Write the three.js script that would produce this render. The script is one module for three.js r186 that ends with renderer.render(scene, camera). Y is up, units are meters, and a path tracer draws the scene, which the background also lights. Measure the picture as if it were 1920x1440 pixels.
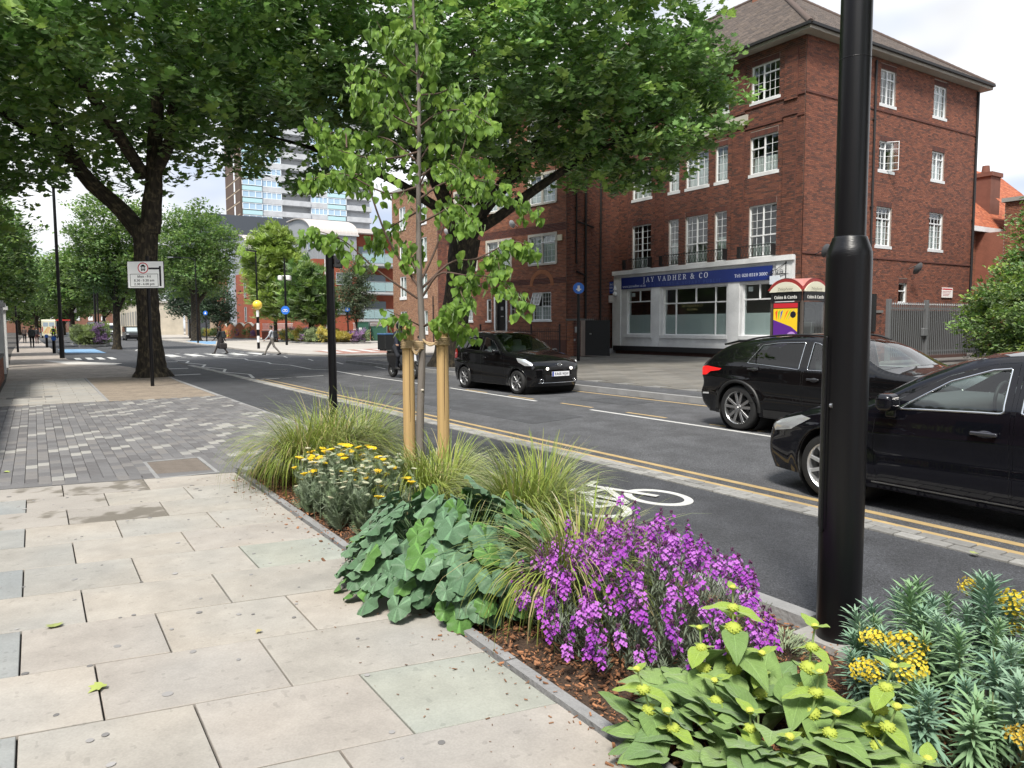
import * as THREE from 'three';
import { mergeGeometries } from 'three/addons/utils/BufferGeometryUtils.js';
import { RoundedBoxGeometry } from 'three/addons/geometries/RoundedBoxGeometry.js';
import { TessellateModifier } from 'three/addons/modifiers/TessellateModifier.js';
import { MarchingCubes } from 'three/addons/objects/MarchingCubes.js';

// ---------------------------------------------------------------- camera, sky, sun, exposure
// world: x across the street (to the far pavement), y up, -z along the street away from the viewer
const scene = new THREE.Scene();
const camera = new THREE.PerspectiveCamera(54.87, 4 / 3, 0.1, 2000);
camera.position.set(0, 1.6, 0);
camera.rotation.order = 'YXZ';
camera.rotation.set(-0.0784, -0.5725, -0.0052);
const renderer = new THREE.WebGLRenderer({ antialias: true });
renderer.toneMapping = THREE.LinearToneMapping;
renderer.toneMappingExposure = 2.0;
renderer.shadowMap.enabled = true;

const SUN_DIR = new THREE.Vector3(-0.52, 1.05, 0.50).normalize();
const sun = new THREE.DirectionalLight(new THREE.Color(1.0, 0.95, 0.86), 3.1);
sun.position.copy(SUN_DIR).multiplyScalar(120);
sun.castShadow = true;
sun.shadow.radius = 24;
sun.shadow.mapSize.set(4096, 4096);
Object.assign(sun.shadow.camera, { left: -70, right: 70, top: 70, bottom: -70, near: 1, far: 400 });
scene.add(sun, sun.target);

// ---------------------------------------------------------------- random and noise
function rng(seed) { let a = seed >>> 0; return () => { a = (a + 0x6d2b79f5) | 0; let t = Math.imul(a ^ (a >>> 15), 1 | a); t = (t + Math.imul(t ^ (t >>> 7), 61 | t)) ^ t; return ((t ^ (t >>> 14)) >>> 0) / 4294967296; }; }
const hash2 = (x, y, s) => { let h = Math.imul(x | 0, 374761393) ^ Math.imul(y | 0, 668265263) ^ Math.imul(s | 0, 2246822519); h = Math.imul(h ^ (h >>> 13), 1274126177); return ((h ^ (h >>> 16)) >>> 0) / 4294967296; };
const smooth = (t) => t * t * (3 - 2 * t), lerp = (a, b, t) => a + (b - a) * t, clamp = (v, a = 0, b = 1) => Math.min(b, Math.max(a, v));
const sstep = (a, b, v) => smooth(clamp((v - a) / (b - a)));
function vnoise(x, y, per, s = 0) {                       // periodic value noise
  const xi = Math.floor(x), yi = Math.floor(y), fx = smooth(x - xi), fy = smooth(y - yi);
  const m = (v) => per ? ((v % per) + per) % per : v;
  const a = hash2(m(xi), m(yi), s), b = hash2(m(xi + 1), m(yi), s), c = hash2(m(xi), m(yi + 1), s), d = hash2(m(xi + 1), m(yi + 1), s);
  return lerp(lerp(a, b, fx), lerp(c, d, fx), fy);
}
function fbm(x, y, per, oct, s = 0) { let v = 0, a = 0.5, n = 0, p = per; for (let i = 0; i < oct; i++) { v += a * vnoise(x, y, p, s + i * 17); n += a; a *= 0.5; x *= 2; y *= 2; p *= 2; } return v / n; }
function tex(w, h, fn, { srgb = true, repeat = [1, 1] } = {}) {  // fn(u, v) -> [r, g, b] 0..1 (display values when srgb)
  const d = new Uint8Array(w * h * 4);
  for (let j = 0; j < h; j++) for (let i = 0; i < w; i++) {
    const c = fn(i / w, j / h), o = (j * w + i) * 4;
    for (let k = 0; k < 3; k++) d[o + k] = clamp(typeof c === 'number' ? c : c[k]) * 255;
    d[o + 3] = 255;
  }
  const t = new THREE.DataTexture(d, w, h, THREE.RGBAFormat);
  t.colorSpace = srgb ? THREE.SRGBColorSpace : THREE.NoColorSpace; t.wrapS = t.wrapT = THREE.RepeatWrapping;
  t.magFilter = THREE.LinearFilter; t.minFilter = THREE.LinearMipmapLinearFilter; t.repeat.set(...repeat); t.needsUpdate = true;
  return t;
}
// sky: bright broken cloud with pale blue between, brightest around the veiled sun
{
  const W = 1024, Hh = 512, d = new Float32Array(W * Hh * 4);
  for (let j = 0; j < Hh; j++) for (let i = 0; i < W; i++) {
    const lat = ((j + 0.5) / Hh - 0.5) * Math.PI, lon = ((i + 0.5) / W - 0.5) * 2 * Math.PI;
    const y = Math.sin(lat), x = Math.cos(lat) * Math.cos(lon), z = Math.cos(lat) * Math.sin(lon), o = (j * W + i) * 4;
    const k = 1.5 / (Math.max(y, 0) + 0.22), c = fbm(x * k + 40.3, z * k + 17.1, 4096, 6, 5), c2 = fbm(x * k * 2.3 + 9.3, z * k * 2.3 + 77.7, 4096, 5, 9);
    const cloud = sstep(0.36, 0.60, c * 0.8 + c2 * 0.2 + 0.05), sd = Math.max(0, x * SUN_DIR.x + y * SUN_DIR.y + z * SUN_DIR.z);
    const halo = 0.5 * Math.pow(sd, 6), hz = Math.pow(1 - Math.max(y, 0), 4);
    const blue = [lerp(0.20, 0.38, hz), lerp(0.28, 0.44, hz), lerp(0.45, 0.54, hz)];
    const wh = 0.36 + 0.42 * c2 + 0.16 * (c - 0.5) + halo;
    const white = [wh * 0.985, wh, wh * 1.03];
    for (let q = 0; q < 3; q++) d[o + q] = y < -0.02 ? [0.30, 0.29, 0.27][q] : lerp(blue[q] + halo * 0.5, white[q], 0.25 + 0.75 * cloud);
    d[o + 3] = 1;
  }
  const t = new THREE.DataTexture(d, W, Hh, THREE.RGBAFormat, THREE.FloatType);
  t.mapping = THREE.EquirectangularReflectionMapping; t.magFilter = t.minFilter = THREE.LinearFilter; t.wrapS = THREE.RepeatWrapping; t.needsUpdate = true;
  scene.background = t; scene.environment = t;
}

// ---------------------------------------------------------------- building helpers
const X = new THREE.Vector3(1, 0, 0), Y = new THREE.Vector3(0, 1, 0), Z = new THREE.Vector3(0, 0, 1);
const v3 = (x, y, z) => new THREE.Vector3(x, y, z);
const P3 = (x, y, s) => new THREE.Vector3(x, y, -s);                // street coordinates: across, up, along
const lin = (r, g, b) => new THREE.Color().setRGB(r, g, b);
function M(color, roughness = 0.8, extra = {}) { return new THREE.MeshPhysicalMaterial({ color: color instanceof THREE.Color ? color : new THREE.Color(color), roughness, ...extra }); }
const used = new Map();
const numbered = (name) => { const n = used.get(name) ?? 0; used.set(name, n + 1); return n ? `${name}_${String(n).padStart(3, '0')}` : name; };
function clean(g) { let q = g.index ? g.toNonIndexed() : g; const o = new THREE.BufferGeometry(); for (const k of ['position', 'normal', 'uv']) { if (q.attributes[k]) o.setAttribute(k, q.attributes[k]); } if (!o.attributes.normal) o.computeVertexNormals(); if (!o.attributes.uv) o.setAttribute('uv', new THREE.BufferAttribute(new Float32Array(o.attributes.position.count * 2), 2)); return o; }
function join(list) { const a = list.flat(9).filter(Boolean); return a.length === 1 ? clean(a[0]) : mergeGeometries(a.map(clean)); }
function metricUV(g, k = 1, ox = 0, oy = 0) {              // uv in metres from the dominant axis of each face
  const p = g.attributes.position, n = g.attributes.normal, uv = new Float32Array(p.count * 2);
  for (let i = 0; i < p.count; i++) {
    const ax = Math.abs(n.getX(i)), ay = Math.abs(n.getY(i)), az = Math.abs(n.getZ(i));
    let u, v; if (ay >= ax && ay >= az) { u = p.getX(i); v = p.getZ(i); } else if (ax >= az) { u = p.getZ(i); v = p.getY(i); } else { u = p.getX(i); v = p.getY(i); }
    uv[2 * i] = u * k + ox; uv[2 * i + 1] = v * k + oy;
  }
  g.setAttribute('uv', new THREE.BufferAttribute(uv, 2)); return g;
}
function mesh(name, geos, mat, parent = scene) {
  const g = geos.isBufferGeometry ? geos : join(geos); if (mat.userData.metric) metricUV(g, mat.userData.metric);
  const m = new THREE.Mesh(g, mat); m.name = parent === scene ? numbered(name) : name; m.castShadow = m.receiveShadow = true; parent.add(m); return m;
}
function thing(name, label, category, x = 0, y = 0, s = 0, turn = 0, group) { const o = new THREE.Group(); o.name = numbered(name); o.position.set(x, y, -s); o.rotation.y = turn; scene.add(o); return tag(o, label, category, group); }
function tag(o, label, category, group, kind) { o.userData = { label, category }; if (group) o.userData.group = group; if (kind) o.userData.kind = kind; return o; }
const structure = (o, label, category) => tag(o, label, category, null, 'structure');
const stuff = (o) => { o.userData.kind = 'stuff'; return o; };
function copy(o, label, x, y, s, turn = 0, sc = 1) { const c = o.clone(); c.name = numbered(o.name.replace(/_\d{3}$/, '')); c.userData = { ...o.userData }; if (label) c.userData.label = label; c.position.set(x, y, -s); c.rotation.y = turn; c.scale.multiplyScalar(sc); scene.add(c); return c; }
const T = (g, x = 0, y = 0, z = 0, rx = 0, ry = 0, rz = 0) => { if (rx || ry || rz) g.applyMatrix4(new THREE.Matrix4().makeRotationFromEuler(new THREE.Euler(rx, ry, rz))); return g.translate(x, y, z); };
const box = (w, h, d, x = 0, y = 0, z = 0, rx = 0, ry = 0, rz = 0) => T(new THREE.BoxGeometry(w, h, d), x, y, z, rx, ry, rz);       // centred
const bx = (x0, x1, y0, y1, z0, z1) => box(x1 - x0, y1 - y0, z1 - z0, (x0 + x1) / 2, (y0 + y1) / 2, (z0 + z1) / 2);
const rbox = (w, h, d, r, x = 0, y = 0, z = 0, rx = 0, ry = 0, rz = 0, seg = 2) => T(new RoundedBoxGeometry(w, h, d, seg, r), x, y, z, rx, ry, rz);
const cyl = (r0, r1, h, x = 0, y = 0, z = 0, rx = 0, ry = 0, rz = 0, n = 20) => T(new THREE.CylinderGeometry(r1, r0, h, n), x, y, z, rx, ry, rz);  // r0 below, r1 above
const sph = (r, x = 0, y = 0, z = 0, sx = 1, sy = 1, sz = 1, n = 16) => { const g = new THREE.SphereGeometry(r, n, Math.max(6, n * 0.75 | 0)); g.scale(sx, sy, sz); return g.translate(x, y, z); };
const lathe = (pts, n = 28) => new THREE.LatheGeometry(pts.map(([r, y]) => new THREE.Vector2(r, y)), n);
function rod(a, b, r0, r1 = r0, n = 8) { const d = b.clone().sub(a), L = d.length(), g = new THREE.CylinderGeometry(r1, r0, L, n); g.applyQuaternion(new THREE.Quaternion().setFromUnitVectors(Y, d.clone().normalize())); const m = a.clone().add(b).multiplyScalar(0.5); return g.translate(m.x, m.y, m.z); }
function tube(pts, r, n = 8, seg) { const c = new THREE.CatmullRomCurve3(pts); return new THREE.TubeGeometry(c, seg ?? pts.length * 4, r, n); }
// tube with a radius per point
function taper(pts, rad, n = 8, wob = 0, rnd = null) {
  const pos = [], nor = [], uv = [], idx = []; let fr = v3(1, 0, 0), len = 0;
  pts.forEach((p, i) => {
    const t = (pts[Math.min(i + 1, pts.length - 1)].clone().sub(pts[Math.max(i - 1, 0)])).normalize();
    fr = fr.clone().addScaledVector(t, -fr.dot(t)); if (fr.lengthSq() < 1e-4) fr = v3(0, 0, 1).addScaledVector(t, -t.z); fr.normalize();
    const bi = t.clone().cross(fr); if (i) len += p.distanceTo(pts[i - 1]);
    for (let k = 0; k <= n; k++) { const a = k / n * Math.PI * 2, w = 1 + (wob && rnd ? wob * (hash2(k % n, i, 3) - 0.5) : 0), c = Math.cos(a), s = Math.sin(a), q = fr.clone().multiplyScalar(c).addScaledVector(bi, s); const r = rad[i] * w; pos.push(p.x + q.x * r, p.y + q.y * r, p.z + q.z * r); nor.push(q.x, q.y, q.z); uv.push(k / n * Math.max(1, Math.round(rad[0] * 6)), len); }
    if (i) for (let k = 0; k < n; k++) { const a = (i - 1) * (n + 1) + k, b = a + n + 1; idx.push(a, a + 1, b, b, a + 1, b + 1); }
  });
  const g = new THREE.BufferGeometry(); g.setAttribute('position', new THREE.Float32BufferAttribute(pos, 3)); g.setAttribute('normal', new THREE.Float32BufferAttribute(nor, 3)); g.setAttribute('uv', new THREE.Float32BufferAttribute(uv, 2)); g.setIndex(idx); return g;
}
function shape(pts, holes = []) { const s = new THREE.Shape(pts.map(([x, y]) => new THREE.Vector2(x, y))); for (const h of holes) s.holes.push(new THREE.Path(h.map(([x, y]) => new THREE.Vector2(x, y)))); return s; }
const ext = (pts, depth, holes = [], bevel = 0) => new THREE.ExtrudeGeometry(Array.isArray(pts) ? shape(pts, holes) : pts, { depth, bevelEnabled: bevel > 0, bevelSize: bevel, bevelThickness: bevel, bevelSegments: 1, curveSegments: 16 });
// flat sheet from a polygon of (x, s) street points at height y, with thickness th below
function sheet(pts, y, th = 0.02, holes = []) { const g = ext(pts, th, holes); g.rotateX(-Math.PI / 2); return g.translate(0, y - th, 0); }
const rectS = (x0, x1, s0, s1) => [[x0, s0], [x1, s0], [x1, s1], [x0, s1]];
function instanced(name, geo, mat, mats, parent, colors) {
  const m = new THREE.InstancedMesh(geo, mat, mats.length); mats.forEach((q, i) => m.setMatrixAt(i, q)); if (colors) colors.forEach((c, i) => m.setColorAt(i, c));
  m.name = parent === scene ? numbered(name) : name; m.castShadow = m.receiveShadow = true; m.userData.kind = 'stuff'; parent.add(m); return m;
}
const _q = new THREE.Quaternion(), _s = v3(1, 1, 1);
const mat4 = (p, q, s) => new THREE.Matrix4().compose(p, q, s.isVector3 ? s : v3(s, s, s));
const eul = (x, y, z) => new THREE.Quaternion().setFromEuler(new THREE.Euler(x, y, z, 'YXZ'));
function canvasTex(w, h, draw) { const c = document.createElement('canvas'); c.width = w; c.height = h; draw(c.getContext('2d'), w, h); const t = new THREE.CanvasTexture(c); t.colorSpace = THREE.SRGBColorSpace; t.magFilter = THREE.LinearFilter; return t; }
function plate(w, h, mat, x = 0, y = 0, z = 0, ry = 0) { const g = new THREE.PlaneGeometry(w, h); return T(g, x, y, z, 0, ry, 0); }

// ---------------------------------------------------------------- shared materials
const asphaltT = tex(1024, 1024, (u, v) => { const f = vnoise(u * 256, v * 256, 256, 1), f2 = vnoise(u * 512, v * 512, 512, 8), c = fbm(u * 6, v * 6, 6, 4, 2), b = 0.29 + 0.17 * (f - 0.5) + 0.14 * (f2 - 0.5) + 0.10 * (c - 0.5) + (f2 > 0.93 ? 0.09 : 0); return [b * 0.99, b, b * 1.035]; });
const asphaltB = tex(512, 512, (u, v) => 0.5 * vnoise(u * 170, v * 170, 170, 1) + 0.5 * vnoise(u * 256, v * 256, 256, 4), { srgb: false });
const stoneT = tex(1024, 1024, (u, v) => { const c = fbm(u * 5, v * 5, 5, 5, 31), m = fbm(u * 22, v * 22, 22, 3, 71), f = vnoise(u * 400, v * 400, 400, 3), pit = fbm(u * 60, v * 60, 60, 2, 13); let b = 0.77 + 0.12 * (c - 0.5) + 0.09 * (m - 0.5) + 0.05 * (f - 0.5); if (pit > 0.82) b -= 0.05; const w = 0.05 * (fbm(u * 3, v * 3, 3, 3, 91) - 0.5); return [b * (1.0 + w), b * 0.982, b * (0.955 - w)]; });
const stoneB = tex(512, 512, (u, v) => 0.6 * fbm(u * 60, v * 60, 60, 3, 13) + 0.4 * vnoise(u * 200, v * 200, 200, 3), { srgb: false });
const stainT = tex(1024, 1024, (u, v) => { const c = fbm(u * 5, v * 5, 5, 5, 31), f = vnoise(u * 400, v * 400, 400, 3), st = sstep(0.50, 0.60, fbm(u * 4, v * 4, 4, 5, 55) * 0.7 + 0.3 * fbm(u * 20, v * 20, 20, 3, 44)); let b = 0.76 + 0.12 * (c - 0.5) + 0.06 * (f - 0.5); b *= 1 - 0.26 * st; return [b, b * (0.975 - 0.015 * st), b * (0.95 - 0.05 * st)]; });
const grimeT = tex(512, 512, (u, v) => { const b = 0.9 + 0.16 * (fbm(u * 5, v * 5, 5, 5, 7) - 0.5) + 0.06 * (vnoise(u * 160, v * 160, 160, 2) - 0.5); return [b, b, b]; });
const grimeB = tex(512, 512, (u, v) => fbm(u * 40, v * 40, 40, 3, 7), { srgb: false });
const met = (m, k) => { m.userData.metric = k; return m; };
const MAT = {
  asphalt: met(M('#ffffff', 0.86, { map: asphaltT, bumpMap: asphaltB, bumpScale: 0.004 }), 0.5),
  asphaltNew: met(M(lin(0.62, 0.63, 0.66), 0.84, { map: asphaltT, bumpMap: asphaltB, bumpScale: 0.004 }), 0.61),
  concrete: met(M(lin(0.36, 0.35, 0.33), 0.9, { map: grimeT, bumpMap: grimeB, bumpScale: 0.003 }), 0.7),
  granite: met(M(lin(0.30, 0.30, 0.30), 0.85, { map: grimeT, bumpMap: grimeB, bumpScale: 0.004 }), 1.3),
  kerbDark: met(M(lin(0.17, 0.165, 0.16), 0.9, { map: grimeT, bumpMap: grimeB, bumpScale: 0.004 }), 1.1),
  joint: met(M(lin(0.07, 0.062, 0.055), 0.95, { map: grimeT }), 1),
  black: M(lin(0.004, 0.004, 0.005), 0.3, { specularIntensity: 0.8 }),
  blackMatt: M(lin(0.012, 0.012, 0.013), 0.6),
  white: met(M(lin(0.82, 0.83, 0.84), 0.6, { map: grimeT }), 0.4),
  upvc: M(lin(0.78, 0.79, 0.80), 0.35),
  glass: M('#f4f8f8', 0.02, { transmission: 1, thickness: 0, ior: 1.5 }),
  dark: M(lin(0.2, 0.2, 0.205), 0.9),
  paintWhite: met(M(lin(0.62, 0.62, 0.60), 0.7, { map: grimeT }), 1.7),
  paintYellow: met(M(lin(0.50, 0.36, 0.17), 0.7, { map: grimeT }), 1.7),
  steel: M(lin(0.45, 0.46, 0.47), 0.35, { metalness: 0.9 }),
  chrome: M(lin(0.75, 0.76, 0.77), 0.12, { metalness: 1 }),
  rubber: M(lin(0.012, 0.012, 0.012), 0.75),
};
// ---------------------------------------------------------------- ground, road, footways
{
  const g = mesh('ground', sheet(rectS(-900, 900, -300, 1500), -0.12, 0.05), met(M(lin(0.16, 0.155, 0.145), 0.95, { map: grimeT }), 0.08));
  structure(g, 'dull grey ground under and beyond the street', 'ground');
}
{
  const road = mesh('road', sheet([[5.72, -30], [12.05, -30], [12.05, 20], [12.2, 30], [16, 36], [40, 36], [40, 42], [14, 42], [12.9, 55], [13.6, 75], [14.4, 106], [13, 200], [8, 420], [-4, 420], [2.6, 200], [2.4, 130], [4, 82], [5.7, 46], [5.72, 40]], -0.05, 0.06), MAT.asphalt);
  structure(road, 'grey asphalt carriageway of the street', 'road');
  // painted markings, each a thin sheet 4 mm above the asphalt
  const ry = -0.046, mk = (name, pts, m) => mesh(name, sheet(pts, ry, 0.003), m, road);
  const band = (pts, w) => { const l = [], r = []; pts.forEach(([x, s]) => { l.push([x - w / 2, s]); r.unshift([x + w / 2, s]); }); return [...l, ...r]; };
  mk('yellow_line', band([[5.86, -8], [5.88, 24.2]], 0.085), MAT.paintYellow);
  mk('yellow_line', band([[6.11, -8], [6.12, 24.2]], 0.085), MAT.paintYellow);
  mk('yellow_line', band([[11.42, -8], [11.44, 15.5]], 0.08), MAT.paintYellow);
  for (let s = -3; s < 16; s += 2.08) mk('bay_line', rectS(9.36, 9.43, s + 0.03, s + 1.08), MAT.paintYellow);
  mk('centre_line', band([[9.06, 1.2], [9.1, 5.3]], 0.085), MAT.paintWhite);
  mk('centre_line', band([[9.08, 6.6], [9.12, 11.3]], 0.085), MAT.paintWhite);
  mk('centre_line', band([[9.2, 13.3], [9.3, 17.5]], 0.085), MAT.paintWhite);
  mk('centre_line', band([[9.28, 19.4], [9.26, 23.6]], 0.085), MAT.paintWhite);
  for (const s of [26.9, 31.6, 35.8, 40.2]) mk('bay_line', [[11.42, s], [11.5, s], [11.86, s + 1.9], [11.78, s + 1.9]], MAT.paintWhite);
  const zig = (pts) => { for (let i = 0; i + 1 < pts.length; i++) { const [x0, s0] = pts[i], [x1, s1] = pts[i + 1], dx = x1 - x0, ds = s1 - s0, L = Math.hypot(dx, ds), nx = ds / L * 0.05, ns = -dx / L * 0.05; mk('zigzag_line', [[x0 - nx, s0 - ns], [x0 + nx, s0 + ns], [x1 + nx, s1 + ns], [x1 - nx, s1 - ns]], MAT.paintWhite); } };
  zig([[5.95, 24.8], [6.3, 26.8], [5.85, 28.8], [6.3, 30.7], [5.88, 33.1], [6.34, 35.0], [5.95, 37.4], [6.38, 39.4], [6.05, 41]]);
  zig([[9.25, 23.8], [9.45, 27.6], [9.05, 28.6], [9.3, 32.2], [8.95, 34], [9.18, 35.4], [9.0, 38.5], [9.26, 40.3], [8.5, 44]]);
  zig([[11.9, 24.5], [12.0, 28.9]]);
  for (let i = 0; i < 5; i++) { const x = 6.45 + i * 1.24; mk('zebra_stripe', [[x, 45.8], [x + 0.62, 45.8], [x + 0.62, 49.4], [x, 49.4]], MAT.paintWhite); }
  for (let i = 0; i < 11; i++) { mk('crossing_dash', rectS(6.3 + i * 0.56, 6.56 + i * 0.56, 44.6, 44.85), MAT.paintWhite); mk('crossing_dash', rectS(6.3 + i * 0.56, 6.56 + i * 0.56, 50.5, 50.8), MAT.paintWhite); }
  zig([[6.2, 54], [6.6, 57], [6.15, 60], [6.6, 63], [6.1, 66]]);
  const patchM = met(M(lin(0.78, 0.79, 0.8), 0.88, { map: asphaltT, bumpMap: asphaltB, bumpScale: 0.004 }), 0.8), ironM = met(M(lin(0.10, 0.095, 0.09), 0.6, { map: grimeT, bumpMap: grimeB, bumpScale: 0.01, metalness: 0.3 }), 3);
  mk('road_patch', [[7.0, 10.2], [8.3, 10.5], [8.2, 14.8], [6.9, 14.3]], patchM); mk('road_patch', [[10.2, 11.5], [11.1, 11.6], [11.0, 13.0], [10.1, 12.9]], patchM); mk('road_patch', rectS(6.6, 7.2, 18, 26), patchM);
  for (const [x, s] of [[7.6, 16.6], [8.0, 29]]) { const g = new THREE.CylinderGeometry(0.33, 0.33, 0.006, 32); mesh('manhole_cover', [T(g, x, -0.044, -s)], ironM, road); }
  mk('gully_grate', rectS(11.48, 11.68, 12.2, 12.65), ironM);
  mk('stop_line', [[5.98, 23.9], [8.2, 24.5], [8.2, 24.62], [5.98, 24.05]], MAT.paintWhite);
}
// cycle track: raised a little, newer and darker asphalt
{
  const ct = mesh('cycle_track', sheet([[3.46, -30], [5.45, -30], [5.45, 20], [5.42, 28.5], [5.45, 36.5], [5.9, 41], [6.05, 46], [5.6, 60], [4.1, 71], [3.1, 80], [2.9, 130], [0.6, 130], [1.1, 73.5], [1.3, 52], [1.45, 44], [3.3, 34], [3.66, 27], [3.66, 8.7], [3.46, 8.7]], -0.015, 0.09), MAT.asphaltNew);
  structure(ct, 'dark asphalt cycle track beside the planting bed', 'cycle track');
  // bicycle symbol, painted, wheels towards the bed
  const cy = -0.011, w = 0.07, parts = [];
  const C = [4.72, 4.92];                                        // centre of the front wheel (x, s)
  const px = (u, v) => [4.42 + u, 5.05 + v * 1.15];              // symbol frame: u along x, v along the track
  const ring = (cx, cs, rx, rs) => { const sh = new THREE.Shape(); sh.absellipse(cx, cs, rx, rs, 0, Math.PI * 2); const h = new THREE.Path(); h.absellipse(cx, cs, rx - w, rs - w * 1.3, 0, Math.PI * 2); sh.holes.push(h); const g = new THREE.ExtrudeGeometry(sh, { depth: 0.003, bevelEnabled: false, curveSegments: 32 }); g.rotateX(-Math.PI / 2); return g.translate(0, cy - 0.003, 0); };
  const bar = (a, b) => { const [x0, s0] = a, [x1, s1] = b, dx = x1 - x0, ds = s1 - s0, L = Math.hypot(dx, ds), nx = ds / L * w / 2, ns = -dx / L * w / 2; return sheet([[x0 - nx, s0 - ns], [x0 + nx, s0 + ns], [x1 + nx, s1 + ns], [x1 - nx, s1 - ns]], cy, 0.003); };
  parts.push(ring(4.86, 5.02, 0.27, 0.37), ring(4.12, 5.02, 0.27, 0.37));
  const sy = mesh('cycle_symbol', parts, MAT.paintWhite, ct);
  mesh('cycle_symbol', [bar([4.12, 5.02], [4.38, 5.5]), bar([4.38, 5.5], [4.66, 5.55]), bar([4.12, 5.02], [4.45, 5.0]), bar([4.45, 5.0], [4.7, 5.6])].map((g, i) => g.translate(0, 0.003 + 0.002 * i, 0)), MAT.paintWhite, ct);
  mesh('cycle_symbol', [bar([4.86, 5.02], [4.62, 5.75]), bar([4.62, 5.75], [4.78, 5.86]), bar([4.45, 5.0], [4.33, 5.66]), bar([4.24, 5.66], [4.45, 5.66])].map((g, i) => g.translate(0, 0.0105 + 0.002 * i, 0)), MAT.paintWhite, ct);
  const blue = met(M(lin(0.20, 0.37, 0.58), 0.8, { map: grimeT }), 0.6);
  mesh('blue_surfacing', sheet([[1.7, 56], [3.9, 54.5], [3.9, 65.5], [1.5, 66.5]], -0.011, 0.003), blue, ct);
  for (let i = 0; i < 4; i++) mesh('cycle_zebra_stripe', sheet(rectS(1.75 + i * 0.52, 2.02 + i * 0.52, 43.4, 46.4), -0.011, 0.003), MAT.paintWhite, ct);
  for (const [x, s] of [[4.6, 31.5], [4.3, 27.2], [5.2, 38]]) mesh('cycle_arrow', sheet([[x - 0.5, s], [x + 0.5, s + 0.1], [x + 0.5, s + 0.35], [x - 0.5, s + 0.25]], -0.011, 0.003), MAT.paintWhite, ct);
}
// granite sett strip between track and carriageway
{
  const st = mesh('sett_strip', sheet([[5.45, -30], [5.72, -30], [5.72, 40], [5.45, 36]], -0.03, 0.07), MAT.joint);
  structure(st, 'band of pale granite setts between the cycle track and the road', 'sett strip');
  const r = rng(5), geo = [0, 1].map((k) => clean(rbox(0.115, 0.06, [0.19, 0.16][k], 0.008, 0, 0, 0, 0, 0, 0, 1))), tone = [0.30, 0.36, 0.25].map((t) => met(M(lin(t * 1.02, t, t * 0.95), 0.85, { map: grimeT, bumpMap: grimeB, bumpScale: 0.004 }), 1.1));
  const rest = [], rc = [];
  for (let s = 1.2, n = 0; s < 34; s += 0.2) for (let c = 0; c < 2; c++) {
    const x = 5.52 + c * 0.13, ss = s + c * 0.1, y = -0.036 + r() * 0.006;
    if (n++ < 180) { const m = new THREE.Mesh(geo[0], tone[r() * 3 | 0]); m.name = 'sett'; m.position.set(x, y, -ss); m.rotation.set((r() - 0.5) * 0.03, (r() - 0.5) * 0.03, (r() - 0.5) * 0.03); m.castShadow = m.receiveShadow = true; st.add(m); }
    else { rest.push(mat4(v3(x, y, -ss), eul(0, (r() - 0.5) * 0.03, 0), 1)); const t = 0.8 + 0.5 * r(); rc.push(lin(t, t, t)); }
  }
  instanced('setts', geo[0], tone[1], rest, st, rc);
}
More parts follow.
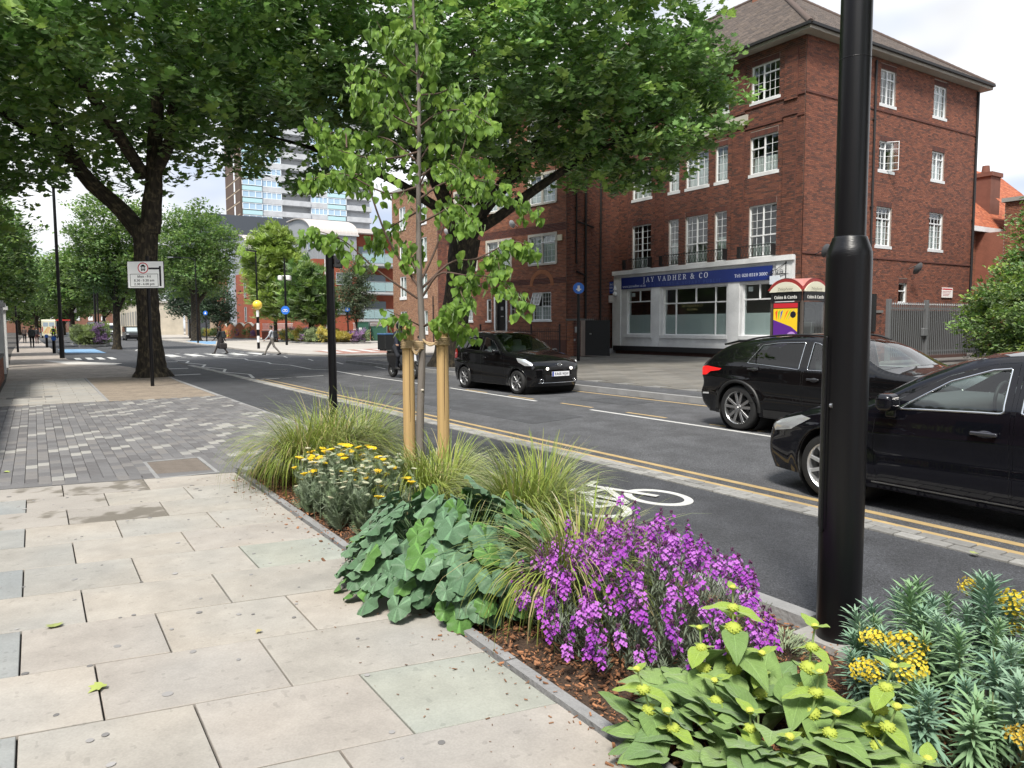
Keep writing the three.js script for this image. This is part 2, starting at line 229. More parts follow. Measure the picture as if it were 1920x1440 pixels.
// near footway: pale stone slabs in skewed rows, dark block paving, buff gravel round the plane tree
const FOOT = mesh('footway', [sheet([[-6, -30], [1.90, -30], [1.90, 8.3], [3.6, 8.3], [3.66, 27], [3.3, 34], [1.45, 44], [1.3, 52], [1.1, 73.5], [0.5, 130], [0.2, 300], [-3, 420], [-20, 420], [-6, 100]], -0.028, 0.09)], MAT.joint);
structure(FOOT, 'footway of pale stone slabs and dark block paving along the street', 'footway');
{
  const tint = [[0.55, 0.535, 0.51], [0.535, 0.525, 0.505], [0.555, 0.53, 0.508], [0.515, 0.51, 0.492], [0.57, 0.55, 0.525]].map(([a, b, c]) => M(lin(a, b, c), 0.82, { map: stoneT, bumpMap: stoneB, bumpScale: 0.0015 }));
  const stn = M(lin(0.53, 0.52, 0.5), 0.8, { map: stainT, bumpMap: stoneB, bumpScale: 0.0015 }), grn = M(lin(0.47, 0.51, 0.485), 0.8, { map: stoneT, bumpMap: stoneB, bumpScale: 0.0015 }), blu = M(lin(0.42, 0.45, 0.47), 0.8, { map: stoneT, bumpMap: stoneB, bumpScale: 0.0015 }), farT = M(lin(0.50, 0.50, 0.49), 0.85, { map: stoneT, bumpMap: stoneB, bumpScale: 0.0015 });
  const r = rng(77), K = -0.19;
  function slab(x0, x1, s0, s1, m, j = 0.008, k = K, y = 0) {
    const b = 0.0025, q = j / 2 + b, cor = [[x0 + q, s0 + q], [x1 - q, s0 + q], [x1 - q, s1 - q], [x0 + q, s1 - q]].map(([x, s]) => [x, s + k * x]);
    const g = ext(cor, 0.022, [], b); g.rotateX(-Math.PI / 2); g.translate(0, y - 0.0245, 0);
    const c = clean(g); metricUV(c, 0.42, r() * 3, r() * 3);
    const o = new THREE.Mesh(c, m); o.name = 'paving_slab'; o.position.y = (r() - 0.5) * 0.003; o.castShadow = o.receiveShadow = true; FOOT.add(o);
  }
  const pick = () => tint[[0, 0, 1, 2, 2, 3, 4, 0][r() * 8 | 0]];
  for (let k = -6; k < 9; k++) {
    const s0 = 3.39 + 0.6 * k + (k === 8 ? 0 : 0), s1 = k === 8 ? 8.80 : s0 + 0.6, odd = ((k % 2) + 2) % 2;
    const cuts = odd ? [-1.55, -0.85, -0.13, 0.50, 1.19, 1.80] : [-1.4, -0.62, 0.17, 0.90, 1.80];
    for (let i = 0; i + 1 < cuts.length; i++) {
      let m = pick(); const xm = (cuts[i] + cuts[i + 1]) / 2, last = i + 2 === cuts.length;
      if (odd && i === 1) m = blu; else if (k >= 6 && xm < 0.75) m = stn;
      if (last && (k === 3 || k === -1)) m = grn;
      slab(cuts[i], cuts[i + 1], s0, s1, m);
    }
  }
  // far slabs past the block paving
  for (let k = 0; k < 22; k++) { const s0 = 18.45 + k * 0.4, o = (k % 2) * 0.31; for (let x = -0.78 - o; x < 1.27; x += 0.62) { const a = Math.max(x, -0.78), b = Math.min(x + 0.62, 1.28); if (b - a > 0.1) slab(a, b, s0, s0 + 0.4, r() < 0.8 ? farT : tint[3], 0.008, 0); } }
  // dark block paving, blocks laid lengthways; a fifth of them pale, in pairs
  const bm = [[0.155, 0.152, 0.156], [0.175, 0.172, 0.176], [0.195, 0.19, 0.192], [0.14, 0.135, 0.138], [0.205, 0.195, 0.19]].map(([a, b, c]) => met(M(lin(a, b, c), 0.82, { map: grimeT, bumpMap: grimeB, bumpScale: 0.003 }), 0.9));
  const pale = [[0.37, 0.36, 0.335], [0.32, 0.313, 0.295]].map(([a, b, c]) => met(M(lin(a, b, c), 0.82, { map: grimeT }), 0.9));
  const w = 0.118, L = 0.235, bg = clean(ext([[-w / 2 + 0.005, -L / 2 + 0.005], [w / 2 - 0.005, -L / 2 + 0.005], [w / 2 - 0.005, L / 2 - 0.005], [-w / 2 + 0.005, L / 2 - 0.005]], 0.018, [], 0.003)); bg.rotateX(-Math.PI / 2); bg.translate(0, -0.018, 0); metricUV(bg, 0.9);
  const all = [];
  for (let i = 0; -0.85 + i * w < 3.58; i++) {
    const x = -0.80 + i * w, off = (i % 2) * L / 2;
    for (let s = 8.0 + off; s < 18.28; s += L) {
      if (s - L / 2 < 8.80 + K * Math.min(x, 1.9) + 0.03 || (x > 1.84 && s < 8.78)) continue;
      if (x > 1.0 && x < 1.68 && s > 8.52 && s < 9.78) continue;        // cover plate
      if (x > -0.6 && x < 0.15 && s > 17.7) { }
      all.push([x, s, i, Math.round((s - 8 - off) / L)]);
    }
  }
  const isPale = (i, j) => hash2(i >> 1, j, 4) < 0.10;
  all.sort((a, b) => a[1] - b[1]);
  const restM = [], restC = [];
  all.forEach(([x, s, i, j], n) => {
    const p = isPale(i, j), y = (r() - 0.5) * 0.003, t = r() * 5 | 0;
    if (n < 300) { const o = new THREE.Mesh(bg, p ? pale[t & 1] : bm[t]); o.name = 'paving_block'; o.position.set(x, y, -s); o.rotation.x = (r() - 0.5) * 0.008; o.castShadow = o.receiveShadow = true; FOOT.add(o); }
    else { restM.push(mat4(v3(x, y, -s), eul((r() - 0.5) * 0.008, 0, 0), 1)); const c = p ? pale[t & 1].color : bm[t].color; restC.push(c); }
  });
  instanced('paving_blocks', bg, met(M('#ffffff', 0.82, { map: grimeT, bumpMap: grimeB, bumpScale: 0.003 }), 0.9), restM, FOOT, restC);
  const cutM = met(M(lin(0.16, 0.157, 0.16), 0.85, { map: grimeT, bumpMap: grimeB, bumpScale: 0.003 }), 0.9);
  mesh('cut_course', [sheet([[-0.85, 8.82 - K * 0.85], [1.83, 8.82 + K * 1.83], [1.83, 9.06 + K * 1.83], [-0.85, 9.06 - K * 0.85]], 0.0005, 0.015), sheet(rectS(0.9, 1.02, 8.7, 9.9), 0.0005, 0.015), sheet(rectS(1.66, 1.78, 8.66, 9.9), 0.0007, 0.015), sheet(rectS(1.02, 1.66, 9.74, 9.9), 0.0005, 0.015)], cutM, FOOT);
  // inset cover and two drain covers
  const cov = met(M(lin(0.19, 0.16, 0.135), 0.9, { map: grimeT, bumpMap: grimeB, bumpScale: 0.01 }), 3);
  mesh('cover_frame', [bx(1.02, 1.66, -0.03, 0.003, -8.60, -8.56), bx(1.02, 1.66, -0.03, 0.003, -9.74, -9.70), bx(1.02, 1.06, -0.03, 0.003, -9.70, -8.60), bx(1.62, 1.66, -0.03, 0.003, -9.70, -8.60)], MAT.granite, FOOT);
  mesh('inspection_cover', [bx(1.065, 1.615, -0.03, -0.002, -9.695, -8.605)], cov, FOOT);
  mesh('drain_cover', [bx(-0.6, 0.1, -0.02, 0.004, -20.6, -20.2), bx(0.14, 0.3, -0.02, 0.004, -20.6, -20.2), bx(-0.55, 0.15, -0.02, 0.004, -17.9, -17.65)], MAT.kerbDark, FOOT);
  // pale small-unit paving further on, flat sheet with fine colour grain
  const farPaveT = tex(512, 512, (u, v) => { const row = Math.floor(v * 40), c = Math.floor(u * 20 + (row % 2) * 0.5), h = hash2(c % 20, row, 3), e = 0.60 + 0.16 * (h - 0.5) + 0.1 * (fbm(u * 6, v * 6, 6, 3, 4) - 0.5); return [e, e * 0.95, e * 0.91]; });
  const fp = met(M(lin(0.85, 0.83, 0.8), 0.88, { map: farPaveT }), 0.25);
  mesh('paving', sheet([[-0.78, 27.25], [3.6, 27.25], [3.25, 34], [1.42, 43.9], [1.27, 52], [1.07, 73.5], [0.48, 130], [0.2, 300], [-2.5, 300], [-1.3, 60]], 0, 0.02), fp, FOOT);
  const tac = M(lin(0.55, 0.53, 0.5), 0.9);
  mesh('tactile_paving', sheet([[0.35, 43.6], [3.3, 37.6], [2.9, 36.4], [1.2, 38.2]], 0.004, 0.002), tac, FOOT);
  // buff bound gravel round the tree
  const gt = tex(512, 512, (u, v) => { const f = vnoise(u * 200, v * 200, 200, 1), c = fbm(u * 7, v * 7, 7, 4, 3); const b = 0.56 + 0.22 * (f - 0.5) + 0.16 * (c - 0.5); return [b * 1.0, b * 0.925, b * 0.84]; });
  mesh('tree_pit_gravel', sheet([[1.32, 18.42], [3.56, 18.36], [3.6, 24], [3.75, 26.6], [2.8, 28.4], [1.36, 27.2]], -0.006, 0.018), met(M(lin(0.8, 0.78, 0.75), 0.95, { map: gt, bumpMap: grimeB, bumpScale: 0.008 }), 0.8), FOOT);
  mesh('edging_strip', [sheet([[1.27, 18.42], [1.33, 18.42], [1.35, 27.2], [1.29, 27.2]], 0.004, 0.03), sheet([[3.56, 8.8], [3.66, 8.8], [3.66, 27], [3.56, 24]], 0.002, 0.05)], MAT.granite, FOOT);
}
// planting-bed kerbs and the soil
const BED = mesh('planting_bed', sheet([[1.90, -3], [3.36, -3], [3.36, 8.45], [1.90, 8.45]], -0.03, 0.08), met(M(lin(0.07, 0.042, 0.026), 0.98, { map: grimeT, bumpMap: grimeB, bumpScale: 0.02 }), 1.5));
structure(BED, 'long roadside planting bed covered with bark mulch', 'planting bed');
{
  const r = rng(12);
  for (let s = -2.5; s < 8.3; s += 0.9) { mesh('edging_stone', sheet([[1.825, s + 0.004], [1.885, s + 0.004], [1.885, Math.min(s + 0.896, 8.44)], [1.825, Math.min(s + 0.896, 8.44)]], 0.0 + r() * 0.005, 0.12), MAT.granite, BED); if (Math.abs(s - 1.1) > 0.5 && Math.abs(s - 2.0) > 0.3) mesh('kerb_stone', sheet([[3.365, s + 0.004], [3.475, s + 0.004], [3.475, Math.min(s + 0.896, 8.7)], [3.365, Math.min(s + 0.896, 8.7)]], 0.05, 0.15), MAT.granite, BED); }
  mesh('kerb_stone', sheet([[1.9, 8.46], [3.36, 8.46], [3.36, 8.7], [1.9, 8.7]], 0.012, 0.1), MAT.granite, BED);
  mesh('kerb_stone', [sheet(rectS(3.365, 3.475, 1.104, 2.0), 0.05, 0.15)], MAT.granite, BED); mesh('kerb_stone', [sheet(rectS(3.365, 3.475, 2.36, 2.896), 0.05, 0.15)], MAT.granite, BED); mesh('column_footing', [sheet(rectS(3.24, 3.475, 2.005, 2.355), 0.006, 0.1)], MAT.concrete, BED);
  // bark chips
  const chip = clean(new THREE.BoxGeometry(1, 0.22, 0.34)), ms = [], cs = [];
  for (let i = 0; i < 26000; i++) {
    const s = -0.5 + r() * 8.9, x = 1.9 + r() * 1.46, spill = r() < 0.02, px = spill ? 1.9 - r() * r() * 0.42 : x, L = 0.008 + r() * r() * 0.034;
    ms.push(mat4(v3(px, (spill ? 0.006 : -0.024 + r() * 0.03), -s), eul((r() - 0.5) * 0.9, r() * 6.3, (r() - 0.5) * 0.9), v3(L, L * (0.4 + r() * 0.6), L * (0.5 + r())))); const t = 0.35 + r() * 1.1; cs.push(lin(0.27 * t, 0.125 * t, 0.06 * t));
  }
  instanced('bark_chips', chip, M('#ffffff', 0.95), ms, BED, cs);
}
// old chewing gum and tar spots trodden into the slabs
{
  const r = rng(17), ms = [], cs = []; const g = clean(new THREE.CylinderGeometry(1, 1, 1, 12));
  for (let i = 0; i < 95; i++) { const k = 0.008 + 0.016 * r() * r(), s = 1.9 + r() * 6.6, x = -0.5 + r() * 2.25; ms.push(mat4(v3(x, 0.0022, -s), eul(0, r() * 6, 0), v3(k * (0.8 + 0.5 * r()), 0.0016, k))); const t = 0.12 + 0.2 * r(); cs.push(lin(t, t * 0.97, t * 0.96)); }
  instanced('gum_spots', g, M('#ffffff', 0.9), ms, FOOT, cs);
  const c2 = clean(new THREE.BoxGeometry(1, 0.2, 0.5)), m2 = [], k2 = [];
  for (let i = 0; i < 420; i++) { const side = r() < 0.55, s = side ? 2 + r() * 6.4 : 18.6 + r() * 12, x = side ? 1.8 - r() * r() * 0.9 : -0.78 + r() * r() * 0.5, L = 0.006 + 0.02 * r() * r(); m2.push(mat4(v3(x, 0.004, -s), eul(0, r() * 6.28, 0), v3(L, L * 0.4, L * 0.7))); const t = 0.5 + r(); k2.push(lin(0.17 * t, 0.09 * t, 0.05 * t)); }
  instanced('litter_crumbs', c2, M('#ffffff', 0.95), m2, FOOT, k2);
}
// far footway and forecourt
{
  const ff = mesh('far_footway', sheet([[11.72, -40], [27, -40], [27, 33.4], [13.8, 33.4], [12.1, 32.6], [11.85, 24], [11.72, 14]], 0.06, 0.18), met(M(lin(0.22, 0.215, 0.205), 0.75, { map: grimeT, bumpMap: grimeB, bumpScale: 0.003 }), 0.5));
  structure(ff, 'weathered grey paved forecourt in front of the shop', 'forecourt');
  const r = rng(8), slabT = [0.25, 0.30, 0.21].map((t) => met(M(lin(t * 1.01, t, t * 0.96), 0.62, { map: stoneT, bumpMap: stoneB, bumpScale: 0.002 }), 0.42)), sg = clean(ext([[-0.44, -0.29], [0.44, -0.29], [0.44, 0.29], [-0.44, 0.29]], 0.012, [], 0.004)); sg.rotateX(-Math.PI / 2);
  const list = [];
  for (let s = -2; s < 33; s += 0.6) for (let x = 13.35 + (Math.round(s / 0.6) % 2) * 0.45; x < 26.2; x += 0.9) list.push([x, s]);
  list.sort((a, b) => Math.hypot(...a) - Math.hypot(...b));
  const rest = [], rc = []; let n = 0;
  for (const [x, s] of list) { const t = r(); if (s > 5 && n < 300) { n++; const m = new THREE.Mesh(sg, slabT[t * 3 | 0]); m.name = 'paving_slab'; m.position.set(x, 0.058 + r() * 0.003, -s); m.castShadow = m.receiveShadow = true; ff.add(m); } else { rest.push(mat4(v3(x, 0.059, -s), eul(0, 0, 0), 1)); const c = 0.75 + t * 0.4; rc.push(lin(c, c, c * 0.97)); } }
  instanced('paving_slabs', sg, slabT[0], rest, ff, rc);
  mesh('tarmac_margin', sheet([[11.86, -30], [12.85, -30], [12.85, 33], [12.2, 32.6], [12.0, 24]], 0.066, 0.004), MAT.asphalt, ff);
  for (let s = -8; s < 32; s += 0.92) { const x = s < 14 ? 11.70 : 11.70 + (s - 14) * 0.012; mesh('kerb_stone', sheet([[x, s], [x + 0.13, s], [x + 0.13, s + 0.912], [x, s + 0.912]], 0.073, 0.19), MAT.granite, ff); }
  // pale raised footway beyond the side road
  const f2 = mesh('far_side_footway', sheet([[14.2, 38.5], [60, 38.5], [60, 300], [13.2, 300], [14.2, 106], [13.9, 91], [13.2, 73], [12.7, 59], [12.4, 52], [13, 42]], 0.05, 0.16), met(M(lin(0.46, 0.43, 0.39), 0.85, { map: grimeT }), 0.3));
  structure(f2, 'pale footway beyond the side road by the flats', 'footway');
  mesh('red_surfacing', sheet([[14.6, 41], [20, 41], [22, 50], [15, 47]], 0.054, 0.003), met(M(lin(0.36, 0.19, 0.15), 0.85, { map: grimeT }), 0.5), f2);
  mesh('blue_surfacing', sheet([[13.5, 73], [14.2, 73], [17.2, 88], [14.8, 93]], 0.054, 0.003), met(M(lin(0.20, 0.37, 0.58), 0.8, { map: grimeT }), 0.6), f2);
  for (let i = 0; i < 5; i++) mesh('crossing_stripe', sheet([[15 + i * 1.2, 43], [15.6 + i * 1.2, 43], [16.4 + i * 1.2, 48], [15.8 + i * 1.2, 48]], 0.058, 0.002), MAT.paintWhite, f2);
}
// ---------------------------------------------------------------- buildings
// facade-local frame: x along the facade (viewer's right), y up, z out of the wall
const brickGeo = clean(new THREE.BoxGeometry(1, 1, 1)), brickMat = M('#ffffff', 0.88, { bumpMap: grimeB, bumpScale: 0.004, map: grimeT });
const BR = {
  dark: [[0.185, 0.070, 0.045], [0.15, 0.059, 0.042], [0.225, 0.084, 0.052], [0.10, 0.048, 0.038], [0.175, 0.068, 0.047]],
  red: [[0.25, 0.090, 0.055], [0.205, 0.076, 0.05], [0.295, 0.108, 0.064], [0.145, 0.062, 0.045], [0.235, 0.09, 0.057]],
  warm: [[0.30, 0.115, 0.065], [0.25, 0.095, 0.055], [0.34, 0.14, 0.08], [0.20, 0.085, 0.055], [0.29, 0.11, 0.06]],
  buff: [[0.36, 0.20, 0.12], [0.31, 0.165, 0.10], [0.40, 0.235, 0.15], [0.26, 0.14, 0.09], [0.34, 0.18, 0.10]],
  band: [[0.115, 0.040, 0.030], [0.135, 0.046, 0.032], [0.10, 0.038, 0.03]],
};
function bricks(rects, pal, seed, { big = 1 } = {}) {       // rects: [u0,u1,y0,y1,z,openings[],rot?] -> matrices and colours
  const r = rng(seed), ms = [], cs = [], ch = 0.075 * big, bl = 0.225 * big, j = 0.012 * big, tone = {};
  for (const [u0, u1, y0, y1, z, op = [], side, p2] of rects) {
    const P = BR[p2 || pal];
    for (let k = 0, y = y0; y < y1 - 0.02; k++, y += ch) {
      const h = Math.min(ch, y1 - y) - j, yc = y + h / 2;
      const cuts = [[u0, u1]];
      for (const [a, b, c, d] of op) if (yc > c - 0.02 && yc < d + 0.02) for (let i = cuts.length - 1; i >= 0; i--) { const [p, q] = cuts[i]; if (b <= p || a >= q) continue; cuts.splice(i, 1); if (a - p > 0.04) cuts.push([p, a]); if (q - b > 0.04) cuts.push([b, q]); }
      for (const [p, q] of cuts) {
        let x = p, g0 = Math.floor(p / bl) * bl + (k % 2 ? bl / 2 : 0); if (g0 > p) g0 -= bl;
        for (let e = g0 + bl; x < q - 0.015; e += bl) {
          const xe = Math.min(e, q), w = xe - x - j; if (w > 0.02) {
            const c = P[r() * P.length | 0], t = 0.86 + 0.28 * r();
            const pos = side === 'x' ? v3(z, yc, x + (w + j) / 2) : v3(x + (w + j) / 2, yc, z);
            ms.push(mat4(pos, side === 'x' ? eul(0, Math.PI / 2, 0) : eul(0, 0, 0), v3(w, h, 0.024 + r() * 0.004))); cs.push(lin(c[0] * t, c[1] * t, c[2] * t));
          }
          x = xe;
        }
      }
    }
  }
  return [ms, cs];
}
const mortar = met(M(lin(0.38, 0.31, 0.27), 0.95, { map: grimeT }), 0.5);
const stone = met(M(lin(0.55, 0.52, 0.45), 0.8, { map: grimeT, bumpMap: grimeB, bumpScale: 0.002 }), 0.8);
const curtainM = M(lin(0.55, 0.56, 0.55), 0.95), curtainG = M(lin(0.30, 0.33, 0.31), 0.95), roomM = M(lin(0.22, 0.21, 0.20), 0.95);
// window: frame of white plastic with glazing bars; lights: [fx0, fx1, fy0, fy1, cols, rows, openAngle]
function win(parent, u, y, w, h, z, lights, { curtain = null, sill = 0.09, fw = 0.055, mat = MAT.upvc, bar = 0.016, sillM = MAT.white, out = 0.08 } = {}) {
  const f = [bx(0, w, 0, fw, -0.035, 0.035), bx(0, w, h - fw, h, -0.035, 0.035), bx(0, fw, fw, h - fw, -0.035, 0.035), bx(w - fw, w, fw, h - fw, -0.035, 0.035)];
  const W = new THREE.Group(); W.name = 'window'; W.position.set(u, y, z); parent.add(W);
  for (const [a, b, c, d, nx, ny, op] of lights) {
    const x0 = a * w, x1 = b * w, y0 = c * h, y1 = d * h, q = [], t = 0.028;
    const iw = x1 - x0, ih = y1 - y0;
    q.push(bx(0.004, iw - 0.004, 0.004, t, -0.024, 0.042), bx(0.004, iw - 0.004, ih - t, ih - 0.004, -0.024, 0.042), bx(0.004, t, t, ih - t, -0.024, 0.042), bx(iw - t, iw - 0.004, t, ih - t, -0.024, 0.042));
    for (let i = 1; i < nx; i++) { const xx = lerp(t, iw - t, i / nx); q.push(bx(xx - bar / 2, xx + bar / 2, t, ih - t, -0.008, 0.012)); }
    for (let i = 1; i < ny; i++) { const yy = lerp(t, ih - t, i / ny); q.push(bx(t, iw - t, yy - bar / 2, yy + bar / 2, -0.007, 0.011)); }
    const turn = (g) => { const gg = join([g].flat()); if (op) { if (op > 0) { gg.translate(0, -ih, 0); gg.rotateX(-op); gg.translate(0, ih, 0); } else { gg.rotateY(op); } } return gg.translate(x0, y0, op ? 0.02 : 0); };
    mesh('casement', turn(q), mat, W);
    mesh('pane', turn(bx(t - 0.004, iw - t + 0.004, t - 0.004, ih - t + 0.004, -0.004, 0.004)), MAT.glass, W);
  }
  const cm = []; for (const [a, b, c, d] of lights) { }
  mesh('frame', f, mat, W);
  if (sill) mesh('sill', [bx(-0.08, w + 0.08, -sill, 0, -0.08, out + 0.05)], sillM, W);
  if (curtain) mesh('curtain', curtainGeo(w - 0.06, curtain[1] * h, 0.03, curtain[2] * h), curtain[0], W);
  return W;
}
function curtainGeo(w, h, x, y) { const g = new THREE.PlaneGeometry(w, h, 48, 1), p = g.attributes.position; for (let i = 0; i < p.count; i++) p.setZ(i, 0.02 * Math.sin(p.getX(i) * 38) - 0.14); g.computeVertexNormals(); return g.translate(w / 2 + x, h / 2 + y, 0); }
const L2 = (c = 2, r = 4) => [[0, 0.5, 0, 1, c, r], [0.5, 1, 0, 1, c, r]];
function wallGeo(w, h, t, openings, z = 0) { const g = ext([[0, 0], [w, 0], [w, h], [0, h]], t, openings.map(([a, b, c, d]) => [[a, c], [b, c], [b, d], [a, d]])); return g.translate(0, 0, z - t); }
const downpipe = (parent, x, y0, y1, z, r = 0.045) => mesh('downpipe', [cyl(r, r, y1 - y0, x, (y0 + y1) / 2, z, 0, 0, 0, 12), ...[0.2, 0.5, 0.8].map((t) => box(0.16, 0.05, 0.09, x, lerp(y0, y1, t), z - 0.02))], MAT.blackMatt, parent);
function tiles(parent, name, origin, du, dv, width, len, mat, seed, cols, tri) { // tiles on a slope: du along eaves, dv up the slope (unit vectors)
  const r = rng(seed), n = du.clone().cross(dv).normalize(), tw = 0.25, gauge = 0.14, ms = [], cs = [], g = clean(new THREE.BoxGeometry(tw - 0.012, 0.018, gauge * 1.25));
  const basis = new THREE.Matrix4().makeBasis(du, n, dv.clone().negate()), q = new THREE.Quaternion().setFromRotationMatrix(basis), tilt = new THREE.Quaternion().setFromAxisAngle(du, 0.09);
  for (let k = 0; k * gauge < len; k++) { const v = (k + 0.5) * gauge, [a, b] = tri(v); for (let u = a + (k % 2) * tw / 2; u < b; u += tw) { ms.push(mat4(origin.clone().addScaledVector(du, u + tw / 2).addScaledVector(dv, v).addScaledVector(n, 0.012 + r() * 0.008), tilt.clone().multiply(q), 1)); const c = cols[r() * cols.length | 0], t = 0.8 + 0.4 * r(); cs.push(lin(c[0] * t, c[1] * t, c[2] * t)); } }
  instanced(name, g, mat, ms, parent, cs);
}
const tileM = M('#ffffff', 0.92, { map: grimeT });
function quad(a, b, c, d) { const g = new THREE.BufferGeometry(); g.setAttribute('position', new THREE.Float32BufferAttribute([a, b, c, a, c, d].flatMap((p) => [p.x, p.y, p.z]), 3)); g.computeVertexNormals(); return g; }

// ---- the corner block with the solicitors' shop
{
  const U = (s) => 32.95 - s, Wd = 13.35, Ht = 13.15, B = thing('corner_building', 'four storey red brick corner building with the blue solicitors fascia', 'building', 27, 0.25, 32.95, -Math.PI / 2);
  const y = (v) => v - 0.25;                                         // heights below were read against y = 0
  const openings = [], wins = [];
  const add = (s1, s0, y0, y1, lights, o) => { const a = U(s1), b = U(s0); openings.push([a, b, y(y0), y(y1)]); wins.push([a, y(y0), b - a, y1 - y0, lights, o]); };
  const tall = (c, cols) => [...(cols === 1 ? [[0, 1, 0.42, 1, c, 4], [0, 1, 0, 0.42, c, 2]] : [[0, 0.5, 0.42, 1, c, 4], [0.5, 1, 0.42, 1, c, 4], [0, 0.5, 0, 0.42, c, 2], [0.5, 1, 0, 0.42, c, 2]])];
  const top = (c, cols) => cols === 1 ? [[0, 1, 0, 1, c, 4]] : [[0, 0.42, 0, 1, 2, 4], [0.42, 1, 0, 0.72, 3, 3], [0.42, 1, 0.72, 1, 3, 1]];
  const mid = (c, cols) => cols === 1 ? [[0, 1, 0, 1, c, 4]] : [[0, 0.5, 0, 0.68, 2, 3], [0, 0.5, 0.68, 1, 2, 1], [0.5, 1, 0, 1, 2, 4]];
  const bays = [[30.0, 28.58, 2], [27.31, 26.63, 1], [26.17, 24.75, 2], [24.32, 23.6, 1], [22.34, 20.88, 2]];
  bays.forEach(([a, b, n], i) => {
    add(a, b, 4.55, 6.83, tall(2, n), { sill: 0.05, curtain: i % 2 ? [curtainG, 0.5, 0] : [curtainG, 0.28, 0] });
    add(a, b, 8.2, 9.8, mid(2, n), { curtain: [curtainM, [0.8, 0.95, 0.95, 0.9, 0.45][i], 0], sill: 0.14 });
    add(a, b, 11.3, 12.83, top(2, n), { sill: 0.12, curtain: i === 4 ? null : [curtainM, 0.95, 0.02] });
  });
  const shop = [U(31.27), U(19.88), 0, y(4.5)], door = [U(32.65), U(31.38), 0, y(3.25)];
  const front = [...openings, shop, door];
  mesh('wall', [wallGeo(Wd, Ht, 0.3, front)], mortar, B);
  for (const [u, yy, w, h, l, o] of wins) win(B, u, yy, w, h, -0.1, l, o);
  // side wall (faces along the street towards the viewer); local x = Wd, runs back in -z
  const So = [], Sw = [];
  const sAdd = (x0, x1, y0, y1, l, o) => { const a = x0 - 27, b = x1 - 27; So.push([a, b, y(y0), y(y1)]); Sw.push([a, y(y0), b - a, y1 - y0, l, o]); };
  const sa = [[0, 0.5, 0, 1, 2, 4], [0.5, 1, 0, 0.74, 2, 3], [0.5, 1, 0.74, 1, 2, 1]], sb = [[0, 0.5, 0, 0.74, 2, 3], [0, 0.5, 0.74, 1, 2, 1], [0.5, 1, 0, 1, 2, 4]], sc = [[0, 1, 0.7, 1, 4, 2], [0, 0.5, 0, 0.7, 2, 4], [0.5, 1, 0, 0.7, 2, 4]];
  sAdd(32.3, 33.5, 11.46, 12.98, sa, { sill: 0.13 }); sAdd(36.75, 37.9, 11.56, 13.02, sb, { sill: 0.13, curtain: [curtainM, 0.9, 0] });
  sAdd(32.34, 33.52, 8.55, 9.84, [[0, 0.5, 0, 0.74, 2, 3], [0, 0.5, 0.74, 1, 2, 1], [0.5, 1, 0, 1, 2, 4, -0.9]], { sill: 0.13 }); sAdd(36.78, 37.92, 8.57, 9.92, sa, { sill: 0.13, curtain: [curtainM, 0.6, 0] });
  sAdd(32.28, 33.5, 5.17, 6.92, sc, { sill: 0.13, curtain: [curtainM, 0.65, 0] }); sAdd(36.75, 38.02, 5.23, 7.0, sc, { sill: 0.13, curtain: [curtainM, 0.65, 0] });
  sAdd(34.28, 35.0, 2.6, 3.52, [[0, 1, 0, 0.6, 1, 1], [0, 1, 0.6, 1, 1, 1]], { sill: 0.06 });
  const S = new THREE.Group(); S.name = 'side_wall'; S.position.set(Wd, 0, 0); S.rotation.y = Math.PI / 2; B.add(S);   // its local x runs back from the corner
  const Dp = 13.9;
  mesh('wall', [wallGeo(Dp, Ht, 0.3, So, 0)], mortar, S);
  for (const [u, yy, w, h, l, o] of Sw) win(S, u, yy, w, h, -0.1, l, o);
  mesh('base_course', [bx(0, Wd, -0.5, -0.001, -Dp, 0.02)], met(M(lin(0.09, 0.045, 0.036), 0.9, { map: grimeT }), 0.7), B);
  // back and left walls close the block, floors inside keep the rooms dark
  mesh('rear_wall', [bx(0.3, Wd - 0.35, 0, Ht, -Dp, -Dp + 0.3), bx(0, 0.3, 0, Ht, -Dp, -0.31)], mortar, B);
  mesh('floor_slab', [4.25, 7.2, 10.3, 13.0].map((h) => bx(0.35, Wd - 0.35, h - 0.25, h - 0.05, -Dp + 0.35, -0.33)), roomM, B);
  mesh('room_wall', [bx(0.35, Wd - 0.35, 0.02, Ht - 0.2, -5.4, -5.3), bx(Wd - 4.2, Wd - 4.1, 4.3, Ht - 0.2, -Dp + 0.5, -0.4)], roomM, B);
  // bricks: main face, four shallow piers, darker string courses
  const proud = 0.07, piers = [[U(31.0), U(30.3)], [U(28.25), U(27.6)], [U(23.3), U(22.65)], [U(20.6), U(19.95)]], pier = [], pierM = met(M(lin(0.13, 0.05, 0.036), 0.9, { map: grimeT, bumpMap: grimeB, bumpScale: 0.01 }), 1.2);
  for (const [a, b] of piers) { pier.push([a, b, y(4.55), y(10.3), proud, []], [a, b, y(10.95), y(13.0), proud, []]); mesh('pier', [bx(a, b, y(4.55), y(10.3), 0.002, proud - 0.008), bx(a, b, y(10.95), y(13.0), 0.002, proud - 0.008), bx(a - 0.03, b + 0.03, y(10.3), y(10.38), 0.002, proud + 0.05)], pierM, B); }
  const win2 = openings.map(([a, b, c, d]) => [a, b, d, d + 0.23]);
  const [m1, c1] = bricks([[0, Wd, 0, Ht, 0.002, [...front, ...win2], null], ...pier], 'dark', 3);
  instanced('brick_courses', brickGeo, brickMat, m1, B, c1);
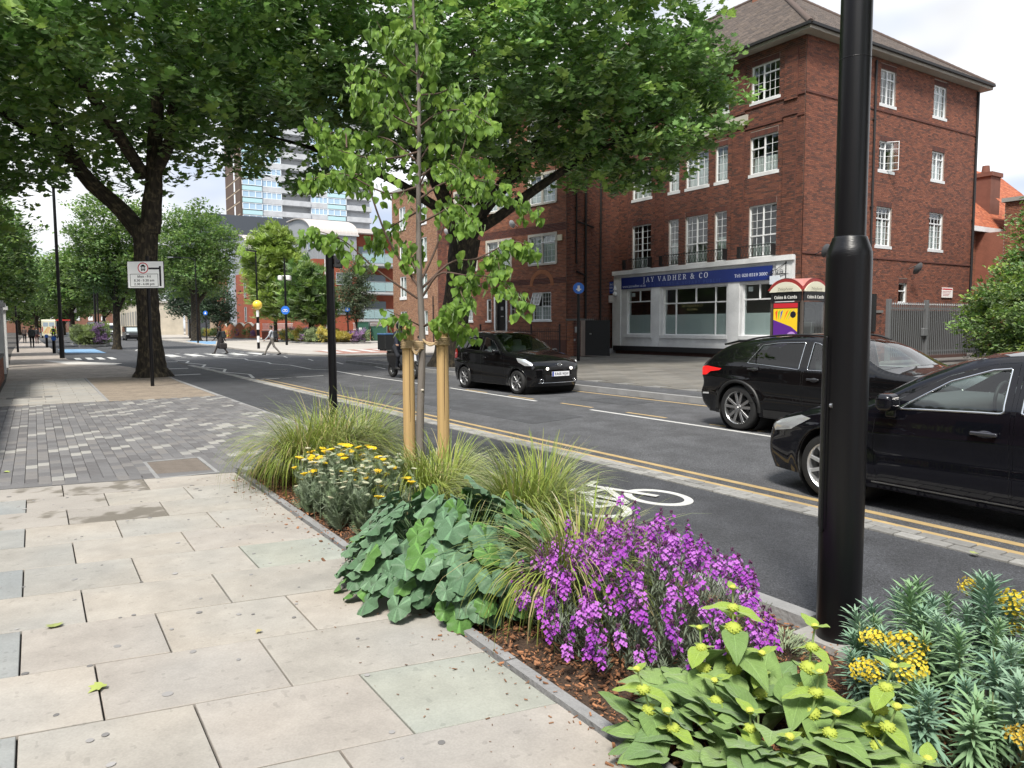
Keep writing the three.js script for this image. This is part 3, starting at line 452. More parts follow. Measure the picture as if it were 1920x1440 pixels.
  // soldier arches over the windows
  { const ms = [], cs = [], r = rng(6); for (const [a, b, c] of win2) for (let x = a; x < b - 0.03; x += 0.076) { ms.push(mat4(v3(x + 0.036, c + 0.112, 0.004), eul(0, 0, 0), v3(0.064, 0.215, 0.026))); const q = BR.band[r() * 3 | 0]; cs.push(lin(...q)); } instanced('soldier_course', brickGeo, brickMat, ms, B, cs); }
  const swin = So.map(([a, b, c, d]) => [a, b, d, d + 0.22]);
  const [m2, c2] = bricks([[0.02, Dp, 0, Ht, 0.002, [...So, ...swin]]], 'red', 4);
  instanced('brick_courses', brickGeo, brickMat, m2, S, c2);
  { const ms = [], cs = [], r = rng(7); for (const [a, b, c] of swin) for (let x = a; x < b - 0.03; x += 0.076) { ms.push(mat4(v3(x + 0.036, c + 0.105, 0.004), eul(0, 0, 0), v3(0.064, 0.205, 0.026))); cs.push(lin(...BR.band[r() * 3 | 0])); } instanced('soldier_course', brickGeo, brickMat, ms, S, cs); }
  const strM = met(M(lin(0.13, 0.046, 0.033), 0.9, { map: grimeT, bumpMap: grimeB, bumpScale: 0.01 }), 1.2);
  mesh('string_course', [bx(0, Wd, y(11.05), y(11.13), 0.015, 0.06), bx(0, Wd, y(10.2), y(10.28), 0.015, 0.05)], strM, B);
  mesh('string_course', [bx(0, Dp, y(11.1), y(11.18), 0.015, 0.05), bx(0, Dp, y(4.55), y(4.62), 0.015, 0.05)], strM, S);
  mesh('stone_band', [bx(U(28.4), U(22.48), y(10.42), y(10.86), 0.016, 0.09)], stone, B);
  // shop front: white rendered surround, plinth, windows, fascia
  const sf = new THREE.Group(); sf.name = 'shop_front'; sf.position.z = 0.03; B.add(sf);
  const W = MAT.white, sw = [[U(30.24), U(28.42), y(1.12), y(3.45)], [U(27.53), U(23.43), y(1.1), y(3.42)], [U(22.53), U(20.77), y(1.1), y(3.42)]];
  mesh('surround', [(() => { const g = ext([[shop[0], y(0.5)], [shop[1], y(0.5)], [shop[1], shop[3]], [shop[0], shop[3]]], 0.32, sw.map(([a, b, c, d]) => [[a, c], [b, c], [b, d], [a, d]])); return g.translate(0, 0, -0.22); })(), bx(shop[0] - 0.02, shop[1] + 0.06, y(4.3), y(4.52), 0.1, 0.26), ...sw.map(([a, b, c]) => bx(a - 0.12, b + 0.12, c - 0.16, c - 0.001, 0.102, 0.19)), bx(shop[0], shop[0] + 0.55, y(0.5), y(4.3), 0.102, 0.15), bx(U(28.3), U(27.7), y(0.5), y(3.55), 0.102, 0.16), bx(U(23.3), U(22.65), y(0.5), y(3.55), 0.102, 0.16), bx(U(20.7), shop[1], y(0.5), y(4.3), 0.102, 0.15)], W, sf);
  mesh('plinth', [bx(shop[0], shop[1], 0, y(0.5), -0.2, 0.2)], MAT.blackMatt, sf);
  const lay = [[[0, 0.5, 0.74, 1], [0.5, 1, 0.74, 1], [0, 1, 0, 0.74]], [[0, 0.2, 0.68, 1], [0.2, 0.52, 0.68, 1], [0.52, 0.82, 0.68, 1], [0.82, 1, 0.68, 1], [0, 0.2, 0, 0.68], [0.2, 0.82, 0, 0.68], [0.82, 1, 0, 0.68]], [[0, 0.5, 0.7, 1], [0.5, 1, 0.7, 1], [0, 1, 0, 0.7]]];
  const frost = M(lin(0.52, 0.58, 0.57), 0.95, { transmission: 0.35, thickness: 0 });
  sw.forEach(([a, b, c, d], i) => {
    const w = win(sf, a, c, b - a, d - c, -0.04, lay[i].map((l) => [...l, 1, 1]), { sill: 0, fw: 0.05 });
    mesh('frosted_film', [bx(0.06, b - a - 0.06, 0.06, (d - c) * 0.44, -0.02, -0.012)], frost, w);
    mesh('transfer_lettering', [plate(1.5, 0.5, null, (b - a) * 0.45, (d - c) * 0.58, -0.008)].slice(i === 1 ? 0 : 1).concat(i === 1 ? [] : [plate(0.25, 0.2, null, (b - a) * 0.2, (d - c) * 0.9, -0.008)]), i === 1 ? M('#ffffff', 0.6, { transparent: true, alphaTest: 0.3, map: canvasTex(512, 170, (x, W2, H2) => { x.clearRect(0, 0, W2, H2); x.fillStyle = '#c9b27a'; x.font = '54px serif'; x.textAlign = 'center'; x.fillText('JAY VADHER & CO', 256, 70); x.font = '40px serif'; x.fillText('SOLICITORS', 256, 130); }) }) : M(lin(0.7, 0.7, 0.7), 0.7), w);
  });
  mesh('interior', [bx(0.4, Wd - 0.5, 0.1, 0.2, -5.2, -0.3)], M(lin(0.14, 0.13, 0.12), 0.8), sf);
  mesh('ceiling_light', [[5.2, -1.6], [7.2, -2.4], [9.0, -1.4], [6.4, -3.4]].map(([x, z]) => box(1.3, 0.04, 0.16, x, y(3.72), z)), M('#ffffff', 0.5, { emissive: new THREE.Color('#fffdf5'), emissiveIntensity: 1.2 }), sf);
  const board = canvasTex(2048, 136, (x, w, h) => {
    x.fillStyle = '#14296f'; x.fillRect(0, 0, w, h); x.fillStyle = '#e9ecf2';
    const sp = (t, px, py, f, gap) => { x.font = f; for (const ch of t) { x.fillText(ch, px, py); px += x.measureText(ch).width + gap; } };
    sp('JAY VADHER & CO', 360, 70, '76px serif', 19); x.fillStyle = '#3c5390'; sp('SOLICITORS & NOTARY PUBLIC', 440, 124, '46px serif', 13);
    x.fillStyle = '#e9ecf2'; x.font = '44px serif'; x.fillText('Tel: 020 8519 3000', 1620, 92); x.font = '36px serif'; x.fillText('www.jayvadher.co.uk', 22, 120);
  });
  mesh('fascia_board', [bx(U(30.6), U(20.88), y(3.53), y(4.14), 0.153, 0.19)], M(lin(0.008, 0.022, 0.16), 0.45), sf);
  mesh('fascia_lettering', [plate(30.6 - 20.88, 0.61, null, (U(30.6) + U(20.88)) / 2, (y(3.53) + y(4.14)) / 2, 0.194)], M('#ffffff', 0.45, { map: board }), sf);
  mesh('fascia_panel', [bx(U(20.7), U(20.05), y(3.75), y(4.15), 0.152, 0.165)], W, sf);
  { // iron bracket for a hanging sign
    const p = []; const bxx = U(20.2); p.push(rod(v3(bxx, y(3.3), 0.17), v3(bxx, y(4.25), 0.17), 0.022), rod(v3(bxx, y(3.75), 0.17), v3(bxx - 0.85, y(3.75), 0.3), 0.014), tube([v3(bxx, y(4.2), 0.17), v3(bxx - 0.35, y(4.0), 0.22), v3(bxx - 0.85, y(3.78), 0.3)], 0.012));
    for (const q of [0.2, 0.42, 0.64]) p.push(T(new THREE.TorusGeometry(0.08, 0.011, 6, 16), bxx - q, y(3.85), 0.18 + q * 0.1));
    mesh('sign_bracket', p, MAT.blackMatt, sf); mesh('hanging_plate', [box(0.5, 0.36, 0.03, bxx - 0.5, y(3.5), 0.24)], M(lin(0.6, 0.65, 0.72), 0.5), sf);
  }
  // side door: white frame, blue board above, step
  mesh('door_surround', [bx(U(32.7), U(32.35), 0, y(3.25), -0.02, 0.14), bx(U(31.42), U(31.3), 0, y(3.25), -0.02, 0.14), bx(U(32.35), U(31.42), y(2.85), y(3.25), -0.02, 0.139)], W, B);
  mesh('door_reveal', [bx(U(32.35), U(32.28), 0, y(2.85), -0.9, -0.03), bx(U(31.47), U(31.42), 0, y(2.85), -0.9, -0.03)], W, B);
  const dr = mesh('door', [bx(U(31.95), U(31.47), 0.02, y(2.85), -0.9, -0.84)], M(lin(0.045, 0.018, 0.012), 0.4), B); mesh('handle', [sph(0.03, U(31.85), 1.1, -0.82)], MAT.chrome, dr);
  mesh('number_plate', [box(0.32, 0.16, 0.02, U(31.85), y(3.06), 0.15)], M(lin(0.45, 0.45, 0.45), 0.5), B);
  mesh('door_step', [bx(U(33.3), U(31.28), -0.2, 0.08, -0.8, 0.55)], MAT.granite, B);
  const small = canvasTex(512, 256, (x, w, h) => { x.fillStyle = '#1c3f8c'; x.fillRect(0, 0, w, h); x.strokeStyle = '#dfe5f0'; x.lineWidth = 4; x.fillStyle = '#e4e8f0'; x.font = '58px serif'; x.textAlign = 'center'; x.fillText('JAY VADHER & CO', 256, 80); x.fillText('020 8519 3000', 256, 150); x.font = '38px serif'; x.fillText('www.jayvadher.co.uk', 256, 214); });
  mesh('door_sign', [bx(U(32.67), U(31.32), y(3.36), y(4.0), 0.02, 0.07)], M(lin(0.01, 0.04, 0.22), 0.5), B);
  mesh('door_sign_lettering', [plate(1.33, 0.63, null, (U(32.67) + U(31.32)) / 2, (y(3.36) + y(4.0)) / 2, 0.074)], M('#ffffff', 0.5, { map: small }), B);
  mesh('lamp_fitting', [sph(0.12, U(31.0), y(3.3), 0.3), cyl(0.1, 0.02, 0.25, U(31.0), y(3.65), 0.3)], W, sf);
  // iron window guards: top rail, bottom rail, scissored bars
  for (const [a, b] of [[30.44, 28.5], [27.67, 23.55], [22.72, 20.9]]) {
    const p = [], u0 = U(a), u1 = U(b), y0 = y(4.58), y1 = y(5.08), z = 0.3, n = Math.max(4, Math.round((u1 - u0) / 0.17));
    p.push(bx(u0, u1, y1 - 0.03, y1, z - 0.02, z + 0.02), bx(u0, u1, y0, y0 + 0.025, z - 0.015, z + 0.015));
    for (let i = 0; i <= n; i++) { const x = lerp(u0, u1, i / n); p.push(rod(v3(x, y0, z), v3(x, y1, z), 0.008, 0.008, 5)); if (i < n) { const x2 = lerp(u0, u1, (i + 1) / n); p.push(rod(v3(x, y0, z + 0.012), v3(x2, y1, z + 0.012), 0.008, 0.008, 5), rod(v3(x2, y0, z - 0.012), v3(x, y1, z - 0.012), 0.008, 0.008, 5)); } }
    for (const x of [u0, u1]) p.push(bx(x - 0.015, x + 0.015, y0, y1, 0.01, z));
    mesh('window_guard', p, MAT.blackMatt, B);
  }
  // hipped roof with plain tiles
  const ov = 0.5, e = Ht + 0.18, rise = 5.7, hx = (Dp + 2 * ov) / 2, A = v3(-ov, e, ov), Bc = v3(Wd + ov, e, ov), Cc = v3(Wd + ov, e, -Dp - ov), Dc = v3(-ov, e, -Dp - ov), r1 = v3(Wd + ov - hx, e + rise, -Dp / 2), r0 = v3(-ov, e + rise, -Dp / 2);
  const rf = mesh('roof', [quad(A, Bc, r1, r0), quad(Cc, Dc, r0, r1), quad(Bc, Cc, r1, r1.clone().add(v3(0.001, 0, 0)))], tileM.clone(), B); rf.material.color = lin(0.07, 0.055, 0.048);
  mesh('eaves', [bx(-ov, Wd + ov, e - 0.2, e - 0.012, -0.3, ov - 0.02), bx(Wd - 0.3, Wd + ov - 0.02, e - 0.2, e - 0.012, -Dp - ov, -0.31)], met(M(lin(0.42, 0.38, 0.33), 0.85, { map: grimeT }), 0.5), B);
  mesh('gutter', [box(Wd + 2 * ov + 0.1, 0.11, 0.11, Wd / 2, e - 0.02, ov + 0.05), box(0.11, 0.11, Dp + 2 * ov, Wd + ov + 0.05, e - 0.02, -Dp / 2)], MAT.blackMatt, B);
  const sl = Math.hypot(rise, hx), cols = [[0.105, 0.08, 0.066], [0.085, 0.066, 0.056], [0.125, 0.096, 0.078], [0.07, 0.055, 0.047], [0.095, 0.072, 0.056]];
  tiles(rf, 'roof_tiles', A.clone(), v3(1, 0, 0), v3(0, rise, -hx).normalize(), 0, sl, tileM, 21, cols, (v) => [0, Wd + 2 * ov - v / sl * hx]);
  tiles(rf, 'roof_tiles', Bc.clone(), v3(0, 0, -1), v3(-hx, rise, 0).normalize(), 0, sl, tileM, 22, cols, (v) => [v / sl * hx, Dp + 2 * ov - v / sl * hx]);
  const hipT = []; for (const [p, q] of [[Bc, r1], [Cc, r1], [r1, r0]]) { const n = Math.round(p.distanceTo(q) / 0.32); for (let i = 0; i < n; i++) { const c = p.clone().lerp(q, (i + 0.5) / n), d = q.clone().sub(p).normalize(); const g = clean(cyl(0.12, 0.13, 0.36, 0, 0, 0, 0, 0, 0, 8)); g.applyQuaternion(new THREE.Quaternion().setFromUnitVectors(Y, d)); hipT.push(g.translate(c.x, c.y + 0.02, c.z)); } }
  stuff(mesh('ridge_tiles', hipT, M(lin(0.085, 0.06, 0.05), 0.9), rf));
  mesh('chimney', [bx(5.2, 6.4, e + rise - 1, e + rise + 1.4, -Dp / 2 - 0.5, -Dp / 2 + 0.5), bx(5.12, 6.48, e + rise + 1.4, e + rise + 1.55, -Dp / 2 - 0.58, -Dp / 2 + 0.58), ...[5.5, 6.1].map((x) => cyl(0.13, 0.11, 0.5, x, e + rise + 1.8, -Dp / 2))], met(M(lin(0.30, 0.13, 0.08), 0.9, { map: grimeT }), 0.8), rf);
  downpipe(S, 0.9 + 3.9, 0.2, Ht - 0.2, 0.09, 0.05); downpipe(S, Dp - 0.1, 0.2, Ht - 0.1, 0.09, 0.06);
  mesh('satellite_dish', [T(new THREE.SphereGeometry(0.45, 20, 10, 0, Math.PI * 2, 0, 0.75), 8.1, y(4.35), 0.15, Math.PI / 2 + 0.5, 0.5, 0), rod(v3(8.1, y(4.2), 0.02), v3(8.1, y(4.35), 0.4), 0.02)], M(lin(0.10, 0.10, 0.105), 0.5), S);
  mesh('satellite_dish', [T(new THREE.SphereGeometry(0.42, 20, 10, 0, Math.PI * 2, 0, 0.75), 0.85, y(4.75), 0.25, Math.PI / 2 + 0.3, -0.5, 0), rod(v3(0.85, y(4.55), 0.02), v3(0.85, y(4.7), 0.45), 0.02)], M(lin(0.06, 0.06, 0.065), 0.5), S);
  mesh('wall_notice', [box(1.0, 0.5, 0.03, 11.6, y(3.15), 0.05)], M('#ffffff', 0.6, { map: canvasTex(256, 128, (x, w, h) => { x.fillStyle = '#e8e4e2'; x.fillRect(0, 0, w, h); x.fillStyle = '#c03030'; x.fillRect(10, 12, 236, 18); x.fillStyle = '#a86060'; for (let i = 0; i < 4; i++) x.fillRect(20, 46 + i * 18, 200 - i * 20, 7); }) }), S);
}
// ---- brick maisonettes set forward beyond the alley, with pale stone windows
{
  const ang = -Math.PI / 2 + 0.165, Wd = 10.2, Ht = 12.4;
  const B = thing('brick_maisonettes', 'red brick maisonette block with cream stone window surrounds behind the big street tree', 'building', 23.5, 0.85, 31.2, ang);
  // local x = 0 at the right corner, facade runs to negative x
  const F = new THREE.Group(); F.name = 'front'; F.position.x = -Wd; B.add(F);
  const ops = [], ws = [], u = (d) => Wd - d;             // d = distance from the right corner
  const put = (d1, d0, y0, y1, l, o) => { ops.push([u(d1), u(d0), y0, y1]); ws.push([u(d1), y0, d1 - d0, y1 - y0, l, o]); };
  const pair = [[0, 0.5, 0, 1, 2, 4], [0.5, 1, 0, 0.72, 3, 3], [0.5, 1, 0.72, 1, 3, 1, 0.25]];
  for (const [d1, d0] of [[2.72, 0.75], [6.3, 4.3], [9.3, 7.3]]) { put(d1, d0, 4.1, 5.55, pair, { curtain: [curtainM, 0.95, 0.02], sill: 0.1, sillM: stone }); put(d1, d0, 7.3, 8.75, pair, { curtain: [curtainM, 0.9, 0.02], sill: 0.1, sillM: stone }); put(d1, d0, 10.3, 11.6, pair, { sill: 0.1, sillM: stone }); }
  put(2.5, 1.1, 1.05, 2.55, [[0, 0.5, 0, 0.5, 3, 3], [0.5, 1, 0, 0.5, 3, 3], [0, 0.5, 0.5, 1, 3, 3, 0.35], [0.5, 1, 0.5, 1, 3, 3]], { curtain: [curtainM, 0.5, 0] });
  put(9.0, 7.7, 1.05, 2.55, [[0, 0.5, 0, 0.5, 3, 3], [0.5, 1, 0, 0.5, 3, 3], [0, 0.5, 0.5, 1, 3, 3], [0.5, 1, 0.5, 1, 3, 3]], { curtain: [curtainM, 0.5, 0] });
  put(6.4, 6.0, 1.05, 2.3, [[0, 1, 0, 1, 1, 2]], {}); put(4.35, 3.95, 1.05, 2.3, [[0, 1, 0, 1, 1, 2]], {});
  const door = [u(5.6), u(4.7), 0.0, 2.25]; ops.push(door);
  mesh('wall', [wallGeo(Wd, Ht, 0.3, ops)], mortar, F);
  for (const [a, b, w, h, l, o] of ws) { win(F, a, b, w, h, -0.06, l, o); if (w > 1.6) mesh('stone_surround', [bx(a - 0.12, a, b - 0.05, b + h + 0.14, -0.02, 0.05), bx(a + w, a + w + 0.12, b - 0.05, b + h + 0.14, -0.02, 0.05), bx(a, a + w, b + h, b + h + 0.14, -0.02, 0.05), bx(a + w * 0.47, a + w * 0.53, b, b + h, -0.02, 0.047)], stone, F); }
  const dd = mesh('door', [bx(door[0], door[1], 0, 2.25, -0.16, -0.1)], MAT.black, F); mesh('door_panel', [box(0.22, 0.05, 0.02, (door[0] + door[1]) / 2, 1.3, -0.09), box(0.2, 0.2, 0.02, (door[0] + door[1]) / 2, 1.75, -0.09)], MAT.steel, dd);
  mesh('door_frame', [bx(door[0] - 0.12, door[0], 0, 2.4, -0.1, 0.05), bx(door[1], door[1] + 0.12, 0, 2.4, -0.1, 0.05), bx(door[0] - 0.12, door[1] + 0.12, 2.25, 2.42, -0.1, 0.051)], MAT.white, F);
  const [m1, c1] = bricks([[0, Wd, 0, 3.0, 0.002, ops, null], [0, Wd, 3.0, 3.3, 0.004, ops, null, 'band'], [0, Wd, 3.3, 5.75, 0.002, ops, null], [0, Wd, 5.75, 6.15, 0.004, ops, null, 'band'], [0, Wd, 6.15, Ht, 0.002, ops, null]], 'warm', 14);
  instanced('brick_courses', brickGeo, brickMat, m1, F, c1);
  { const g = []; for (const d of [1.8, 8.35]) { const ms = []; for (let a = 0; a <= Math.PI + 0.01; a += 0.09) g.push(box(0.09, 0.23, 0.03, u(d) + Math.cos(a) * 0.8, 2.95 + Math.sin(a) * 0.7, 0.012, 0, 0, a - Math.PI / 2)); } mesh('relieving_arch', g, met(M(lin(0.42, 0.17, 0.08), 0.9, { map: grimeT }), 1), F); }
  // return wall towards the alley with pipes
  const S = new THREE.Group(); S.name = 'side_wall'; S.rotation.y = Math.PI / 2; B.add(S);
  mesh('wall', [wallGeo(9, Ht, 0.3, [], 0)], mortar, S);
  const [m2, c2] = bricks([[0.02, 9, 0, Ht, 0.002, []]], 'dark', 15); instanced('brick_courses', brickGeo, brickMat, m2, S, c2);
  downpipe(S, 1.4, 0.1, Ht, 0.12, 0.06); downpipe(S, 0.7, 4, 9.8, 0.1, 0.04); downpipe(S, 2.6, 0.1, Ht, 0.12, 0.05); mesh('waste_pipe', [rod(v3(0.7, 6.2, 0.12), v3(2.0, 6.0, 0.12), 0.05), rod(v3(0.7, 3.6, 0.12), v3(1.4, 3.4, 0.12), 0.05), rod(v3(0.6, 9.3, 0.12), v3(1.5, 9.1, 0.12), 0.05), box(0.3, 0.35, 0.25, 1.4, 9.4, 0.15)], MAT.blackMatt, S);
  mesh('roof', [quad(v3(-Wd, Ht, 0.4), v3(0.3, Ht, 0.4), v3(0.3, Ht + 4, -5), v3(-Wd, Ht + 4, -5)), quad(v3(0.3, Ht, -10), v3(-Wd, Ht, -10), v3(-Wd, Ht + 4, -5), v3(0.3, Ht + 4, -5)), bx(-Wd, 0.3, Ht - 0.15, Ht, -0.3, 0.42)], M(lin(0.10, 0.07, 0.055), 0.9), B);
  mesh('plinth', [bx(-Wd, 0, -1.2, -0.001, -9, 0.02)], met(M(lin(0.14, 0.06, 0.045), 0.9, { map: grimeT }), 0.7), B); mesh('rear_wall', [bx(-Wd, -0.31, 0, Ht, -9, -8.7), bx(-Wd, -Wd + 0.3, 0, Ht, -8.7, -0.31)], mortar, B); mesh('floor_slab', [3.2, 6.3, 9.4, 12.2].map((h) => bx(-Wd + 0.3, -0.31, h - 0.2, h, -8.6, -0.31)), roomM, B); mesh('room_wall', [bx(-Wd + 0.3, -0.35, 0, Ht - 0.3, -3.6, -3.5)], roomM, B);
  for (const [d, h, r] of [[9.7, 6.6, 0.3], [3.7, 6.45, 0.33], [7.0, 3.3, 0.3]]) mesh('satellite_dish', [T(new THREE.SphereGeometry(r, 18, 8, 0, Math.PI * 2, 0, 0.75), u(d), h, 0.2, Math.PI / 2 + 0.4, 0.4, 0), rod(v3(u(d), h - 0.2, 0), v3(u(d), h, 0.35), 0.02)], M(lin(0.4, 0.41, 0.42), 0.5), F);
  mesh('burglar_alarm', [box(0.3, 0.3, 0.08, u(0.4), 5.35, 0.05)], M(lin(0.55, 0.5, 0.36), 0.5), F);
}
// ---- paler brick block with tall white windows farther along
{
  const B = thing('buff_brick_block', 'pale orange brick block of flats with balconies, partly behind the staked young tree', 'building', 28.3, 0.1, 55.2, -Math.PI / 2);
  const Wd = 9, Ht = 13.5, F = new THREE.Group(); F.name = 'front'; F.position.x = -Wd; B.add(F);
  const ops = [], ws = [];
  for (let k = 0; k < 4; k++) for (const a of [1.6, 5.8]) { const y0 = 1.05 + k * 3.1; ops.push([a, a + 1.3, y0, y0 + 1.8]); ws.push([a, y0]); }
  mesh('wall', [wallGeo(Wd, Ht, 0.3, ops)], mortar, F); for (const [a, b] of ws) win(F, a, b, 1.3, 1.8, -0.06, L2(1, 2), { sill: 0.25, curtain: [curtainM, 0.95, 0.02] });
  const [m1, c1] = bricks([[0, Wd, 0, Ht, 0.002, ops]], 'buff', 31); instanced('brick_courses', brickGeo, brickMat, m1, F, c1);
  const S = new THREE.Group(); S.name = 'side_wall'; S.rotation.y = Math.PI / 2; B.add(S);
  const so = [[3.2, 5.6, 1.2, 2.8], [3.2, 5.6, 4.3, 5.9], [3.2, 5.6, 7.4, 9.0], [3.2, 5.6, 10.5, 12.1]];
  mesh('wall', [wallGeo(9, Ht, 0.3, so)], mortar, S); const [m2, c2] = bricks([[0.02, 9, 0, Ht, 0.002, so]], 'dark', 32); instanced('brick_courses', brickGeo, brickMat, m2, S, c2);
  for (const [a, b, c, d] of so) { win(S, a, c, b - a, d - c, -0.15, L2(1, 1), { sill: 0 }); mesh('balcony', [bx(a - 0.8, b + 0.8, c - 0.35, c - 0.2, 0.03, 1.2), bx(a - 0.8, b + 0.8, c - 0.2, c + 0.7, 1.1, 1.2)], met(M(lin(0.30, 0.12, 0.08), 0.9, { map: grimeT }), 1), S); }
  mesh('rear_wall', [bx(-Wd, -0.31, 0, Ht, -9, -8.7), bx(-Wd, -Wd + 0.3, 0, Ht, -8.7, -0.31)], mortar, B); mesh('room_wall', [bx(-Wd + 0.3, -0.35, 0, Ht - 0.3, -3.6, -3.5), ...[3.2, 6.3, 9.4, 13.4].map((h) => bx(-Wd + 0.3, -0.31, h - 0.2, h, -8.6, -0.31))], roomM, B);
  mesh('roof', [bx(-Wd - 0.2, 0.2, Ht, Ht + 0.3, -9.2, 0.2)], MAT.concrete, B);
  mesh('air_unit', [box(0.8, 0.55, 0.35, 4.6, 6.4, 0.2)], MAT.upvc, F); downpipe(F, 8.3, 0.2, 4, 0.1);
}
// ---- modern flats: red brick below, ribbed grey barrel roofs above
const ribT = tex(256, 32, (u) => { const t = (u * 8) % 1; const b = 0.86 + (t < 0.1 ? 0.1 : 0); return [b, b, b]; }), ribB = tex(256, 8, (u) => { const t = (u * 8) % 1; return t < 0.12 ? 1 : 0.3; }, { srgb: false });
{
  const clad = met(M(lin(0.40, 0.42, 0.45), 0.55, { map: ribT, bumpMap: ribB, bumpScale: 0.03, metalness: 0.2 }), 0.28), roofM = met(M(lin(0.62, 0.57, 0.54), 0.6, { map: ribT, bumpMap: ribB, bumpScale: 0.03 }), 0.28);
  const brickRed = met(M(lin(0.33, 0.085, 0.045), 0.9, { map: grimeT, bumpMap: grimeB, bumpScale: 0.01 }), 0.6), brickDk = brickRed;
  function flat(label, s0, len, depth, hb, he, hr, extra) {
    const B = thing('barrel_roof_flats', label, 'building', 27.1, 0.05, s0, 0, 'modern flats with barrel roofs');
    // local: x back from the street, -z along the street
    mesh('brick_wall', [bx(0, depth, 0, hb, -len, 0)], brickRed, B);
    const pts = [[0, hb], [0, he]]; for (let i = 1; i <= 14; i++) { const t = i / 14 * Math.PI / 2; pts.push([Math.sin(t) * len * 0.86, he + (1 - Math.cos(t)) * 0 + Math.sin(t) * (hr - he)]); } pts.length = 2; for (let i = 1; i <= 16; i++) { const t = i / 16 * Math.PI / 2; pts.push([(1 - Math.cos(t)) * len * 0.8, he + Math.sin(t) * (hr - he)]); } pts.push([len, hr], [len, hb]);
    const g = ext(pts, depth); g.rotateY(Math.PI / 2); mesh('cladding', [g], clad, B);
    const rp = []; const arc = pts.slice(1, -1); const top = ext([...arc.map(([a, b]) => [a, b + 0.03]), ...arc.slice().reverse().map(([a, b]) => [a, b + 0.14])], depth + 0.5); top.rotateY(Math.PI / 2); top.translate(-0.25, 0, 0);
    mesh('barrel_roof', [top], roofM, B); mesh('gutter', [bx(-0.25, depth + 0.25, he - 0.02, he + 0.12, 0.02, 0.2)], M(lin(0.5, 0.5, 0.5), 0.5), B);
    const w1 = (z, y0, w, h, side) => { const f = new THREE.Group(); f.name = 'wall_face'; if (side === 'street') { f.rotation.y = -Math.PI / 2; f.position.set(-0.05, 0, z); } else { f.position.set(z, 0, 0.05); } B.add(f); const W = win(f, 0, y0, w, h, 0.02, [[0, 1, 0.35, 1, 1, 1], [0, 1, 0, 0.35, 1, 1]], { sill: 0, mat: M(lin(0.42, 0.44, 0.47), 0.4), curtain: null }); mesh('room', [bx(0.02, w - 0.02, 0.02, h - 0.02, -0.03, -0.02)], M(lin(0.2, 0.21, 0.22), 0.4), W); };
    for (const [z, y0, w, h, sd] of extra) w1(z, y0, w, h, sd);
    return B;
  }
  const ex = [[-1.7, 10.4, 0.9, 2.2, 'street'], [-4.2, 11, 0.55, 1.1, 'street'], [-2.4, 5.6, 1.0, 2.2, 'street'], [-2.4, 2.2, 1.0, 2.0, 'street'], [-6.5, 5.6, 1.0, 2.2, 'street']];
  const A = flat('barrel roofed flats with glass balconies and a grey corner tower, beside the paler brick block', 83.6, 9.3, 5.2, 9.3, 12.1, 14.4, [...ex, [1.6, 10.2, 1.3, 0.1, 'cam'], [2.6, 6.4, 1.9, 1.4, 'cam'], [2.6, 3.0, 1.9, 1.4, 'cam']]);
  mesh('rainwater_pipe', [cyl(0.07, 0.07, 9.2, 1.3, 4.7, 0.12)], M(lin(0.5, 0.5, 0.5), 0.5), A);
  // balcony wing
  mesh('balcony_wing', [bx(5.22, 10.6, 0, 12.6, -8, -1.6)], brickRed, A); mesh('wing_roof', [bx(5.22, 10.8, 12.6, 13.1, -8.2, -0.4)], M(lin(0.62, 0.57, 0.54), 0.6), A);
  const gl = M(lin(0.55, 0.72, 0.74), 0.1, { transmission: 0.6, thickness: 0 });
  for (const h of [2.4, 5.6, 8.9]) { const b = mesh('balcony', [bx(5.3, 10.9, h - 0.25, h, -1.6, 1.5)], M(lin(0.36, 0.37, 0.38), 0.6), A); for (let i = 0; i < 4; i++) mesh('glass_panel', [bx(5.35 + i * 1.38, 6.68 + i * 1.38, h + 0.1, h + 1.15, 1.42, 1.45)], gl, b); mesh('handrail', [bx(5.3, 10.9, h + 1.16, h + 1.22, 1.4, 1.47)], MAT.steel, b); mesh('post', [0, 1, 2, 3, 4].map((i) => box(0.05, 1.1, 0.05, 5.33 + i * 1.38, h + 0.55, 1.38)), MAT.steel, b); mesh('patio_door', [bx(6, 9.4, h + 0.02, h + 2.2, -1.56, -1.5)], M(lin(0.16, 0.2, 0.23), 0.15), b); }
  mesh('balcony_column', [bx(5.35, 5.5, 0, 8.7, 1.2, 1.35), bx(10.6, 10.75, 0, 8.7, 1.2, 1.35)], MAT.steel, A);
  const B2 = flat('barrel roofed flats with orange red brick below, joined to the blue grey stair tower', 113.6, 8.6, 6, 9.7, 13.1, 15.6, [[-2.2, 10.6, 0.9, 2.2, 'street'], [-5.6, 11, 0.6, 1.4, 'street'], [-3, 6, 1.1, 2.4, 'street'], [-3, 2.4, 1.1, 2.2, 'street']]);
  mesh('stair_tower', [bx(-0.3, 4, 0, 15.2, -13, -8.7)], M(lin(0.34, 0.38, 0.44), 0.5), B2);
  flat('barrel roofed flats beyond the stair tower with darker red brick, next to the beige building', 126.7, 9.7, 6, 9.7, 13.1, 15.4, [[-2.2, 10.6, 0.9, 2.6, 'street'], [-5.6, 11, 0.6, 1.4, 'street'], [-3, 6, 1.1, 2.4, 'street']]);
}
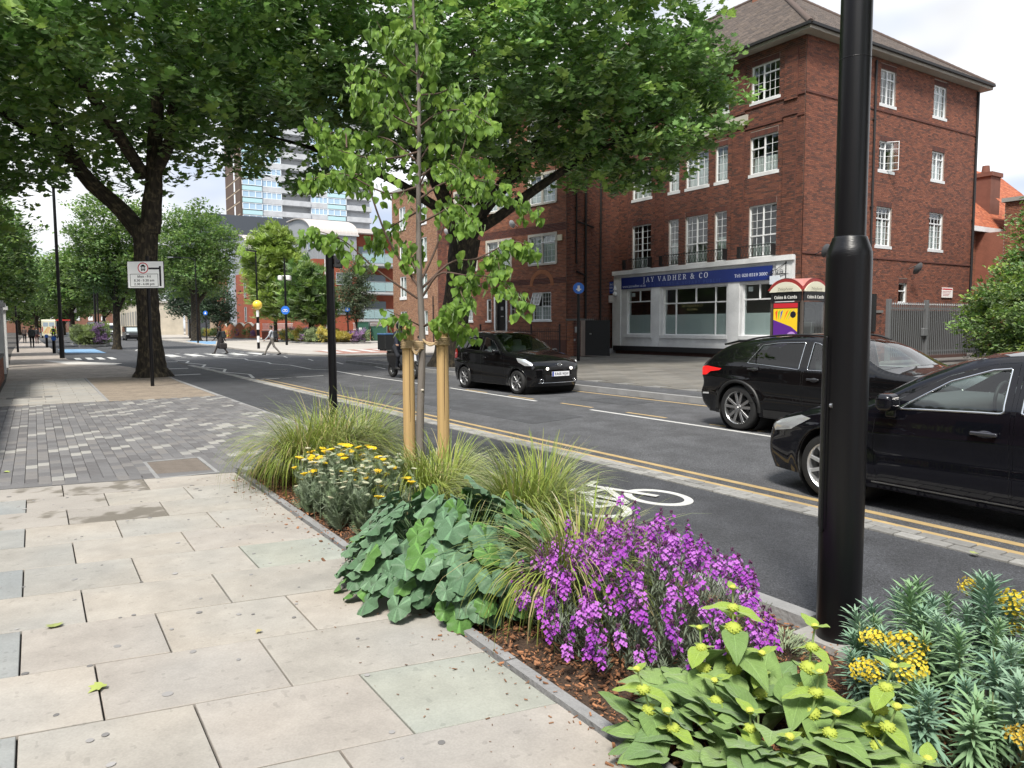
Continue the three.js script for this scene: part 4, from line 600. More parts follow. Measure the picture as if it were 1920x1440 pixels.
// ---- beige building with a dark metal top storey, and the low white range beyond
{
  const B = thing('beige_building', 'beige rendered building with deep window slots and dark metal upper storey', 'building', 26.5, 0, 140, 0);
  const be = met(M(lin(0.45, 0.36, 0.27), 0.85, { map: grimeT }), 0.3), dk = M(lin(0.055, 0.065, 0.08), 0.5);
  mesh('wall', [bx(0, 10, 0, 16.5, -26, 0)], be, B); mesh('upper_storey', [bx(-0.2, 22, 16.5, 21.8, -30, -1)], dk, B);
  for (let i = 0; i < 5; i++) mesh('window', [bx(-0.04, 0.02, 4, 15, -4 - i * 4.6, -2.4 - i * 4.6)], M(lin(0.03, 0.032, 0.035), 0.3), B);
  mesh('entrance', [bx(-2.5, -0.02, 0, 4.2, -8, -0.5)], dk, B);
  const Wt = thing('white_terrace', 'long low cream building beyond the trees at the end of the street', 'building', 19, 0, 178, 0);
  mesh('wall', [bx(0, 9, 0, 7, -60, 0)], met(M(lin(0.62, 0.56, 0.46), 0.85, { map: grimeT }), 0.2), Wt); mesh('roof', [bx(-0.3, 9.3, 7, 7.5, -60.3, 0.3)], M(lin(0.45, 0.42, 0.4), 0.8), Wt);
  for (let i = 0; i < 11; i++) mesh('window', [bx(-0.05, 0.02, 2.2, 5.2, -5.2 - i * 5.2, -2.2 - i * 5.2)], M(lin(0.25, 0.25, 0.24), 0.4), Wt);
}
// ---- tower block
{
  const B = thing('tower_block', 'tall pale tower block with blue glazed balconies and dark brick end wall', 'building', 40.8, 0, 176, -0.02);
  const Wd = 31, Ht = 58, st = 2.72, brick = met(M(lin(0.115, 0.075, 0.058), 0.9, { map: grimeT }), 0.2), conc = met(M(lin(0.58, 0.60, 0.63), 0.8, { map: grimeT }), 0.25), fr = M(lin(0.78, 0.82, 0.86), 0.4), bl = M(lin(0.36, 0.50, 0.64), 0.1), cy = M(lin(0.42, 0.62, 0.66), 0.25), band = M(lin(0.42, 0.34, 0.25), 0.8);
  mesh('core', [bx(0.3, Wd, 0, Ht, -16, -1.2)], conc, B);
  mesh('end_wall', [bx(-0.2, 0.29, 0, Ht, -16, -0.02)], brick, B);
  const g1 = [], g2 = [], g3 = [], g4 = [], g5 = [], rec = [], bnd = [];
  for (let k = 1; k < 21; k++) {
    const y = k * st;
    mesh('spandrel', [bx(4.6, 9.2, y, y + 1.15, -1.2, -0.05), bx(9.2, 15.8, y, y + 1.2, -1.2, 0.25), bx(15.8, 20, y, y + 1.15, -1.2, -0.05), bx(24.6, Wd, y, y + 1.2, -1.2, 0.25), bx(0.3, Wd, y - 0.12, y, -1.2, -0.1)], conc, B);
    for (const x of [0.3, 20]) { mesh('glazed_balcony', [bx(x, x + 4.3, y, y + 0.95, -1.19, 0.3)], cy, B); }
    for (const [x, w, n] of [[0.3, 4.3, 3], [4.7, 4.4, 4], [16, 3.9, 4], [20, 4.5, 3]]) { const z = w === 4.3 || n === 3 ? 0.22 : -0.1, W = mesh('window', [bx(x, x + w, y + 1.16, y + 1.24, z - 0.1, z + 0.03), bx(x, x + w, y + 2.5, y + 2.6, z - 0.1, z + 0.03), ...Array.from({ length: n + 1 }, (_, i) => bx(x + i * w / n - 0.07, x + i * w / n + 0.07, y + 1.24, y + 2.5, z - 0.1, z + 0.03))], fr, B); mesh('pane', [bx(x + 0.1, x + w - 0.1, y + 1.24, y + 2.5, z - 0.08, z - 0.05)], bl, W); }
    mesh('recess', [bx(9.3, 15.7, y + 1.21, y + 2.58, -1.19, -1.1)], M(lin(0.34, 0.35, 0.36), 0.6), B);
    mesh('floor_band', [bx(-0.24, -0.205, y - 0.12, y + 0.1, -15.9, -0.1)], band, B);
    mesh('stair_window', [bx(-0.25, -0.21, y + 0.3, y + 2.4, -6.2, -5.0)], fr, B);
  }
  mesh('roof', [bx(-0.3, Wd + 0.2, Ht, Ht + 0.8, -16.2, 0.4)], conc, B);
}
// ---- house with orange tiled roof and brick wing behind the gate yard
{
  const B = thing('tiled_house', 'brick house with bright orange tiled roof and white gutters beyond the yard', 'building', 38, 0.2, 22, 0);
  const tile = [[0.42, 0.12, 0.055], [0.36, 0.10, 0.05], [0.46, 0.145, 0.07]], w = 22, Ht = 6.9;
  const [m, c] = bricks([[0, w, 0, Ht, 0.002, []]], 'warm', 41); mesh('wall', [bx(0, w, 0, Ht, -8, -0.012)], mortar, B); instanced('brick_courses', brickGeo, brickMat, m, B, c);
  mesh('wing', [bx(8.4, w, 0, 6.6, 0.02, 2.4)], met(M(lin(0.30, 0.11, 0.07), 0.9, { map: grimeT, bumpMap: grimeB, bumpScale: 0.01 }), 0.7), B);
  const rf = mesh('roof', [quad(v3(-0.3, Ht, 0.4), v3(w, Ht, 0.4), v3(w, Ht + 5.2, -5), v3(5.6, Ht + 5.2, -5)), quad(v3(-0.3, Ht, -8.4), v3(-0.3, Ht, 0.4), v3(5.6, Ht + 5.2, -5), v3(5.6, Ht + 5.2, -5.01)), quad(v3(8.0, 6.7, 2.8), v3(w, 6.7, 2.8), v3(w, 8.8, 0), v3(10.6, 8.8, 0))], M(lin(0.25, 0.07, 0.035), 0.9), B);
  tiles(rf, 'roof_tiles', v3(-0.3, Ht, 0.4), v3(1, 0, 0), v3(0, 5.2, -5.4).normalize(), 0, 7.5, tileM, 43, tile, (v) => [v / 7.5 * 5.9, w]);
  tiles(rf, 'roof_tiles', v3(8.0, 6.7, 2.8), v3(1, 0, 0), v3(0, 2.1, -2.8).normalize(), 0, 3.5, tileM, 44, tile, (v) => [v / 3.5 * 2.6, w - 8]);
  mesh('gutter', [box(w, 0.28, 0.12, w / 2, Ht - 0.1, 0.46), box(w - 8, 0.28, 0.12, w / 2 + 4, 6.6, 2.86)], MAT.white, B); downpipe(B, 9.2, 0, 6.5, 2.5); downpipe(B, 1.2, 0, 6.3, 0.1);
  mesh('chimney', [bx(11.6, 12.8, 7, 10.4, -2, -0.8), bx(11.5, 12.9, 10.4, 10.65, -2.1, -0.7), cyl(0.25, 0.2, 0.5, 12.2, 10.9, -1.4)], met(M(lin(0.20, 0.08, 0.055), 0.9, { map: grimeT }), 0.7), rf);
  const N = thing('brick_wing', 'tall narrow brick wing with stone coping at the edge of the yard', 'building', 38.2, 0.1, 15.4, 0);
  mesh('wall', [bx(0, 6, 0, 7.1, -1.5, -0.012)], mortar, N); const [mb, cb] = bricks([[0, 6, 0, 7.1, 0.002, []], [-1.49, -0.02, 0, 7.1, -0.002, [], 'x']], 'warm', 45); instanced('brick_courses', brickGeo, brickMat, mb, N, cb);
  mesh('coping', [bx(-0.15, 6, 7.1, 7.28, -1.6, 0.15)], MAT.concrete, N); mesh('render_band', [bx(-0.1, 6, 0, 2.6, 0.02, 0.2)], met(M(lin(0.42, 0.38, 0.33), 0.9, { map: grimeT }), 0.5), N);
}
// ---- gate posts, timber gate and low wall beside the footway
{
  const B = thing('garden_wall', 'low brown brick garden wall with dark timber gate beside the footway', 'wall', -0.86, 0, 19.5);
  const [m, c] = bricks([[-9, 8.5, 0, 0.75, 0.0, [], 'x', 'warm']], 'warm', 51); mesh('wall', [bx(-0.22, -0.012, 0, 0.75, -8.5, 9)], mortar, B); instanced('brick_courses', brickGeo, brickMat, m, B, c);
  mesh('coping', [bx(-0.26, 0.05, 0.75, 0.83, -8.5, 9)], MAT.kerbDark, B); mesh('timber_fence', Array.from({ length: 56 }, (_, i) => box(0.03, 1.0, 0.13, -0.1, 1.34, -8.4 + i * 0.145)), M(lin(0.035, 0.022, 0.016), 0.8), B);
  const G = thing('gate_pier', 'white painted gate pier with flat cap beside the timber fence', 'gate pier', -1.0, 0, 31.5);
  mesh('pier', [bx(-0.4, 0.12, 0, 2.35, -0.5, 0)], MAT.white, G); mesh('cap', [bx(-0.48, 0.2, 2.35, 2.5, -0.58, 0.08), bx(-0.42, 0.14, 2.5, 2.58, -0.52, 0.02)], MAT.white, G);
  const G2 = copy(G, 'white painted gate pier farther on beside the hedge trees', -1.05, 0, 36.5);
}
// ---------------------------------------------------------------- trees
const barkT = tex(512, 512, (u, v) => { const a = fbm(u * 24, v * 5, 24, 4, 3), p = fbm(u * 6, v * 6, 6, 4, 9); let b = 0.24 + 0.22 * (a - 0.5) + 0.1 * (p - 0.5); const k = sstep(0.56, 0.62, p) * 0.10; return [(b + k) * 1.03, (b + k) * 0.93, (b + k * 0.8) * 0.78]; });
const barkB = tex(512, 512, (u, v) => fbm(u * 26, v * 6, 26, 4, 3), { srgb: false });
const barkM = M(lin(0.9, 0.9, 0.9), 0.95, { map: barkT, bumpMap: barkB, bumpScale: 0.03 });
const barkDark = M(lin(0.55, 0.54, 0.52), 0.95, { map: barkT, bumpMap: barkB, bumpScale: 0.03 });
const leafMat = () => M('#ffffff', 1, { transmission: 0.45, thickness: 0, ior: 1.35, side: THREE.DoubleSide, clearcoat: 0.22, clearcoatRoughness: 0.5 });
const LEAFM = leafMat(0.5);
function fan(pts, fold = 0.0, cup = 0) {                     // leaf lying in x-y (stalk at the origin, tip +y), folded along the midrib
  const pos = [], n = pts.length, c = [0, 0.42];
  const z = (x, y) => Math.abs(x) * fold - cup * y * y;
  for (let i = 0; i < n; i++) { const a = pts[i], b = pts[(i + 1) % n]; pos.push(c[0], c[1], z(...c), a[0], a[1], z(...a), b[0], b[1], z(...b)); }
  const g = new THREE.BufferGeometry(); g.setAttribute('position', new THREE.Float32BufferAttribute(pos, 3)); g.computeVertexNormals(); return clean(g);
}
const planeLeaf = fan([[0, 0], [0.28, -0.02], [0.55, 0.22], [0.36, 0.36], [0.52, 0.66], [0.22, 0.62], [0, 1.02], [-0.22, 0.62], [-0.52, 0.66], [-0.36, 0.36], [-0.55, 0.22], [-0.28, -0.02]], 0.18, 0.12);
const ovalLeaf = fan([[0, 0], [0.24, 0.2], [0.3, 0.5], [0.16, 0.8], [0, 1.0], [-0.16, 0.8], [-0.3, 0.5], [-0.24, 0.2]], 0.25, 0.15);
const feather = (() => { const g = []; for (let i = 0; i < 5; i++) for (const s of [-1, 1]) { const l = fan([[0, 0], [0.1, 0.25], [0, 0.6], [-0.1, 0.25]], 0.1); l.rotateZ(s * 1.1); l.translate(0, 0.15 + i * 0.2, 0); g.push(l); } const t = fan([[0, 0], [0.1, 0.25], [0, 0.5], [-0.1, 0.25]]); t.translate(0, 1.05, 0); g.push(t); return join(g); })();
function sprig(leaf, n, size, spread, seed, flat = 0.6) {    // a twig end: n leaves hanging in random directions
  const r = rng(seed), g = [];
  for (let i = 0; i < n; i++) { const q = leaf.clone(), s = size * (0.7 + 0.6 * r()); q.scale(s, s, s); q.applyQuaternion(eul(-0.9 - r() * flat + (r() - 0.5) * 1.2, r() * 6.283, (r() - 0.5) * 0.9)); const a = r() * 6.283, d = spread * Math.sqrt(r()); g.push(q.translate(Math.cos(a) * d, (r() - 0.5) * spread * 0.9, Math.sin(a) * d)); }
  return join(g);
}
const SPR = { plane: [sprig(planeLeaf, 9, 0.19, 0.30, 1), sprig(planeLeaf, 9, 0.18, 0.33, 2), sprig(planeLeaf, 8, 0.21, 0.30, 3)], oval: [sprig(ovalLeaf, 12, 0.13, 0.32, 4), sprig(ovalLeaf, 12, 0.14, 0.34, 5)], feather: [sprig(feather, 5, 0.26, 0.28, 6, 0.3), sprig(feather, 5, 0.28, 0.3, 7, 0.3)] };
// crown grown towards points spread through lobes; each point carries leafy twig ends
function growTree(o, { seed, trunk, limbs = [], blobs, n, per = 12, spread = 0.75, kind = 'plane', size = 1, cols, bark = barkM, shell = 0.55, twig = 0.03, sides = 6 }) {
  const r = rng(seed), nodes = [], addNodes = (pts, rad) => pts.forEach((p, i) => nodes.push([p, rad[i]]));
  const fine = (pts, rad, m) => { const c = new THREE.CatmullRomCurve3(pts), P = [], R = []; for (let i = 0; i <= m; i++) { const t = i / m, f = t * (rad.length - 1), k = Math.min(rad.length - 2, Math.floor(f)); P.push(c.getPoint(t)); R.push(lerp(rad[k], rad[k + 1], f - k)); } return [P, R]; };
  const [tp, tr] = fine(trunk[0], trunk[1], 18);
  mesh('trunk', [taper(tp, tr, 20, 0.12, r)], bark, o);
  tp.slice(-4).forEach((p, i) => nodes.push([p, tr[tr.length - 4 + i]]));
  for (const [p, q] of limbs) { const [lp, lr] = fine(p, q, 14); mesh('limb', [taper(lp, lr, 10, 0.15, r)], bark, o); addNodes(lp.slice(2), lr.slice(2)); }
  const pts = [], tot = blobs.reduce((a, b) => a + b[3] * b[4] * b[5], 0);
  for (const [cx, cy, cz, rx, ry, rz, w = 1] of blobs) { const m = Math.round(n * rx * ry * rz / tot * w); for (let i = 0; i < m; i++) { let best = null, bd = -1; for (let k = 0; k < 3; k++) { const a = r() * 6.283, c = 2 * r() - 1, d = Math.pow(r(), 1 / 3 * shell + 0.08), sq = Math.sqrt(1 - c * c), p = v3(cx + rx * d * sq * Math.cos(a), cy + ry * d * c, cz + rz * d * sq * Math.sin(a)); let md = 9; for (const q of pts) md = Math.min(md, q.distanceToSquared(p)); if (md > bd) { bd = md; best = p; } } pts.push(best); } }
  const base = tp[tp.length - 1]; pts.sort((a, b) => a.distanceToSquared(base) - b.distanceToSquared(base));
  const wood = [], ms = SPR[kind].map(() => []), cs = SPR[kind].map(() => []);
  for (const p of pts) {
    let bn = null, bd = 1e9; for (const nd of nodes) { const d = nd[0].distanceTo(p) + (nd[0].y > p.y ? (nd[0].y - p.y) * 0.6 : 0); if (d < bd) { bd = d; bn = nd; } }
    const a = bn[0], L = a.distanceTo(p), rad0 = Math.min(bn[1] * 0.7, twig * (0.4 + L * 0.35)), m = a.clone().lerp(p, 0.5).add(v3((r() - 0.5) * L * 0.2, L * 0.12, (r() - 0.5) * L * 0.2));
    const [bp, br] = fine([a, m, p], [rad0, rad0 * 0.6, 0.008], 5); wood.push(taper(bp, br, sides > 5 ? 5 : 4)); bp.slice(1).forEach((q, i) => nodes.push([q, br[i + 1]]));
    const tone = 0.75 + 0.5 * r(), k = per * (0.7 + 0.6 * r());
    for (let i = 0; i < k; i++) {
      const g = () => (r() + r() + r() - 1.5) * 1.15, q = p.clone().add(v3(g() * spread, g() * spread * 0.7, g() * spread)), id = r() * SPR[kind].length | 0, t = tone * (0.7 + 0.6 * r()), c = cols[r() * cols.length | 0];
      ms[id].push(mat4(q, eul((r() - 0.5) * 0.7, r() * 6.283, (r() - 0.5) * 0.7), size * (0.8 + 0.4 * r()))); cs[id].push(lin(c[0] * t, c[1] * t, c[2] * t));
    }
  }
  if (wood.length) mesh('branches', wood, bark, o);
  SPR[kind].forEach((g, i) => { instanced('crown', g, LEAFM, ms[i], o, cs[i]); });
  return o;
}
const GREEN = [[0.20, 0.355, 0.078], [0.17, 0.315, 0.078], [0.275, 0.42, 0.085], [0.145, 0.275, 0.075]], LIME = [[0.23, 0.33, 0.05], [0.19, 0.29, 0.045], [0.26, 0.36, 0.06]], DEEP = [[0.062, 0.14, 0.045], [0.075, 0.16, 0.05], [0.055, 0.12, 0.042]], MIDG = [[0.14, 0.245, 0.05], [0.10, 0.20, 0.046], [0.18, 0.285, 0.055]];
const VIEW = -0.5725;
{ // plane tree in the gravel pit by the footway; local x = across the view, z = towards the viewer
  const o = thing('plane_tree', 'mature plane tree rising from buff gravel behind the timetable sign', 'tree', 3.24, -0.02, 26.9, VIEW, 'street plane trees');
  growTree(o, {
    seed: 101, n: 620, per: 13, twig: 0.019, spread: 0.72, cols: GREEN,
    trunk: [[v3(0, -0.1, 0), v3(-0.02, 0.35, 0), v3(-0.05, 1.3, 0), v3(-0.08, 3.0, 0), v3(-0.05, 4.9, 0)], [0.70, 0.44, 0.35, 0.33, 0.40]],
    limbs: [[[v3(-0.1, 4.6, 0), v3(-0.9, 5.5, -0.1), v3(-1.9, 6.6, 0.2), v3(-2.6, 8.6, 0.5), v3(-2.9, 12, 0.2)], [0.3, 0.27, 0.22, 0.15, 0.05]], [[v3(-1.6, 6.3, 0.1), v3(-2.6, 7.4, 0.8), v3(-4.2, 8.6, 2.2), v3(-5.8, 9.8, 3.5)], [0.15, 0.11, 0.07, 0.03]], [[v3(0.1, 4.7, 0), v3(0.3, 6.3, 0), v3(0.35, 8.2, -0.2), v3(0.5, 11, -0.3), v3(0.2, 15, 0)], [0.33, 0.27, 0.22, 0.15, 0.04]], [[v3(0.35, 6.6, 0), v3(0.95, 7.4, 0.3), v3(1.3, 8.6, 0.6), v3(2.6, 10.5, 1.2), v3(3.8, 12.5, 2)], [0.2, 0.18, 0.15, 0.1, 0.04]], [[v3(0, 6.5, 0), v3(-0.5, 8.5, 2), v3(-1, 9.8, 4.5), v3(-1.6, 10.4, 7)], [0.2, 0.15, 0.1, 0.04]]],
    blobs: [[-5.9, 6.2, 1.5, 3.0, 2.0, 3.4, 1.8], [-1.0, 13.2, 0, 8.2, 6.6, 7.5], [-5.8, 7.7, 2.0, 3.9, 2.6, 4.2], [-3.2, 8.2, 5.0, 3.6, 1.8, 3.0], [3.6, 9.6, 0.5, 3.0, 2.0, 3.2], [-0.5, 10.3, 6.5, 4.2, 2.2, 3.2]],
  });
}
{ // plane tree on the far side behind the small hatchback
  const o = thing('plane_tree', 'mature plane tree leaning over the parked scooter and small black hatchback', 'tree', 13.6, 0.04, 25.2, VIEW, 'street plane trees');
  growTree(o, {
    seed: 202, n: 640, per: 13, twig: 0.019, spread: 0.72, cols: GREEN, bark: barkDark,
    trunk: [[v3(-0.2, -0.1, 0), v3(-0.12, 0.5, 0), v3(0.0, 1.6, 0), v3(0.22, 3.2, 0), v3(0.45, 4.9, 0)], [0.86, 0.66, 0.56, 0.5, 0.58]],
    limbs: [[[v3(0.3, 4.5, 0), v3(0.0, 5.6, 0), v3(-0.6, 7.0, 0.2), v3(-2.0, 9.0, 0.5), v3(-4, 11.5, 1)], [0.36, 0.3, 0.24, 0.15, 0.05]], [[v3(0.5, 4.7, 0), v3(1.0, 5.8, 0), v3(2.0, 6.9, 0.2), v3(3.4, 8.6, 0.3), v3(5.4, 11, 0.4)], [0.36, 0.32, 0.26, 0.17, 0.05]], [[v3(0.6, 5.1, 0), v3(1.5, 5.5, 0.4), v3(3.2, 6.6, 1.0), v3(5.6, 8.0, 1.4), v3(8.0, 9.0, 1.6)], [0.24, 0.2, 0.16, 0.1, 0.04]], [[v3(0.4, 5.0, 0), v3(0.5, 7.0, -0.5), v3(0.9, 10.5, -1), v3(0.4, 15, -0.6)], [0.3, 0.25, 0.16, 0.05]], [[v3(-0.2, 5.8, 0), v3(-2.2, 7.0, 0.6), v3(-4.8, 8.0, 0.8), v3(-6.8, 8.6, 0.8)], [0.2, 0.15, 0.09, 0.03]]],
    blobs: [[1.2, 13.6, 0, 9.0, 6.6, 7.6], [-5.2, 9.0, 1, 3.2, 2.4, 3.4], [6.2, 9.6, 1.2, 3.9, 2.8, 3.4], [1.2, 9.6, 3.4, 5.2, 2.0, 3.2], [8.6, 10.6, 0.5, 1.9, 2.6, 2.4], [6.4, 8.1, 1.2, 3.2, 1.5, 2.6, 1.3]],
  });
}
// other trees: [name, label, x, s, height, crown width, trunk r, kind, cols, n, per, size, crownBase]
const treeSpec = [
  ['lime_tree', 'rounded mid green lime tree behind the mature plane by the crossing', 5.3, 64, 11.5, 7.2, 0.28, 'oval', MIDG, 150, 12, 1.7, 3.4],
  ['lime_tree', 'broad green tree with divided trunk before the beige building', 15.8, 92, 15.5, 11, 0.55, 'oval', MIDG, 190, 12, 2.1, 4.2],
  ['lime_tree', 'leafy street tree above the bus stop sign post', -2.6, 52, 9.5, 6.0, 0.25, 'oval', MIDG, 170, 13, 1.6, 1.6],
  ['lime_tree', 'leafy tree crowding over the white gate pier', -3.4, 40, 8.2, 5.6, 0.22, 'oval', MIDG, 190, 13, 1.4, 0.8],
  ['lime_tree', 'rounded green tree along the footway past the bus stop sign', -3.6, 72, 12, 7.5, 0.3, 'oval', MIDG, 150, 12, 2.0, 2.4],
  ['lime_tree', 'rounded green tree overhanging the group of walkers', -4.0, 98, 13, 9, 0.3, 'oval', MIDG, 130, 12, 2.4, 3.2],
  ['lime_tree', 'leafy green tree standing by the bus shelter', 4.6, 118, 12, 9, 0.3, 'oval', MIDG, 130, 11, 2.6, 3.6],
  ['lime_tree', 'leafy green tree at the far end of the street', 0.5, 170, 14, 13, 0.35, 'oval', MIDG, 130, 11, 3.4, 4.2],
  ['lime_tree', 'leafy green tree beside the cream building', 10.5, 150, 12, 9, 0.3, 'oval', MIDG, 110, 11, 3.0, 4.2],
  ['lime_tree', 'tall green tree closing the street beyond the ambulance', -3, 225, 19, 20, 0.4, 'oval', MIDG, 150, 11, 4.2, 3.0],
  ['lime_tree', 'mid green tree over the cream building and white van', 13.8, 118, 12.5, 8.5, 0.3, 'oval', MIDG, 110, 11, 2.6, 4.4],
  ['lime_tree', 'spreading green tree filling the far bend behind the bus shelter', 6, 205, 15, 16, 0.4, 'oval', MIDG, 120, 11, 3.8, 3.0],
  ['lime_tree', 'leafy tree on the footway side far beyond the walkers', -7, 150, 14, 11, 0.3, 'oval', MIDG, 110, 11, 3.0, 2.4],
  ['lime_tree', 'distant green tree at the very end of the street', 2.5, 300, 20, 30, 0.5, 'oval', MIDG, 150, 11, 5.5, 2.0],
  ['robinia_tree', 'feathery bright green tree in front of the modern flats', 21.1, 78, 11.4, 5.2, 0.2, 'feather', LIME, 170, 10, 2.1, 2.0],
  ['robinia_tree', 'lower feathery tree next to the pole with twin cameras', 22.3, 70.5, 7.2, 4.6, 0.16, 'feather', MIDG, 110, 10, 1.8, 1.6],
  ['young_street_tree', 'slim staked young tree in the planter behind the zebra crossing', 24.3, 72.5, 5.2, 2.6, 0.07, 'oval', LIME, 40, 10, 1.3, 1.6],
  ['young_street_tree', 'slim grey green young tree at the planter end by the cabinets', 25.6, 66.5, 8.0, 3.0, 0.1, 'oval', [[0.10, 0.145, 0.07], [0.085, 0.13, 0.06]], 64, 11, 1.3, 1.8],
  ['young_street_tree', 'small dark leaved tree before the barrel roofed flats', 20.3, 103, 7.6, 5, 0.1, 'oval', [[0.06, 0.11, 0.06], [0.07, 0.13, 0.06]], 60, 11, 2.0, 1.6],
  ['young_street_tree', 'small bluish green tree in front of the beige building', 18.4, 112, 9.6, 6, 0.12, 'oval', [[0.055, 0.10, 0.06], [0.065, 0.12, 0.06]], 70, 11, 2.2, 2.2],
];
treeSpec.forEach(([nm, label, x, s, h, w, tr, kind, cols, n, per, size, cb], i) => {
  const o = thing(nm, label, 'tree', x, 0, s, i * 1.7, nm === 'lime_tree' ? 'leafy street trees' : nm === 'robinia_tree' ? 'feathery trees before the flats' : 'young trees by the flats'), R = w / 2, cy = (h + cb) / 2, ry = (h - cb) / 2, r = rng(300 + i), th = Math.min(cb + ry * 0.9, h * 0.6);
  const lim = []; for (let k = 0; k < 4; k++) { const a = k * 1.57 + r(), y0 = Math.max(0.3, cb * 0.75 + k * 0.15 * ry); lim.push([[v3(0, y0, 0), v3(Math.cos(a) * R * 0.25, y0 + ry * 0.35, Math.sin(a) * R * 0.25), v3(Math.cos(a) * R * 0.6, y0 + ry * 0.9, Math.sin(a) * R * 0.6)], [tr * 0.55, tr * 0.35, tr * 0.1]]); }
  growTree(o, { seed: 400 + i, n, per, spread: 0.42 * size, kind, size, cols, bark: barkDark, trunk: [[v3(0, -0.1, 0), v3(0.02, 0.4, 0), v3(0.08, th * 0.6, 0.05), v3(0, th, 0)], [tr * 1.5, tr, tr * 0.8, tr * 0.4]], limbs: lim, blobs: [[0, cy + ry * 0.08, 0, R * 0.86, ry * 0.95, R * 0.86], [R * 0.35, cy - ry * 0.35, R * 0.2, R * 0.6, ry * 0.5, R * 0.6], [-R * 0.4, cy - ry * 0.2, -R * 0.1, R * 0.55, ry * 0.5, R * 0.55]], twig: 0.02, sides: 4 });
});
// ---- staked young tree with drooping heart-shaped leaves
{
  const o = thing('young_tree', 'slender young tree with drooping heart shaped leaves tied between two stakes', 'tree', 3.05, -0.02, 6.35, VIEW);
  const r = rng(55), zc = 6.99, k = zc / 1387, hz = 612, q = (x, y, d = 0) => v3((540 + x / 2.25 - 787) * k, 1.62 + (hz - y / 2.25) * k * 1.0, d);
  const bm = M(lin(0.17, 0.15, 0.135), 0.9, { bumpMap: barkB, bumpScale: 0.006 }), tw = M(lin(0.10, 0.065, 0.05), 0.85);
  const tp = [v3(0.0, 0, 0), v3(0.0, 0.7, 0), q(570, 1440), q(562, 1150), q(563, 850), q(570, 560), q(568, 300), q(553, 80), q(556, 20)];
  mesh('trunk', [taper(new THREE.CatmullRomCurve3(tp).getPoints(40), Array.from({ length: 41 }, (_, i) => lerp(0.042, 0.007, Math.pow(i / 40, 0.9)) * (1 + 0.05 * Math.sin(i * 2.7))), 10)], bm, o);
  const B = [
    [[553, 1205], [430, 1015], [330, 750], [270, 640], [95, 490], 0.25], [[553, 1260], [400, 1150], [270, 1030], [150, 990], -0.35], [[575, 1175], [640, 1030], [690, 850], [780, 540], [860, 395], 0.1], [[575, 1215], [700, 1110], [800, 1100], [960, 1030], [1015, 1050], -0.1], [[575, 1250], [650, 1160], [760, 1170], [900, 1190], [1000, 1290], -0.3], [[545, 1140], [525, 1090], [545, 1020], 0.1],
    [[560, 800], [440, 830], [250, 750], [120, 780], -0.1], [[562, 700], [450, 600], [370, 560], [300, 520], 0.4], [[566, 850], [680, 770], [880, 770], [1040, 870], 0.35], [[566, 600], [520, 470], [430, 350], [310, 310], 0.0], [[570, 560], [650, 520], [760, 520], [870, 590], -0.3], [[570, 430], [650, 400], [700, 345], 0.3], [[567, 350], [490, 300], [420, 175], -0.2], [[560, 200], [590, 150], [590, 105], 0.1], [[556, 110], [520, 120], [490, 130], 0.1],
    [[563, 1375], [510, 1345], [440, 1310], -0.2], [[572, 1378], [650, 1340], [720, 1290], -0.35], [[572, 1380], [680, 1345], [770, 1390], -0.1], [[565, 760], [650, 690], [740, 640], [830, 640], 0.5], [[560, 900], [500, 920], [400, 960], [330, 1000], 0.4], [[562, 660], [480, 700], [400, 720], [230, 690], -0.5], [[568, 480], [500, 430], [440, 440], 0.5], [[570, 380], [620, 330], [640, 290], -0.4], [[566, 950], [640, 930], [740, 900], [800, 980], -0.5], [[562, 560], [490, 540], [430, 500], [330, 440], -0.4],
    [[330, 750], [250, 730], [190, 720], 0.3], [[690, 850], [800, 820], [840, 700], 0.3], [[430, 350], [350, 380], [320, 440], 0.2], [[270, 640], [250, 560], [160, 560], 0.2], [[800, 1100], [880, 1090], [900, 1150], -0.2], [[760, 1170], [740, 1230], [760, 1280], -0.3], [[780, 540], [830, 450], [800, 380], 0.3], [[567, 300], [520, 230], [530, 180], 0.3], [[566, 700], [620, 600], [700, 470], 0.2], [[563, 800], [610, 740], [700, 720], [790, 800], -0.2],
  ];
  const heart = (() => { const g = new THREE.PlaneGeometry(1, 1, 6, 6), p = g.attributes.position; for (let i = 0; i < p.count; i++) { const u = p.getX(i) * 2, v = p.getY(i) + 0.5; const w = 0.46 * Math.pow(Math.sin(Math.PI * Math.pow(clamp(v, 0.001, 0.999), 0.62)), 0.75) * (1 - 0.1 * v); const x = u * w, y = -v + 0.14 * (1 - Math.abs(u)) * (v < 0.2 ? -0.6 : 0) + (v < 0.16 ? 0.10 * Math.sin(Math.abs(u) * Math.PI) : 0); p.setXYZ(i, x, y, 0.26 * Math.abs(x) - 0.22 * v * v + 0.04 * Math.sin(v * 7)); } g.computeVertexNormals(); return g; })();
  const veinT = tex(128, 128, (u, v) => { const x = Math.abs(u - 0.5) * 2, side = Math.abs(((v * 7 + x * 1.8) % 1) - 0.5) > 0.44 ? 0.08 : 0, mid = x < 0.05 ? 0.12 : 0, n = 0.06 * (fbm(u * 12, v * 12, 12, 3, 2) - 0.5); const b = 0.88 + side + mid + n; return [b, b, b * 0.93]; });
  const cols = [[0.22, 0.40, 0.055], [0.18, 0.34, 0.05], [0.28, 0.46, 0.07], [0.15, 0.29, 0.045]], lm = cols.map((c) => M(lin(...c), 1, { map: veinT, transmission: 0.38, thickness: 0, ior: 1.4, side: THREE.DoubleSide, clearcoat: 0.2, clearcoatRoughness: 0.45 })), wood = [], single = [], all = [];
